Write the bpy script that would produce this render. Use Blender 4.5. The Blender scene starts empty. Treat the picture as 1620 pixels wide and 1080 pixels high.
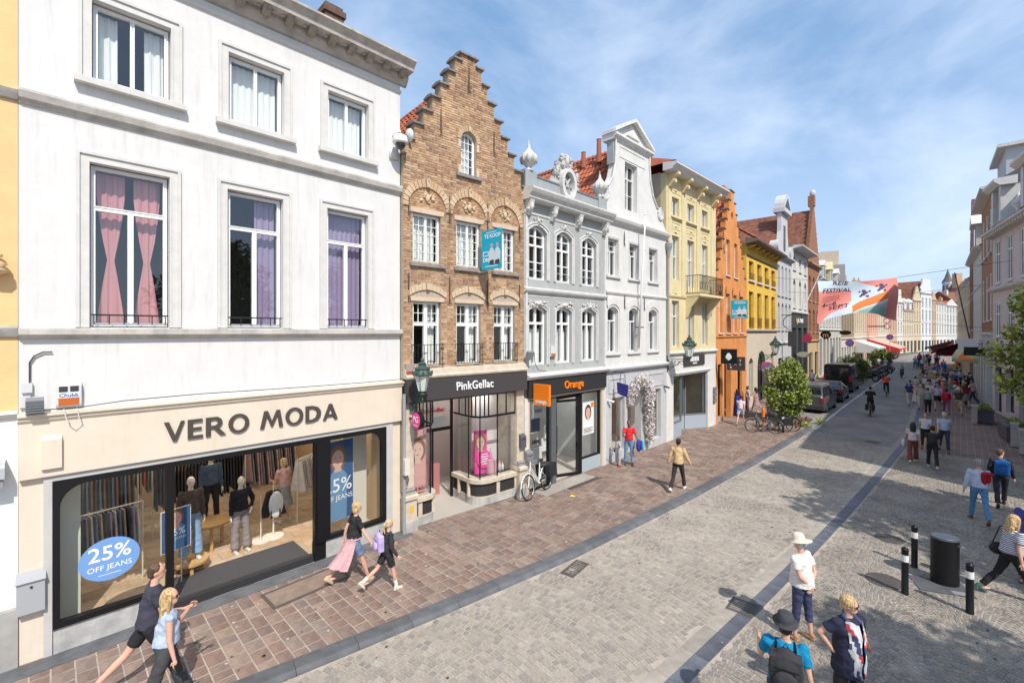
import bpy, math, random
import numpy as np
from math import sin, cos, pi, radians, sqrt, atan2, hypot
from mathutils import Vector, Matrix, Quaternion, geometry
rnd = random.Random(11)
SC = bpy.context.scene
COL = SC.collection
# ---------------------------------------------------------------- camera
cam_d = bpy.data.cameras.new('camera'); cam = bpy.data.objects.new('camera', cam_d); COL.objects.link(cam)
cam.location = (0, 0, 5.2)
cam.rotation_euler = (radians(90), 0, radians(44.6))
cam_d.lens = 16; cam_d.sensor_width = 36; cam_d.shift_y = -15/1620
cam_d.clip_start = .1; cam_d.clip_end = 3000
SC.camera = cam
# ---------------------------------------------------------------- daylight
SUN_EL = 48.5; SUN_DIR = Vector((.93, -.37, 0)).normalized()
world = bpy.data.worlds.new('World'); SC.world = world; world.use_nodes = True
wn = world.node_tree.nodes; wl = world.node_tree.links
for n in list(wn): wn.remove(n)
def wnode(t, **k):
    n = wn.new(t)
    for a, b in k.items(): setattr(n, a, b)
    return n
sky = wnode('ShaderNodeTexSky', sky_type='NISHITA', sun_disc=False)
sky.sun_elevation = radians(SUN_EL); sky.sun_rotation = atan2(SUN_DIR.x, SUN_DIR.y)
sky.air_density = 1.0; sky.dust_density = 1.6; sky.ozone_density = 1.4; sky.altitude = 10
bg = wnode('ShaderNodeBackground'); bg.inputs[1].default_value = .15
wo = wnode('ShaderNodeOutputWorld')
tc = wnode('ShaderNodeTexCoord')
mp = wnode('ShaderNodeMapping'); mp.inputs['Scale'].default_value = (1.0, 1.0, 1.9); mp.inputs['Rotation'].default_value = (.25, .35, .5)
nz1 = wnode('ShaderNodeTexNoise'); nz1.inputs['Scale'].default_value = 2.0; nz1.inputs['Detail'].default_value = 12; nz1.inputs['Roughness'].default_value = .60; nz1.inputs['Distortion'].default_value = .35
rmp = wnode('ShaderNodeMapRange'); rmp.inputs[1].default_value = .40; rmp.inputs[2].default_value = .82; rmp.inputs[3].default_value = .0; rmp.inputs[4].default_value = .78
mixc = wnode('ShaderNodeMixRGB'); mixc.inputs[2].default_value = (5.3, 5.9, 6.9, 1)
base = wnode('ShaderNodeMixRGB'); base.inputs[0].default_value = .58; base.inputs[2].default_value = (1.5, 2.75, 4.6, 1)
sep = wnode('ShaderNodeSeparateXYZ')
hz = wnode('ShaderNodeMapRange'); hz.inputs[1].default_value = .0; hz.inputs[2].default_value = .5; hz.inputs[3].default_value = .40; hz.inputs[4].default_value = 0
mxh = wnode('ShaderNodeMath', operation='MAXIMUM')
wl.new(tc.outputs['Generated'], mp.inputs[0]); wl.new(mp.outputs[0], nz1.inputs[0]); wl.new(nz1.outputs[0], rmp.inputs[0])
wl.new(tc.outputs['Generated'], sep.inputs[0]); wl.new(sep.outputs[2], hz.inputs[0])
wl.new(rmp.outputs[0], mxh.inputs[0]); wl.new(hz.outputs[0], mxh.inputs[1])
wl.new(mxh.outputs[0], mixc.inputs[0]); wl.new(sky.outputs[0], base.inputs[1]); wl.new(base.outputs[0], mixc.inputs[1]); wl.new(mixc.outputs[0], bg.inputs[0]); wl.new(bg.outputs[0], wo.inputs[0])
sun_d = bpy.data.lights.new('sun', 'SUN'); sun = bpy.data.objects.new('sun', sun_d); COL.objects.link(sun)
sun_d.energy = 3.8; sun_d.angle = radians(.53); sun_d.color = (1, .93, .84)
sdir = Vector((SUN_DIR.x*cos(radians(SUN_EL)), SUN_DIR.y*cos(radians(SUN_EL)), sin(radians(SUN_EL))))
sun.rotation_euler = sdir.to_track_quat('Z', 'Y').to_euler()
sun.location = (20, -10, 40)
vs = SC.view_settings; vs.view_transform = 'Standard'; vs.look = 'None'; vs.gamma = 1; vs.use_curve_mapping = False; vs.exposure = .36
SC.render.engine = 'CYCLES'
SC.cycles.max_bounces = 6; SC.cycles.transparent_max_bounces = 10; SC.cycles.diffuse_bounces = 3; SC.cycles.glossy_bounces = 3

# ---------------------------------------------------------------- materials
MATS = {}
def M(name, col, rough=.75, metal=0, isl=0, obj=0, nz=None, bump=0, bscale=40, spec=.4, streak=0, emit=0, spots=0):
    if name in MATS: return MATS[name]
    m = bpy.data.materials.new(name); m.use_nodes = True; MATS[name] = m
    nt = m.node_tree; N = nt.nodes; L = nt.links; b = N['Principled BSDF']
    b.inputs['Roughness'].default_value = rough; b.inputs['Metallic'].default_value = metal
    b.inputs['Specular IOR Level'].default_value = spec
    c4 = (*col, 1); b.inputs['Base Color'].default_value = c4
    m.diffuse_color = c4
    if emit: b.inputs['Emission Color'].default_value = c4; b.inputs['Emission Strength'].default_value = emit
    cur = None; t = None
    def tex():
        nonlocal t
        if t is None: t = N.new('ShaderNodeTexCoord')
        return t.outputs['Object']
    def mul(a, fac):  # multiply colour a by value socket
        mm = N.new('ShaderNodeMixRGB'); mm.blend_type = 'MULTIPLY'; mm.inputs[0].default_value = 1
        if a is None: mm.inputs[1].default_value = c4
        else: L.new(a, mm.inputs[1])
        L.new(fac, mm.inputs[2]); return mm.outputs[0]
    if nz:
        n = N.new('ShaderNodeTexNoise'); n.inputs['Scale'].default_value = nz[0]; n.inputs['Detail'].default_value = 6; n.inputs['Roughness'].default_value = .62
        L.new(tex(), n.inputs[0])
        mr = N.new('ShaderNodeMapRange'); mr.inputs[1].default_value = .38; mr.inputs[2].default_value = .66
        L.new(n.outputs[0], mr.inputs[0])
        mx = N.new('ShaderNodeMixRGB'); mx.inputs[1].default_value = c4
        c2 = nz[2] if len(nz) > 2 else tuple(x*(1-nz[1]) for x in col)
        mx.inputs[2].default_value = (*c2, 1); L.new(mr.outputs[0], mx.inputs[0]); cur = mx.outputs[0]
    if streak:
        mp_ = N.new('ShaderNodeMapping'); mp_.inputs['Scale'].default_value = (5, 5, .5); L.new(tex(), mp_.inputs[0])
        n = N.new('ShaderNodeTexNoise'); n.inputs['Scale'].default_value = 1.3; n.inputs['Detail'].default_value = 8; n.inputs['Roughness'].default_value = .7; L.new(mp_.outputs[0], n.inputs[0])
        mr = N.new('ShaderNodeMapRange'); mr.inputs[1].default_value = .52; mr.inputs[2].default_value = .8; mr.inputs[3].default_value = 1; mr.inputs[4].default_value = 1-streak
        L.new(n.outputs[0], mr.inputs[0]); cur = mul(cur, mr.outputs[0])
    if spots:   # chipped and stained patches of their own shape
        n = N.new('ShaderNodeTexNoise'); n.inputs['Scale'].default_value = 2.6; n.inputs['Detail'].default_value = 12; n.inputs['Roughness'].default_value = .78; L.new(tex(), n.inputs[0])
        mr = N.new('ShaderNodeMapRange'); mr.inputs[1].default_value = .64; mr.inputs[2].default_value = .72; mr.inputs[3].default_value = 1; mr.inputs[4].default_value = 1-spots
        L.new(n.outputs[0], mr.inputs[0]); cur = mul(cur, mr.outputs[0])
    for amt, node, sock in ((isl, 'ShaderNodeNewGeometry', 'Random Per Island'), (obj, 'ShaderNodeObjectInfo', 'Random')):
        if amt:
            g = N.new(node); mr = N.new('ShaderNodeMapRange'); mr.inputs[3].default_value = 1-amt; mr.inputs[4].default_value = 1+amt
            L.new(g.outputs[sock], mr.inputs[0]); cur = mul(cur, mr.outputs[0])
    if cur is not None: L.new(cur, b.inputs['Base Color'])
    if bump:
        n = N.new('ShaderNodeTexNoise'); n.inputs['Scale'].default_value = bscale; n.inputs['Detail'].default_value = 5; L.new(tex(), n.inputs[0])
        bp = N.new('ShaderNodeBump'); bp.inputs['Strength'].default_value = bump; bp.inputs['Distance'].default_value = .02
        L.new(n.outputs[0], bp.inputs['Height']); L.new(bp.outputs[0], b.inputs['Normal'])
    return m
def ramp_mat(name, cols, rough=.85, src='isl', nz=None, bump=.3, bscale=60, spec=.3):
    """pieces take one of several colours, by island or by object"""
    m = M(name, cols[0], rough, bump=bump, bscale=bscale, spec=spec); N = m.node_tree.nodes; L = m.node_tree.links
    g = N.new('ShaderNodeNewGeometry' if src == 'isl' else 'ShaderNodeObjectInfo')
    r = N.new('ShaderNodeValToRGB'); r.color_ramp.interpolation = 'LINEAR'
    e = r.color_ramp.elements
    for i, c in enumerate(cols):
        p = i/(len(cols)-1)
        if i < 2: el = e[i]; el.position = p
        else: el = e.new(p)
        el.color = (*c, 1)
    L.new(g.outputs['Random Per Island' if src == 'isl' else 'Random'], r.inputs[0])
    out = r.outputs[0]
    if nz:
        t = N.new('ShaderNodeTexCoord'); n = N.new('ShaderNodeTexNoise'); n.inputs['Scale'].default_value = nz[0]; n.inputs['Detail'].default_value = 8; n.inputs['Roughness'].default_value = .7
        if src == 'isl': L.new(t.outputs['Object'], n.inputs[0])
        else: L.new(g.outputs['Location'], n.inputs[0]) if nz[0] < 3 else L.new(t.outputs['Object'], n.inputs[0])
        mr = N.new('ShaderNodeMapRange'); mr.inputs[1].default_value = .35; mr.inputs[2].default_value = .68; mr.inputs[3].default_value = 1-nz[1]; mr.inputs[4].default_value = 1+nz[1]*.5
        L.new(n.outputs[0], mr.inputs[0])
        mm = N.new('ShaderNodeMixRGB'); mm.blend_type = 'MULTIPLY'; mm.inputs[0].default_value = 1
        L.new(out, mm.inputs[1]); L.new(mr.outputs[0], mm.inputs[2]); out = mm.outputs[0]
    L.new(out, N['Principled BSDF'].inputs['Base Color'])
    return m
def glass_mat(name, tint=(.8, .86, .88), refl=.10, tcol=1.0):
    m = bpy.data.materials.new(name); m.use_nodes = True; MATS[name] = m; m.diffuse_color = (.5, .6, .65, 1)
    N = m.node_tree.nodes; L = m.node_tree.links
    for n in list(N): N.remove(n)
    o = N.new('ShaderNodeOutputMaterial'); mx = N.new('ShaderNodeMixShader'); tr = N.new('ShaderNodeBsdfTransparent'); gl = N.new('ShaderNodeBsdfGlossy')
    tr.inputs[0].default_value = (*[x*tcol for x in tint], 1); gl.inputs['Roughness'].default_value = .015; gl.inputs[0].default_value = (.9, .95, 1, 1)
    fr = N.new('ShaderNodeLayerWeight'); fr.inputs[0].default_value = .5
    pw = N.new('ShaderNodeMath'); pw.operation = 'POWER'; pw.inputs[1].default_value = 4.5; L.new(fr.outputs['Facing'], pw.inputs[0])
    ad = N.new('ShaderNodeMath'); ad.operation = 'MULTIPLY_ADD'; ad.inputs[1].default_value = .95; ad.inputs[2].default_value = refl+.045; ad.use_clamp = True
    L.new(pw.outputs[0], ad.inputs[0]); L.new(ad.outputs[0], mx.inputs[0]); L.new(tr.outputs[0], mx.inputs[1]); L.new(gl.outputs[0], mx.inputs[2]); L.new(mx.outputs[0], o.inputs[0])
    return m
GLASS = glass_mat('window_glass', tint=(.93, .96, .97), refl=.07, tcol=.97)
SHOPGLASS = glass_mat('shop_glass', tint=(.95, .97, .97), refl=.02, tcol=1)
DARKGLASS = M('dark_glass', (.035, .042, .05), .06, spec=.9, obj=.5)
WHITE = M('white_render', (.68, .675, .66), .85, nz=(1.6, .06), streak=.22, spots=.22, bump=.25, bscale=7)
TRIM = M('pale_trim', (.63, .62, .595), .8, nz=(5, .1), bump=.15)
STONE = M('grey_stone', (.47, .45, .42), .85, nz=(6, .3), bump=.3)
WFRAME = M('white_window_paint', (.84, .84, .82), .45)
CREAM = M('cream_shopfront', (.70, .615, .50), .7, nz=(2, .07), streak=.12, spots=.10)
BLACK = M('black_metal', (.012, .012, .014), .35, metal=.3)
DGREY = M('dark_grey_metal', (.05, .05, .055), .45)
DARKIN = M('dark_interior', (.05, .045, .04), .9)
BLUESTONE = M('bluestone', (.125, .13, .14), .7, nz=(3, .35), bump=.3, obj=.15)
PLINTH = M('plinth_stone', (.48, .475, .455), .8, nz=(3, .3), streak=.3, spots=.3, bump=.2)
ROOFDARK = M('roof_slate', (.12, .12, .13), .7, nz=(8, .3), bump=.3)
ZINC = M('zinc', (.33, .34, .35), .45, metal=.5, nz=(4, .25))
BRASS = M('wood', (.42, .23, .09), .6, nz=(9, .3))
BRICK = ramp_mat('tan_brick', [(.43, .245, .13), (.53, .34, .195), (.33, .175, .10), (.60, .43, .27), (.47, .285, .165), (.27, .16, .11)], .88, nz=(1.1, .28), bump=.5, bscale=30)
MORTAR = M('mortar', (.46, .39, .31), .95, nz=(12, .25), bump=.3)
YSTONE = M('yellow_arch_stone', (.60, .46, .31), .85, isl=.16, nz=(8, .15), bump=.3)
PINKST = M('pink_sandstone', (.62, .49, .37), .85, nz=(6, .15))
RTILE = ramp_mat('red_roof_tile', [(.42, .11, .05), (.52, .17, .08), (.33, .085, .045), (.46, .14, .065), (.24, .075, .045)], .75, nz=(1.5, .35), bump=.2)
PLAINTILE = M('plain_roof_tile', (.25, .10, .06), .85, nz=(2.5, .5), bump=.4, bscale=25)
IRON = M('wrought_iron', (.02, .02, .022), .5)
RUST = M('iron_anchor', (.09, .06, .05), .7)

# ---------------------------------------------------------------- mesh builder
def link(o, parent=None):
    COL.objects.link(o)
    if parent is not None: o.parent = parent
    return o
class MB:
    def __init__(s): s.v = []; s.f = []; s.mi = []; s.m = 0
    def add(s, vs, fs):
        n = len(s.v); s.v.extend(tuple(p) for p in vs)
        for f in fs: s.f.append(tuple(i+n for i in f)); s.mi.append(s.m)
        return s
    def box(s, x0, y0, z0, x1, y1, z1):
        if x0 > x1: x0, x1 = x1, x0
        if y0 > y1: y0, y1 = y1, y0
        if z0 > z1: z0, z1 = z1, z0
        return s.add([(x0,y0,z0),(x1,y0,z0),(x1,y1,z0),(x0,y1,z0),(x0,y0,z1),(x1,y0,z1),(x1,y1,z1),(x0,y1,z1)],
                     [(0,3,2,1),(4,5,6,7),(0,1,5,4),(1,2,6,5),(2,3,7,6),(3,0,4,7)])
    def cbox(s, x0, y0, z0, x1, y1, z1, c=.01):
        """box with its front (lower y) and top edges chamfered"""
        return s.xprof(x0, x1, [(y1, z0), (y0, z0), (y0, z1-c), (y0+c, z1), (y1, z1)])
    def obox(s, c, sz, rot=None):
        h = [x/2 for x in sz]; P = []
        for k in (-1, 1):
            for (i, j) in ((-1,-1),(1,-1),(1,1),(-1,1)):
                p = Vector((i*h[0], j*h[1], k*h[2]))
                if rot is not None: p = rot @ p
                P.append((p[0]+c[0], p[1]+c[1], p[2]+c[2]))
        return s.add(P, [(0,3,2,1),(4,5,6,7),(0,1,5,4),(1,2,6,5),(2,3,7,6),(3,0,4,7)])
    def xprof(s, x0, x1, prof, cap=True):
        """profile of (y, z) run along x"""
        n = len(prof); P = [(x0, y, z) for y, z in prof]+[(x1, y, z) for y, z in prof]
        F = [(i, (i+1) % n, (i+1) % n+n, i+n) for i in range(n)]
        if cap: F += [tuple(range(n))[::-1], tuple(range(n, 2*n))]
        return s.add(P, F)
    def yprof(s, y0, y1, prof):
        """outline of (x, z) run along y"""
        n = len(prof); P = [(x, y0, z) for x, z in prof]+[(x, y1, z) for x, z in prof]
        F = [(i, (i+1) % n, (i+1) % n+n, i+n) for i in range(n)]+[tuple(range(n))[::-1], tuple(range(n, 2*n))]
        return s.add(P, F)
    def zprof(s, z0, z1, prof):
        n = len(prof); P = [(x, y, z0) for x, y in prof]+[(x, y, z1) for x, y in prof]
        F = [(i, (i+1) % n, (i+1) % n+n, i+n) for i in range(n)]+[tuple(range(n))[::-1], tuple(range(n, 2*n))]
        return s.add(P, F)
    def plate(s, outline, holes, y0, y1):
        """wall sheet in x-z with holes, from y0 to y1"""
        loops = [outline]+list(holes)
        tris = geometry.tessellate_polygon([[Vector((x, z, 0)) for x, z in l] for l in loops])
        pts = [p for l in loops for p in l]; n = len(pts); F = []
        for t in tris: F.append(tuple(t)); F.append(tuple(i+n for i in reversed(t)))
        k = 0
        for l in loops:
            m = len(l)
            for i in range(m): F.append((k+i, k+(i+1) % m, k+(i+1) % m+n, k+i+n))
            k += m
        return s.add([(x, y0, z) for x, z in pts]+[(x, y1, z) for x, z in pts], F)
    def tube(s, pts, r, n=6, cap=True):
        pts = [Vector(p) for p in pts]; m = len(pts)
        rs = r if isinstance(r, (list, tuple)) else [r]*m
        P = []; ref = None
        for i, p in enumerate(pts):
            d = (pts[min(i+1, m-1)]-pts[max(i-1, 0)])
            if d.length < 1e-9: d = Vector((0, 0, 1))
            d.normalize()
            if ref is None: ref = Vector((0, 0, 1)) if abs(d.z) < .9 else Vector((1, 0, 0))
            u = d.cross(ref)
            if u.length < 1e-5: u = d.cross(Vector((1, .3, 0)))
            u.normalize(); w = d.cross(u); ref = -w if False else ref
            for k in range(n):
                a = 2*pi*k/n; q = p+(u*cos(a)+w*sin(a))*rs[i]; P.append(q)
        F = [(i*n+k, i*n+(k+1) % n, (i+1)*n+(k+1) % n, (i+1)*n+k) for i in range(m-1) for k in range(n)]
        if cap: F += [tuple(range(n))[::-1], tuple(range((m-1)*n, m*n))]
        return s.add(P, F)
    def lathe(s, prof, c=(0, 0, 0), n=12, sx=1, sy=1):
        m = len(prof); P = [(c[0]+r*cos(2*pi*k/n)*sx, c[1]+r*sin(2*pi*k/n)*sy, c[2]+z) for r, z in prof for k in range(n)]
        F = [(i*n+k, i*n+(k+1) % n, (i+1)*n+(k+1) % n, (i+1)*n+k) for i in range(m-1) for k in range(n)]
        F += [tuple(range(n))[::-1], tuple(range((m-1)*n, m*n))]
        return s.add(P, F)
    def disc_y(s, c, r, y0, y1, n=24, rz=None):
        rz = rz or r
        return s.yprof(y0, y1, [(c[0]+r*cos(2*pi*k/n), c[1]+rz*sin(2*pi*k/n)) for k in range(n)])
    def ell(s, c, rad, n=10, m=7, rot=None):
        P = []; 
        for i in range(1, m):
            t = pi*i/m
            for k in range(n):
                a = 2*pi*k/n; p = Vector((rad[0]*sin(t)*cos(a), rad[1]*sin(t)*sin(a), rad[2]*cos(t)))
                if rot is not None: p = rot @ p
                P.append((c[0]+p.x, c[1]+p.y, c[2]+p.z))
        for z in (1, -1):
            p = Vector((0, 0, rad[2]*z)); p = rot @ p if rot is not None else p
            P.append((c[0]+p.x, c[1]+p.y, c[2]+p.z))
        F = [(i*n+k, (i+1)*n+k, (i+1)*n+(k+1) % n, i*n+(k+1) % n) for i in range(m-2) for k in range(n)]
        a, b = (m-1)*n, (m-1)*n+1
        F += [(a, k, (k+1) % n) for k in range(n)]+[(b, (m-2)*n+(k+1) % n, (m-2)*n+k) for k in range(n)]
        return s.add(P, F)
    def mesh(s, name, mats):
        me = bpy.data.meshes.new(name); me.from_pydata(s.v, [], s.f)
        for m in (mats if isinstance(mats, (list, tuple)) else [mats]): me.materials.append(m)
        if any(s.mi): me.polygons.foreach_set('material_index', s.mi)
        return me
    def build(s, name, mats, parent=None, smooth=False, loc=None, rot=None, kind=None, label=None, angle=None):
        me = s.mesh(name, mats)
        if smooth: me.shade_smooth()
        if angle:
            me.shade_smooth(); me.set_sharp_from_angle(angle=radians(angle))
        o = bpy.data.objects.new(name, me); link(o, parent)
        if loc is not None: o.location = loc
        if rot is not None: o.rotation_euler = rot
        if kind: o['kind'] = kind
        if label: o['label'] = label
        return o
def thing(name, label, cat, loc=(0, 0, 0), rz=0, group=None):
    o = bpy.data.objects.new(name, None); COL.objects.link(o); o.empty_display_size = .2
    o.location = loc; o.rotation_euler = (0, 0, rz); o['label'] = label; o['category'] = cat
    if group: o['group'] = group
    return o
def tag(o, label, cat, group=None):
    o['label'] = label; o['category'] = cat
    if group: o['group'] = group
    return o
def inst(name, me, parent, loc=(0, 0, 0), rot=(0, 0, 0), scale=(1, 1, 1)):
    o = bpy.data.objects.new(name, me); COL.objects.link(o); o.parent = parent; o.location = loc; o.rotation_euler = rot; o.scale = scale
    return o
def copytree(o, parent=None, loc=None, rz=None, label=None, swap=None):
    c = o.copy(); COL.objects.link(c); c.parent = parent
    if loc is not None: c.location = loc
    if rz is not None: c.rotation_euler = (0, 0, rz)
    if label: c['label'] = label
    if swap and c.type == 'MESH':
        for sl in c.material_slots:
            if sl.material and sl.material.name in swap:
                mm = swap[sl.material.name]; sl.link = 'OBJECT'; sl.material = mm
    for ch in list(o.children): copytree(ch, c, swap=swap)
    return c
FONTCACHE = {}
def text(txt, size, depth, mat_, parent, x, z, y, name='lettering', bold=0, sx=1, align='LEFT', rot=None, shear=0, spacing=1, kind=None):
    """lettering standing in the x-z plane, front at y-depth"""
    key = (txt, size, depth, bold, align, shear, spacing)
    if key not in FONTCACHE:
        c = bpy.data.curves.new('t', 'FONT'); c.body = txt; c.size = size; c.extrude = depth/2; c.offset = bold; c.align_x = align; c.shear = shear; c.space_character = spacing
        c.resolution_u = 3
        o = bpy.data.objects.new('t', c); COL.objects.link(o)
        dg = bpy.context.evaluated_depsgraph_get(); me = bpy.data.meshes.new_from_object(o.evaluated_get(dg)); bpy.data.objects.remove(o)
        FONTCACHE[key] = me
    me = FONTCACHE[key].copy(); me.name = name
    me.materials.clear(); me.materials.append(mat_)
    o = bpy.data.objects.new(name, me); link(o, parent)
    o.location = (x, y, z); o.rotation_euler = rot if rot else (radians(90), 0, 0); o.scale = (sx, 1, 1)
    return o
def arc_pts(xc, zc, rx, rz, a0, a1, n):
    return [(xc+rx*cos(a0+(a1-a0)*i/n), zc+rz*sin(a0+(a1-a0)*i/n)) for i in range(n+1)]
def rect(x0, x1, z0, z1, rise=0, n=8):
    """opening outline; rise = height of the curved head"""
    if rise <= 0: return [(x0, z0), (x1, z0), (x1, z1), (x0, z1)]
    xc = (x0+x1)/2; w = (x1-x0)/2; pts = [(x0, z0), (x1, z0)]
    for i in range(n+1):
        a = pi*i/n; x = xc+w*cos(a); 
        if rise < w*.95: z = z1-rise+rise*(1-((x-xc)/w)**2)
        else: z = z1-rise+rise*sin(a)
        pts.append((x, z))
    return pts
def building(name, label, A, B, cat='building', group=None):
    o = thing(name, label, cat, (A[0], A[1], 0), atan2(B[1]-A[1], B[0]-A[0]), group)
    o['_L'] = hypot(B[0]-A[0], B[1]-A[1]); 
    L = o['_L']; del o['_L']
    return o, L
WCACHE = {}
def window(b, x0, x1, z0, z1, y=.14, rise=0, trans=(), cols=2, topcols=None, fw=.06, bars=None, topbars=None, fmat=None, gmat=None, curtain=None, sill=None, sillmat=None, mw=.06, barw=.02, topfmat=None, casing=.03, ind=True):
    """a window: frame with its lights as holes, one pane per light; window > pane, sill, curtain"""
    fmat = fmat or WFRAME; gmat = gmat or GLASS
    w = x1-x0; h = z1-z0
    key = (round(w, 2), round(h, 2), rise, tuple(trans), cols, topcols, fw, bars, topbars, fmat.name, gmat.name, mw)
    W = WCACHE.get(key)
    if not W:
        f = MB(); holes = []; lights = []
        zs = [0]+[t for t in trans]+[h]
        for r in range(len(zs)-1):
            lo = zs[r]+(fw if r == 0 else mw/2); hi = zs[r+1]-(fw if r == len(zs)-2 else mw/2)
            nc = topcols if (topcols and r == len(zs)-2) else cols
            cw = (w-2*fw-(nc-1)*mw)/nc
            top = (r == len(zs)-2)
            for c in range(nc):
                a = fw+c*(cw+mw); e = a+cw
                if top and rise:
                    pts = [(a, lo), (e, lo)]; n = 5
                    for i in range(n+1):
                        x = e+(a-e)*i/n
                        if rise < w*.45: zz = h-rise+rise*(1-((x-w/2)/(w/2))**2)-fw
                        else: q = max(0, 1-((x-w/2)/(w/2-fw*.6))**2); zz = h-rise+(rise-fw)*sqrt(q)
                        pts.append((x, max(zz, lo+.01)))
                else: pts = [(a, lo), (e, lo), (e, hi), (a, hi)]
                holes.append(pts)
                br = (topbars if (top and topbars) else bars)
                lights.append((pts, a, e, lo, hi if not (top and rise) else h-fw, br))
        f.plate(rect(0, w, 0, h, rise), holes, 0, .07)
        if casing:   # raised sash edge round every light
            for pts, a, e, lo, hi, br in lights:
                if len(pts) == 4:
                    for q in ((a-.018, a, lo, hi), (e, e+.018, lo, hi), (a-.018, e+.018, lo-.018, lo), (a-.018, e+.018, hi, hi+.018)):
                        f.box(q[0], -.014, q[2], q[1], 0.001, q[3])
        for pts, a, e, lo, hi, br in lights:
            if br:
                for i in range(1, br[0]): x = a+(e-a)*i/br[0]; f.box(x-barw/2, .015, lo, x+barw/2, .05, min(hi, max(p[1] for p in pts)))
                for i in range(1, br[1]): z = lo+(hi-lo)*i/br[1]; f.box(a, .017, z-barw/2, e, .048, z+barw/2)
        fm = f.mesh('window', fmat)
        pms = []
        for pts, *_ in lights:
            g = MB(); n = len(pts)
            g.add([(x, .035, z) for x, z in pts], [tuple(range(n))])
            pms.append(g.mesh('pane', gmat))
        W = WCACHE[key] = (fm, pms)
    wo = inst('window', W[0], b, (x0, y, z0))
    for pm in W[1]: inst('pane', pm, wo)
    if curtain:
        cmat, kind = curtain; cb = MB()
        def drape(xa, xb, zb, zt, yy=.2, gather=None, seed=0):
            n = 40; rows = 7; P = []
            for j in range(rows+1):
                t = j/rows; z = zb+(zt-zb)*t
                for i in range(n+1):
                    u = i/n
                    if gather:
                        k = min(1, abs(t-.42)/.42) if t < .42 else min(1, (t-.42)/.4)
                        k = .22+.78*k**.8; xc = (xa+xb)/2; x = xc+(u-.5)*(xb-xa)*k
                    else: x = xa+(xb-xa)*u
                    P.append((x, yy+.015*sin(x*52+seed)+.005*sin(x*131+t*2), z))
            cb.add(P, [(j*(n+1)+i, j*(n+1)+i+1, (j+1)*(n+1)+i+1, (j+1)*(n+1)+i) for j in range(rows) for i in range(n)])
        if kind == 'full': drape(.05, w-.05, .04, h-.05)
        elif kind == 'tied':
            drape(w*.08, w*.44, .04, h-.06, gather=1); drape(w*.56, w*.92, .04, h-.06, gather=1, seed=2)
        elif kind == 'sides': drape(.05, w*.32, .04, h-.05); drape(w*.68, w-.05, .04, h-.05, seed=1)
        elif kind == 'right': drape(w*.55, w-.05, .04, h-.05)
        elif kind == 'half': drape(.05, w-.05, .04, h*.62)
        elif kind == 'blind':
            cb.box(.05, .2, h*.35, w-.05, .205, h-.05)
        cb.build('curtain', cmat, wo, smooth=True)
    if sill:
        ov, pr, th = sill; sb = MB(); sb.xprof(-ov, w+ov, [(.05, -th), (-y-pr, -th), (-y-pr, -.02), (.05, .0)])
        sb.build('sill', sillmat or TRIM, wo)
    return wo
def surround(b, x0, x1, z0, z1, w=.16, mats=None, rise=0, name='window_surround', proj=.05, bottom=False, w2=.05):
    """moulded band round an opening"""
    m = MB()
    def ring(o, i, y0, y1):
        out = rect(x0-o, x1+o, z0-(o if bottom else 0), z1+o, rise*(1+.3*o/max(.01, rise)) if rise else 0, 12)
        inn = rect(x0-i, x1+i, z0-(i if bottom else 0), z1+i, rise if rise else 0, 12)
        n = len(out); P = [(x, y0, z) for x, z in out]+[(x, y0, z) for x, z in inn]+[(x, y1, z) for x, z in out]+[(x, y1, z) for x, z in inn]; F = []
        for k in range(n):
            if not bottom and k == 0: continue
            j = (k+1) % n
            F += [(k, j, j+n, k+n), (k, j, j+2*n, k+2*n), (k+n, j+n, j+3*n, k+3*n)]
        m.add(P, F)
    ring(w, w-w2, -proj, 0); ring(w-w2, .02, -proj*.45, 0); ring(.03, 0, -proj*.7, 0)
    return m.build(name, mats or TRIM, b)
def wall(b, outline, holes, mat_, t=.3, y0=0, name='wall'):
    return MB().plate(outline, holes, y0, y0+t).build(name, mat_, b)
def shell(b, L, H, depth=8, floors=(), mat_=None, roof=None, roofmat=None, x0=0, back=3.2, inmat=None):
    """side and back walls, floors and a back partition behind the front wall"""
    m = MB(); m.box(x0, .31, 0, x0+.25, depth, H-.02); m.box(L-.25, .31, 0, L, depth, H-.02); m.box(x0, depth, 0, L, depth+.25, H-.02)
    m.build('side_wall', mat_ or TRIM, b)
    i = MB(); i.box(x0+.26, back, .02, L-.26, back+.1, H-.1)
    for z in floors: i.box(x0+.26, .31, z-.12, L-.26, back, z)
    i.box(x0+.26, .31, H-.2, L-.26, depth-.02, H-.1)
    i.build('interior_wall', inmat or M('room_wall', (.26, .24, .22), .9), b)
def cornice(b, x0, x1, z, prof, mat_, name='cornice'):
    """prof: list of (projection, height above z) from wall out and back"""
    return MB().xprof(x0, x1, [(-p, z+h) for p, h in prof]).build(name, mat_, b)
def intervals(z, loops):
    xs = []
    for l in loops:
        n = len(l)
        for i in range(n):
            (xa, za), (xb, zb) = l[i], l[(i+1) % n]
            if (za <= z < zb) or (zb <= z < za): xs.append(xa+(xb-xa)*(z-za)/(zb-za))
    xs.sort(); return [(xs[i], xs[i+1]) for i in range(0, len(xs)-1, 2)]
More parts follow.
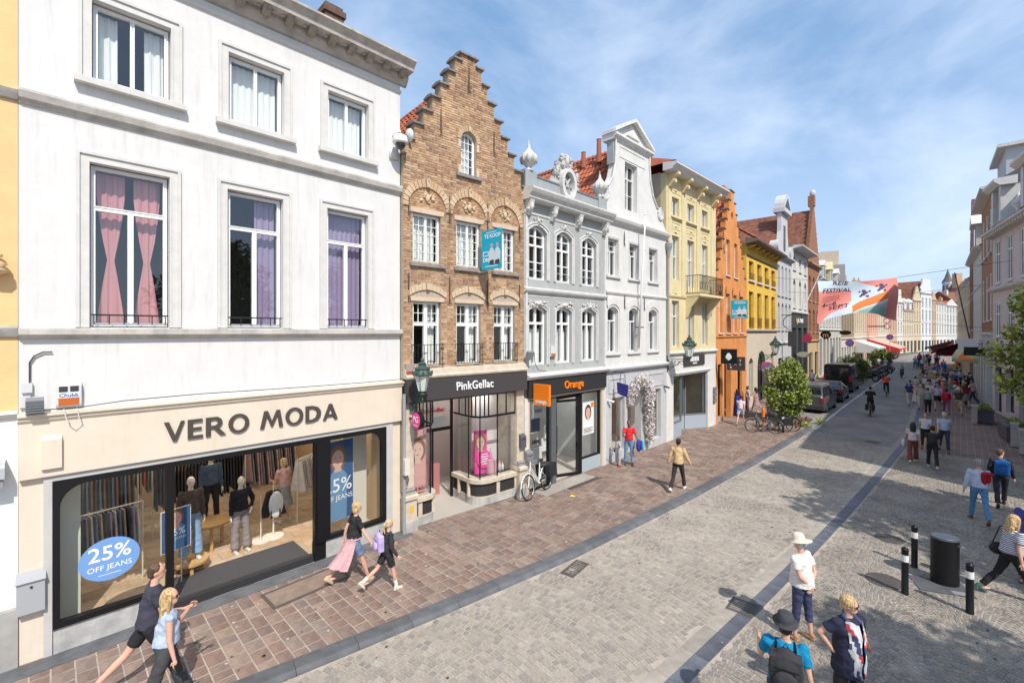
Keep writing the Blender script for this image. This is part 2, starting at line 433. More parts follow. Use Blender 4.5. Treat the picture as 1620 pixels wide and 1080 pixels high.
def brickwork(b, outline, holes, mat_, ch=.068, bl=.205, joint=.01, y=-.009, name='bricks', seed=1):
    r = random.Random(seed); m = MB(); zs = min(p[1] for p in outline); zt = max(p[1] for p in outline); k = 0; z = zs
    while z < zt-.01:
        zm = z+ch/2; off = (0 if k % 2 else bl/2)
        for (a, e) in intervals(zm, [outline]+holes):
            x = a; first = True
            while x < e-.02:
                ln = bl if (k % 2 == 0) else bl/2
                if first: ln = bl*(.5 if k % 2 else 1)
                xe = min(e, x+ln)
                if e-xe < .04: xe = e
                yy = y+r.uniform(-.004, .003)
                x1_, x2_, z1_, z2_ = x+.002, xe-joint, z+joint/2, z+ch-joint/2
                c = .003
                m.add([(x1_, .004, z1_), (x2_, .004, z1_), (x2_, .004, z2_), (x1_, .004, z2_), (x1_+c, yy, z1_+c), (x2_-c, yy, z1_+c), (x2_-c, yy, z2_-c), (x1_+c, yy, z2_-c)],
                      [(4, 5, 6, 7), (0, 1, 5, 4), (1, 2, 6, 5), (2, 3, 7, 6), (3, 0, 4, 7)])
                x = xe; first = False
        z += ch; k += 1
    return m.build(name, mat_, b, kind='stuff')
def pantiles(b, O, U, V, nu, nv, mat_, tw=.22, tl=.32, name='roof_tiles'):
    """rows of curved tiles; O origin at eave, U along the eave, V up the slope"""
    U = Vector(U).normalized(); V = Vector(V).normalized(); Nn = U.cross(V).normalized()
    if Nn.z < 0: Nn = -Nn
    O = Vector(O); P = []; F = []; r = random.Random(5)
    prof = [(0, .0), (.3, .045), (.6, .05), (.85, .0), (1.0, -.012)]
    for j in range(nv):
        for i in range(nu):
            base = O+U*(i*tw)+V*(j*tl); jz = r.uniform(-.006, .006); n = len(P)
            for t, lift in ((0, .035), (1.08, .0)):
                for (u, h) in prof: P.append(base+U*(u*tw)+V*(t*tl)+Nn*(h+lift+jz))
            for (u, h) in prof: P.append(base+U*(u*tw)+Nn*(h+.012+jz))
            F += [(n+k, n+k+1, n+k+6, n+k+5) for k in range(4)]+[(n+10+k, n+11+k, n+k+1, n+k) for k in range(4)]
    m = MB(); m.add(P, F)
    return m.build(name, mat_, b, kind='stuff')
def ornament(b, x, z, w, h, mat_, seed=0, n=16, y=-.05, name='ornament', dep=.06):
    """carved stone relief as a cluster of curls"""
    r = random.Random(seed); m = MB()
    for i in range(n):
        s = -1 if i % 2 else 1; t = r.random(); u = r.random()
        px = x+s*w/2*t*.9; pz = z+h*(u-.5)*(1-.5*t)
        a = r.uniform(.25, .5)*min(w, h)*.35
        m.ell((px, y+.01, pz), (a, dep*r.uniform(.5, 1), a*r.uniform(.6, 1.1)), 7, 5)
    m.ell((x, y, z), (w*.14, dep*1.2, h*.3), 8, 6)
    return m.build(name, mat_, b, smooth=True)
# ---------------------------------------------------------------- ground
RZ = -.06
def lerp_tab(tab, y):
    if y <= tab[0][1]: return tab[0][0]
    for (xa, ya), (xb, yb) in zip(tab, tab[1:]):
        if y <= yb: return xa+(xb-xa)*(y-ya)/(yb-ya)
    return tab[-1][0]
KERB = [(-8.9, -8), (-7.72, 0), (-7.33, 2.2), (-6.86, 5.2), (-6.42, 8.6), (-6.05, 14), (-5.82, 20), (-5.68, 28.6)]
BAY = [(-5.68, 28.6), (-6.3, 31.2), (-7.7, 32.6), (-8.45, 33.2)]
GUT = [(-3.9, -8), (-3.45, 2), (-3.05, 6.5), (-2.68, 11.4), (-2.4, 16), (-2.12, 22), (-1.75, 32), (-2.1, 45), (-2.3, 70), (-4.4, 100), (-5.2, 125)]
kx = lambda y: lerp_tab(KERB, y)
gx = lambda y: lerp_tab(GUT, y)
JOINT = M('joint_sand', (.44, .38, .32), .95, nz=(2.2, .3), bump=.4, bscale=60)
SLAB = ramp_mat('porphyry_slab', [(.255, .175, .14), (.22, .15, .125), (.285, .205, .165), (.20, .145, .125), (.25, .195, .165), (.32, .24, .19), (.23, .15, .12)], .8, nz=(1.6, .3), bump=.35, bscale=40)
SLABO = ramp_mat('porphyry_slab_single', [(.255, .175, .14), (.22, .15, .125), (.285, .205, .165), (.20, .145, .125), (.25, .195, .165), (.32, .24, .19), (.23, .15, .12)], .8, src='obj', nz=(5, .3), bump=.35, bscale=40)
sc_ = [(0.384, 0.342, 0.292), (0.328, 0.298, 0.260), (0.434, 0.390, 0.334), (0.362, 0.325, 0.281), (0.278, 0.260, 0.239), (0.418, 0.363, 0.303)]
SETT = ramp_mat('road_sett', sc_, .8, nz=(.55, .32), bump=.5, bscale=90)
SETTO = ramp_mat('road_sett_single', sc_, .8, src='obj', nz=(9, .25), bump=.5, bscale=90)
sf_ = [(0.317, 0.285, 0.250), (0.264, 0.243, 0.214), (0.359, 0.326, 0.281), (0.296, 0.259, 0.219), (0.232, 0.218, 0.204), (0.338, 0.290, 0.230)]
FAN = ramp_mat('plaza_sett', sf_, .82, nz=(.7, .34), bump=.5, bscale=90)
FANO = ramp_mat('plaza_sett_single', sf_, .82, src='obj', nz=(9, .25), bump=.5, bscale=90)
def brick_tex(name, c1, c2, mortar, bw, bh, rot=0, off=.5, nzv=.3, ms=.012):
    m = M(name, c1, .85); N = m.node_tree.nodes; L = m.node_tree.links
    t = N.new('ShaderNodeTexCoord'); mp = N.new('ShaderNodeMapping'); mp.inputs['Rotation'].default_value = (0, 0, rot)
    b = N.new('ShaderNodeTexBrick'); b.inputs['Scale'].default_value = 1; b.inputs['Brick Width'].default_value = bw; b.inputs['Row Height'].default_value = bh; b.inputs['Mortar Size'].default_value = ms; b.offset = off
    b.inputs['Color1'].default_value = (*c1, 1); b.inputs['Color2'].default_value = (*c2, 1); b.inputs['Mortar'].default_value = (*mortar, 1)
    L.new(t.outputs['Object'], mp.inputs[0]); L.new(mp.outputs[0], b.inputs[0])
    n = N.new('ShaderNodeTexNoise'); n.inputs['Scale'].default_value = .6; n.inputs['Detail'].default_value = 9; n.inputs['Roughness'].default_value = .7; L.new(t.outputs['Object'], n.inputs[0])
    mr = N.new('ShaderNodeMapRange'); mr.inputs[1].default_value = .35; mr.inputs[2].default_value = .7; mr.inputs[3].default_value = 1-nzv; mr.inputs[4].default_value = 1+nzv*.5; L.new(n.outputs[0], mr.inputs[0])
    mm = N.new('ShaderNodeMixRGB'); mm.blend_type = 'MULTIPLY'; mm.inputs[0].default_value = 1; L.new(b.outputs[0], mm.inputs[1]); L.new(mr.outputs[0], mm.inputs[2]); L.new(mm.outputs[0], N['Principled BSDF'].inputs['Base Color'])
    bp = N.new('ShaderNodeBump'); bp.inputs['Strength'].default_value = .6; bp.inputs['Distance'].default_value = .01; L.new(b.outputs['Fac'], bp.inputs['Height']); bp.invert = True; L.new(bp.outputs[0], N['Principled BSDF'].inputs['Normal'])
    return m
FARSETT = brick_tex('road_setts_far', (.25, .24, .23), (.31, .295, .275), (.21, .20, .19), .16, .11)
FARPAVE = brick_tex('pavement_far', (.26, .18, .155), (.20, .145, .125), (.33, .27, .23), .33, .22, rot=pi/2)
def struct(o): o['kind'] = 'structure'; return o
def strip(name, left, right, ys, z0, z1, mat_):
    m = MB(); n = len(ys)
    P = [(left(y), y, z1) for y in ys]+[(right(y), y, z1) for y in ys]+[(left(y), y, z0) for y in ys]+[(right(y), y, z0) for y in ys]
    F = []
    for i in range(n-1):
        F += [(i, n+i, n+i+1, i+1), (2*n+i, i, i+1, 2*n+i+1), (n+i, 3*n+i, 3*n+i+1, n+i+1)]
    F += [(0, 2*n, 3*n, n), (n-1, 2*n-1, 4*n-1, 3*n-1)]
    m.add(P, F); return struct(m.build(name, mat_))
g = MB(); g.box(-900, -900, -1.2, 900, 1200, -.20); struct(g.build('ground', M('ground_earth', (.20, .18, .16), .95, nz=(.05, .2))))
FAR_Y0 = 27.0
ysr = [-8, -4, 0, 2.2, 5.2, 8.6, 14, 20, FAR_Y0]
road = strip('road', lambda y: kx(y)+.02, lambda y: gx(y)-.36, ysr, -.19, RZ-.008, JOINT)
ysf = [FAR_Y0, 28.6, 31.2, 33.2, 45, 70, 100, 125, 150, 230]
def bayx(y):
    if y < 28.6: return kx(y)+.02
    if y < 33.2: return lerp_tab(BAY, y)
    return lerp_tab([(-8.45, 33.2), (-8.7, 60), (-9.2, 90), (-9.0, 125), (-8, 150), (0, 200), (6, 230)], y)
road_far = strip('road_far', bayx, lambda y: gx(y)-.36 if y < 125 else lerp_tab([(-5.5, 125), (-4.2, 150), (4, 200), (12, 230)], y), ysf, -.19, RZ, FARSETT)
gut = strip('gutter_bed', lambda y: gx(y)-.36, lambda y: gx(y)+.13, ysr+ysf[1:8], -.19, RZ-.008, M('gutter_joint', (.30, .28, .26), .9))
plaza = strip('plaza_pavement', lambda y: gx(y)+.13, lambda y: 30, ysr, -.19, RZ-.009, JOINT)
plaza_far = strip('pavement_right', lambda y: gx(y)+.13, lambda y: 30, ysf[:8], -.19, RZ, FARPAVE)
side = strip('pavement', lambda y: -11.2, lambda y: kx(y)-.30, ysr+[28.6], -.19, -.007, JOINT)
side_far = strip('pavement_far', lambda y: -14, lambda y: bayx(y)-.30, [28.6, 31.2, 33.2, 45, 60, 90, 125], -.19, 0, FARPAVE)
# unit stones, shared by the single pieces
def stone_arrays(cx, cy, w, l, ang, z, h, ch=.006):
    """arrays of chamfered stones -> verts (n,8,3)"""
    n = len(cx); P = np.zeros((n, 8, 3)); co = np.cos(ang); si = np.sin(ang)
    for k, (sx, sy) in enumerate(((-1, -1), (1, -1), (1, 1), (-1, 1))):
        for lay in (0, 1):
            ax = sx*(w/2-ch*lay); ay = sy*(l/2-ch*lay); i = k+4*lay
            P[:, i, 0] = cx+ax*co-ay*si; P[:, i, 1] = cy+ax*si+ay*co; P[:, i, 2] = z-(h if lay == 0 else 0)
    return P
QF = np.array([(4, 5, 6, 7), (0, 1, 5, 4), (1, 2, 6, 5), (2, 3, 7, 6), (3, 0, 4, 7)])
def np_mesh(name, P, mat_):
    n = P.shape[0]; me = bpy.data.meshes.new(name)
    me.vertices.add(n*8); me.vertices.foreach_set('co', P.reshape(-1).astype('f'))
    F = (QF[None]+np.arange(n)[:, None, None]*8).reshape(-1)
    me.loops.add(len(F)); me.loops.foreach_set('vertex_index', F.astype('i'))
    me.polygons.add(n*5); me.polygons.foreach_set('loop_start', np.arange(0, n*20, 4, dtype='i')); me.polygons.foreach_set('loop_total', np.full(n*5, 4, dtype='i'))
    me.polygons.foreach_set('use_smooth', np.zeros(n*5, dtype=bool)); me.update(); me.validate(); me.shade_flat(); me.materials.append(mat_); return me
def lay(parent, pieces, mat_s, mat_o, name, stuffname, h=.02, ch=.006, single=300):
    """pieces: (x, y, w, l, ang, z); the largest seen as own objects, the rest as one"""
    A = np.array(pieces)
    s_, c_ = sin(radians(44.6)), cos(radians(44.6))
    d = -s_*A[:, 0]+c_*A[:, 1]; la = c_*A[:, 0]+s_*A[:, 1]
    u = 810+720*la/np.maximum(d, .01); v = 525+720*5.2/np.maximum(d, .01)
    vis = (d > 1)&(u > -20)&(u < 1640)&(v < 1090)
    A = A[(d > 1)&(u > -400)&(u < 2100)&(v < 1700)] if False else A
    size = np.where(vis, A[:, 2]*A[:, 3]/np.maximum(d, .1)**3, -1)
    order = np.argsort(-size); own = order[:single]; rest = order[single:]
    u0 = stone_arrays(np.zeros(1), np.zeros(1), np.ones(1)*.2, np.ones(1)*.2, np.zeros(1), np.zeros(1), h, ch)
    me = np_mesh(name, u0, mat_o)
    for i in own:
        x, y, w, l, a, z = [float(q) for q in A[i]]
        inst(name, me, parent, (x, y, z), (0, 0, a), (w/.2, l/.2, 1))
    R = A[rest]; P = stone_arrays(R[:, 0], R[:, 1], R[:, 2], R[:, 3], R[:, 4], R[:, 5], h, ch)
    o = bpy.data.objects.new(stuffname, np_mesh(stuffname, P, mat_s)); link(o, parent); o['kind'] = 'stuff'
rg = random.Random(3)
# slabs of the left pavement, in rows running from the fronts to the kerb
pc = []; y = -2.0
while y < 28.4:
    rw = rg.choice([.21, .23, .25, .27]); x = -10.75+rg.uniform(-.2, 0); xe = kx(y+rw/2)-.31
    while x < xe-.03:
        w = min(rg.uniform(.19, .40), xe-x)
        if xe-x-w < .12: w = xe-x
        pc.append((x+w/2, y+rw/2, w-rg.uniform(.012, .02), rw-rg.uniform(.012, .018), rg.uniform(-.008, .008), rg.uniform(-.004, .002))); x += w
    y += rw
lay(side, pc, SLAB, SLABO, 'paving_slab', 'paving_slabs', ch=.003)
# road: shallow arcs across the carriageway
pc = []; W = 4.4; Rr = 4.4; y = -2.5
while y < FAR_Y0+1.5:
    sp = .118*rg.uniform(.93, 1.07); t = -.56
    while t < .56:
        ln = rg.uniform(.10, .155); dt = ln/Rr
        tt = t+dt/2; yc = y-Rr*(1-cos(tt))*1.0; 
        mid = (kx(yc)+gx(yc)-.36)/2; x = mid+Rr*sin(tt)
        if kx(yc)+.08 < x < gx(yc)-.42 and -2 < yc < FAR_Y0-.05:
            pc.append((x, yc, ln-.013, sp*cos(tt)-.012, -tt+rg.uniform(-.06, .06), RZ+rg.uniform(-.005, .005)))
        t += dt
    y += sp
lay(road, pc, SETT, SETTO, 'sett', 'setts', h=.022, ch=.007)
# fans of small setts over the square
pc = []; W = 1.36; ha = radians(56); Rf = W/2/sin(ha)
for c in range(-1, 13):
    xc = -3.2+W*(c+.5)*1.0; y = 1.0+(.35 if c % 2 else 0)
    while y < FAR_Y0+1:
        t = -ha
        while t < ha:
            ln = rg.uniform(.085, .115); dt = ln/Rf; tt = t+dt/2; x = xc+Rf*sin(tt); yc = y-Rf*(1-cos(tt))
            if gx(yc)+.19 < x < 10 and 1 < yc < FAR_Y0-.05:
                pc.append((x, yc, ln-.012, .105*cos(tt)**.8-.010, -tt+rg.uniform(-.09, .09), RZ+rg.uniform(-.006, .006)))
            t += dt
        y += .105
lay(plaza, pc, FAN, FANO, 'sett', 'setts', h=.022, ch=.007)
# kerb stones and the blue gutter band
def along(tab, y0, y1, step):
    y = y0
    while y < y1-.01: ye = min(y1, y+step); yield y, ye; y = ye
kerbm = {}
kerb = thing('kerb', 'dark bluestone kerb along the brown pavement', 'kerb'); kerb['kind'] = 'structure'; del kerb['category']
del kerb['label']
m = None
def kerb_piece(p, q, parent, name='kerb_stone'):
    L = hypot(q[0]-p[0], q[1]-p[1]); a = atan2(q[1]-p[1], q[0]-p[0])
    mm = MB(); mm.xprof(.004, L-.004, [(-.02, -.16), (-.02, -.062), (.0, -.056), (.05, -.0), (.07, .004), (.32, .002), (.32, -.16)])
    return mm.build(name, BLUESTONE, parent, loc=(p[0], p[1], 0), rot=(0, 0, a))
for ya, yb in along(KERB, -4, 28.6, .95): kerb_piece((kx(ya), ya), (kx(yb), yb), kerb)
pts = [(-5.68, 28.6), (-5.9, 29.8), (-6.3, 31.2), (-7.0, 32.1), (-7.7, 32.6), (-8.45, 33.2)]+[(bayx(y), y) for y in range(36, 90, 3)]
for p, q in zip(pts, pts[1:]): kerb_piece(p, q, kerb)
gut_m = MB()
for ya, yb in along(GUT, -3, 90, .8):
    p, q = (gx(ya), ya), (gx(yb), yb); L = hypot(q[0]-p[0], q[1]-p[1]); a = atan2(q[1]-p[1], q[0]-p[0])
    mm = MB(); mm.xprof(.004, L-.004, [(-.12, RZ-.05), (-.12, RZ+.002), (0, RZ-.003), (.12, RZ+.002), (.12, RZ-.05)])
    mm.build('gutter_stone', M('blue_gutter_stone', (.13, .14, .17), .6, nz=(3, .4), obj=.2, bump=.2), gut, loc=(p[0], p[1], 0), rot=(0, 0, a))
    if ya < 27:
        for o_ in (.125, ):
            mm = MB(); mm.xprof(.004, L-.004, [(.125, RZ-.05), (.125, RZ+.003), (.35, RZ+.004), (.35, RZ-.05)])
            mm.build('edge_stone', M('pale_edge_stone', (.36, .325, .28), .8, nz=(3, .3), obj=.12, bump=.3), gut, loc=(p[0], p[1], 0), rot=(0, 0, a))
# road marking
LINE = [(-5.60, 29.0), (-5.85, 38), (-6.04, 49.4), (-6.25, 66), (-6.4, 84)]
m = MB()
for (xa, ya), (xb, yb) in zip(LINE, LINE[1:]):
    m.add([(xa-.06, ya, RZ+.004), (xa+.07, ya, RZ+.004), (xb+.07, yb, RZ+.004), (xb-.06, yb, RZ+.004)], [(0, 1, 2, 3)])
o = m.build('white_line', M('road_paint', (.66, .64, .60), .7, nz=(5, .35)), road_far)
def grate(name, label, x, y, rz, w, l, n, z=RZ, slant=0):
    t = thing(name, label, 'drain', (x, y, z), rz)
    f = MB(); e = .04
    f.box(-w/2, -l/2, -.04, w/2, -l/2+e, .010); f.box(-w/2, l/2-e, -.04, w/2, l/2, .010); f.box(-w/2, -l/2+e, -.04, -w/2+e, l/2-e, .010); f.box(w/2-e, -l/2+e, -.04, w/2, l/2-e, .010)
    f.build('frame', M('cast_iron', (.10, .085, .075), .6, nz=(20, .3)), t)
    MB().box(-w/2+e, -l/2+e, -.06, w/2-e, l/2-e, -.035).build('pit', DARKIN, t)
    for i in range(n):
        yy = -l/2+e+(l-2*e)*(i+.5)/n
        MB().obox((0, yy, -.006), (w-2*e, (l-2*e)/n*.5, .02), Matrix.Rotation(slant, 3, 'Z')).build('bar', MATS['cast_iron'], t)
    return t
grate('drain_grate', 'square iron drain grate beside the blue gutter line', -2.98, 9.3, .06, .46, .5, 7)
grate('drain_grate', 'long narrow iron drain cover in the road against the kerb by the nail shop', -6.12, 8.2, .13, .32, .72, 9)
def manhole(label, x, y, r=.33, z=RZ):
    t = thing('manhole_cover', label, 'manhole cover', (x, y, z))
    MB().lathe([(r, -.03), (r, .008), (r-.03, .010), (r-.03, -.03)], n=28).build('rim', MATS['cast_iron'], t)
    m = MB(); m.lathe([(r-.035, -.03), (r-.035, .006), (.001, .007)], n=28); 
    for i in range(5): m.box(-r*.6, -.2+.1*i-.012, .006, r*.6, -.2+.1*i+.012, .011)
    m.build('lid', MATS['cast_iron'], t)
manhole('round manhole cover in the sett fans right of the woman in the sun hat', -1.15, 12.4)
manhole('round manhole cover in the shaded paving beyond the white markings', -3.0, 27.6, z=RZ+.002)
manhole('round manhole cover in the setts left of the bollards near the sun patch', -1.3, 15.0, .3)
t = thing('access_cover', 'rectangular slab-filled access cover in the pavement by the shop step', 'access cover', (-9.55, 3.7, .004), .05)
MB().box(-.28, -.72, -.02, .28, .72, .004).build('lid', M('cover_slab', (.27, .2, .16), .8, nz=(4, .3)), t)
f = MB()
for q in ((-.34, -.78, -.28, .78), (.28, -.78, .34, .78), (-.28, -.78, .28, -.72), (-.28, .72, .28, .78)): f.box(q[0], q[1], -.02, q[2], q[3], .008)
f.build('frame', MATS['cast_iron'], t)

grate('drain_channel', 'long dark slotted drain strip at the phone shop entrance', -9.22, 12.9, -.02, .17, 1.7, 22, z=.006)
# worn spots: chewing gum and dark drips trodden into the paving
sp = MB(); rs = random.Random(77)
for i in range(520):
    if i % 3: y = rs.uniform(1, 27); x = rs.uniform(-10.1, kx(y)-.4); z = .0035
    else: y = rs.uniform(2, 26); x = rs.uniform(kx(y)+.2, 2.5); z = RZ+.0075
    r = rs.uniform(.012, .032); sp.m = i % 2; n = len(sp.v); sp.add([(x+r*cos(a)*rs.uniform(.8, 1.2), y+r*sin(a)*rs.uniform(.8, 1.2), z) for a in [k*pi/4 for k in range(8)]], [tuple(range(8))])
o = sp.build('gum_spots', [M('gum_dark', (.09, .08, .075), .9), M('gum_pale', (.42, .40, .37), .9)], side, kind='stuff')
t = thing('litter', 'small yellow scrap lying on the brown pavement by the phone shop', 'litter', (-8.75, 11.6, .004), .4); MB().add([(-.09, -.05, .002), (.08, -.06, .012), (.1, .05, .004), (-.05, .07, .02)], [(0, 1, 2, 3)]).build('scrap', M('scrap_yellow', (.75, .6, .03), .7), t)
# ---------------------------------------------------------------- shared street fittings
GREEN = M('green_iron', (.05, .09, .075), .55, nz=(20, .3))
FROST = M('lantern_glass', (.62, .66, .62), .25, spec=.6)
def lantern(label, x, y, z, rz, sc=1.0, arm=.75, group='wall lanterns on scroll brackets'):
    """bracket lantern; local +x points away from the wall"""
    t = thing('wall_lantern', label, 'lantern', (x, y, z), rz, group); t.scale = (sc, sc, sc)
    b = MB(); b.tube([(0, 0, .0), (arm, 0, .0)], .018); b.box(-.02, -.05, -.5, .02, .05, .15)
    for k in range(3):
        r = .16-.035*k; cx = .16+.2*k; P = [(cx+r*cos(a)*(1-a/16), 0, -.19+.02*k+r*sin(a)*(1-a/16)) for a in [i*.45 for i in range(18)]]
        b.tube(P, .012, 5)
    b.tube([(.02, 0, -.45), (.25, 0, -.32), (.5, 0, -.1), (arm, 0, 0)], .014)
    b.build('bracket', GREEN, t)
    c = MB(); c.lathe([(.05, 0), (.09, .03), (.07, .06), (.11, .09), (.13, .11)], (arm, 0, 0), 8)
    c.lathe([(.26, .52), (.29, .55), (.24, .60), (.20, .66), (.22, .70), (.15, .74), (.09, .78), (.11, .84), (.04, .88), (.05, .93), (.005, 1.02)], (arm, 0, 0), 8)
    for k in range(8):
        a = 2*pi*k/8+pi/8; c.ell((arm+.25*cos(a), .25*sin(a), .60), (.03, .03, .06), 5, 4)
    for k in range(4):
        a = 2*pi*k/4+pi/4; c.tube([(arm+.125*cos(a), .125*sin(a), .10), (arm+.245*cos(a), .245*sin(a), .54)], .010, 4)
    c.build('lantern_cap', GREEN, t)
    g = MB(); g.lathe([(.11, .105), (.225, .525)], (arm, 0, 0), 4); g.build('lantern_glass', FROST, t)
    return t
def bar_rail(b, x0, x1, z0, z1, y, n, r=.009, mat_=None, name='balconet_rail', ret=0):
    m = MB()
    for z in (z0, z1): m.box(x0, y-r*1.4, z-r, x1, y+r*1.4, z+r)
    for i in range(n): x = x0+(x1-x0)*(i+.5)/n; m.box(x-r*.7, y-r*.7, z0, x+r*.7, y+r*.7, z1)
    if ret:
        for x in (x0, x1):
            for z in (z0, z1): m.box(x-r, y, z-r, x+r, y+ret, z+r)
    return m.build(name, mat_ or IRON, b)
def anchor(b, x, z, h=.7, mat_=None, y=-.03):
    m = MB(); m.tube([(x, y, z), (x, y, z+h*.5), (x, y-.005, z+h)], [.014, .02, .010], 5); m.tube([(x, y-.02, z+.1), (x+.05, y-.02, z+.03), (x+.02, y-.02, z-.03)], .010, 4)
    return m.build('wall_anchor', mat_ or RUST, b)
def shopframe(b, x0, x1, z0, z1, y, muls, fmat, gmat=None, fw=.06, transom=None, solid=(), name='shop_window', zlo=None, doors=()):
    """flat shop glazing between muls; solid = index of bays left open"""
    f = MB(); xs = [x0]+list(muls)+[x1]
    f.box(x0, y, z1-fw, x1, y+.08, z1)
    for i, x in enumerate(xs):
        a = x if i == 0 else x-fw/2; e = x+fw if i == 0 else (x if i == len(xs)-1 else x+fw/2)
        if i == len(xs)-1: a = x-fw
        f.box(a, y-.012, z0, e, y+.09, z1-.001)
    for i in range(len(xs)-1):
        if i in solid: continue
        f.box(xs[i]+.01, y+.002, z0, xs[i+1]-.01, y+.078, z0+fw)
        if transom: f.box(xs[i]+.01, y+.004, transom-fw/2, xs[i+1]-.01, y+.076, transom+fw/2)
    w = f.build(name, fmat, b)
    for i in range(len(xs)-1):
        if i in solid: continue
        MB().add([(xs[i], y+.04, z0), (xs[i+1], y+.04, z0), (xs[i+1], y+.04, z1), (xs[i], y+.04, z1)], [(0, 1, 2, 3)]).build('pane', gmat or SHOPGLASS, w)
    return w
# ---------------------------------------------------------------- 0: peach house at the left edge
PEACH = M('peach_render', (.78, .52, .25), .85, nz=(2, .08), bump=.35, bscale=8)
b, L = building('peach_house', 'peach rendered house with white ground floor, cut off at the left edge', (-10.45, -6.4), (-10.45, -.355))
wall(b, [(0, 3.95), (L, 3.95), (L, 11.8), (0, 11.8)], [], PEACH)
wall(b, [(0, 0), (L, 0), (L, 3.95), (0, 3.95)], [rect(1, 4.8, .4, 2.6)], M('white_ground_floor', (.80, .80, .78), .85, nz=(.9, .12), streak=.2))
MB().xprof(0, L, [(0, .0), (-.03, .0), (-.03, .9), (-.015, .93), (0, .93)]).build('plinth', M('stained_plinth', (.42, .41, .39), .85, nz=(1.5, .35)), b)
for z in (8.78, 5.11): cornice(b, 0, L, z, [(0, 0), (.05, .02), (.09, .10), (.11, .15), (0, .19)], STONE, 'string_course')
cornice(b, 0, L, 3.86, [(0, 0), (.06, .03), (.10, .08), (0, .12)], TRIM, 'string_course')
shell(b, L, 11.8, floors=(3.9,))
shopframe(b, 1, 4.8, .4, 2.6, .1, (2.9,), BLACK)
o = MB(); o.lathe([(.0, -.2), (.03, -.16), (.02, -.1), (.1, -.06), (.16, -.02), (.08, .03), (.13, .08), (.05, .12)], (5.82, -.12, 6.15), 10); o.ell((5.78, -.08, 6.36), (.12, .05, .05), 8, 5)
o.build('plaster_rosette', M('peach_relief', (.72, .5, .26), .8), b, smooth=True)
t = thing('roller_shutter_box', 'grey awning box on the white wall at the left edge, beside the cream shopfront', 'shutter box', (-10.45, -.9, 2.95), pi/2)
MB().xprof(-1.6, .42, [(0, .08), (-.30, .06), (-.30, .22), (-.26, .27), (0, .30)]).build('hood', M('grey_box', (.42, .44, .46), .5), t)
MB().xprof(-1.58, .40, [(-.03, .0), (-.26, -.08), (-.26, .05), (-.03, .07)]).build('cassette', M('grey_box_dark', (.27, .28, .3), .5), t)
# ---------------------------------------------------------------- 1: white clothes shop
b, L = building('white_house', 'large white rendered house with cream clothes shopfront, nearest on the left', (-10.45, -.35), (-10.45, 6.42))
U = [(.84, 1.92, 9.47, 10.82), (2.85, 3.90, 9.44, 10.80), (4.86, 5.87, 9.46, 10.80)]
LW = [(.81, 1.90, 5.28, 8.06), (2.83, 3.88, 5.28, 8.06), (4.84, 5.86, 5.28, 8.07)]
wall(b, [(0, 2.9), (.27, 2.9), (.27, 0), (0, 0), (0, 0)][0:0] or [(0, 2.9), (L, 2.9), (L, 12.0), (0, 12.0)], [rect(*q) for q in U+LW], WHITE)
wall(b, [(0, 0), (.27, 0), (.27, 2.9), (0, 2.9)], [], CREAM, name='pillar'); wall(b, [(6.53, 0), (L, 0), (L, 2.9), (6.53, 2.9)], [], CREAM, name='pillar')
PINKC = M('pink_satin', (.58, .26, .26), .4, spec=.6); LILAC = M('lilac_satin', (.33, .25, .38), .45, spec=.6); NET = M('net_curtain', (.85, .85, .80), .9)
for i, (x0, x1, z0, z1) in enumerate(U):
    window(b, x0+.02, x1-.02, z0+.02, z1-.02, y=.12, cols=2, fw=.06, curtain=(NET, ['sides', 'full', 'full'][i]))
    surround(b, x0, x1, z0, z1, .17)
    MB().xprof(x0-.22, x1+.22, [(.1, z0-.02), (0, z0), (-.14, z0-.03), (-.14, z0-.13), (0, z0-.13), (.1, z0-.1)]).build('sill', TRIM, b)
for i, (x0, x1, z0, z1) in enumerate(LW):
    window(b, x0+.02, x1-.02, z0+.02, z1-.02, y=.12, cols=2, topcols=1, trans=(2.02,), fw=.06, mw=.08, curtain=((PINKC, 'tied'), (LILAC, 'right'), (LILAC, 'full'))[i])
    surround(b, x0, x1, z0, z1, .17)
    r = MB(); r.box(x0+.02, -.02, z0+.20, x1-.02, .0, z0+.225)
    for k in range(6): r.box(x0+.05+(x1-x0-.12)*k/5, -.018, z0+.05, x0+.065+(x1-x0-.12)*k/5, -.004, z0+.2)
    r.build('guard_rail', IRON, b)
SC2 = M('weathered_string', (.56, .53, .49), .9, nz=(2.5, .28), streak=.3, bump=.3)
cornice(b, 0, L+.06, 8.76, [(0, 0), (.03, .01), (.05, .06), (.10, .08), (.13, .18), (.12, .22), (0, .25)], SC2, 'string_course')
cornice(b, 0, L+.06, 5.08, [(0, 0), (.05, .02), (.07, .05), (.13, .08), (.13, .17), (0, .19)], SC2, 'string_course')
cornice(b, 0, L+.02, 11.42, [(0, 0), (.04, .02), (.05, .07), (.0, .09)], TRIM, 'architrave_mould')
cornice(b, 0, L+.16, 11.62, [(0, 0), (.06, .02), (.10, .10), (.14, .14), (.16, .18), (.16, .26), (.42, .27), (.44, .36), (.50, .42), (.55, .47), (.55, .52), (0, .62)], M('cornice_weathered', (.52, .48, .43), .9, nz=(4, .3), streak=.3, bump=.4), 'cornice')
for k in range(15):
    x = .25+.46*k
    MB().xprof(x-.075, x+.075, [(-.16, 11.74), (-.30, 11.77), (-.36, 11.82), (-.40, 11.885), (-.16, 11.885)]).build('modillion', M('modillion_stone', (.36, .32, .27), .9, nz=(9, .4), bump=.5), b)
mm = MB()
for k in range(30):
    x = .12+.23*k; mm.ell((x, -.25, 11.87), (.05, .05, .02), 6, 4)
mm.build('cornice_enrichment', STONE, b)
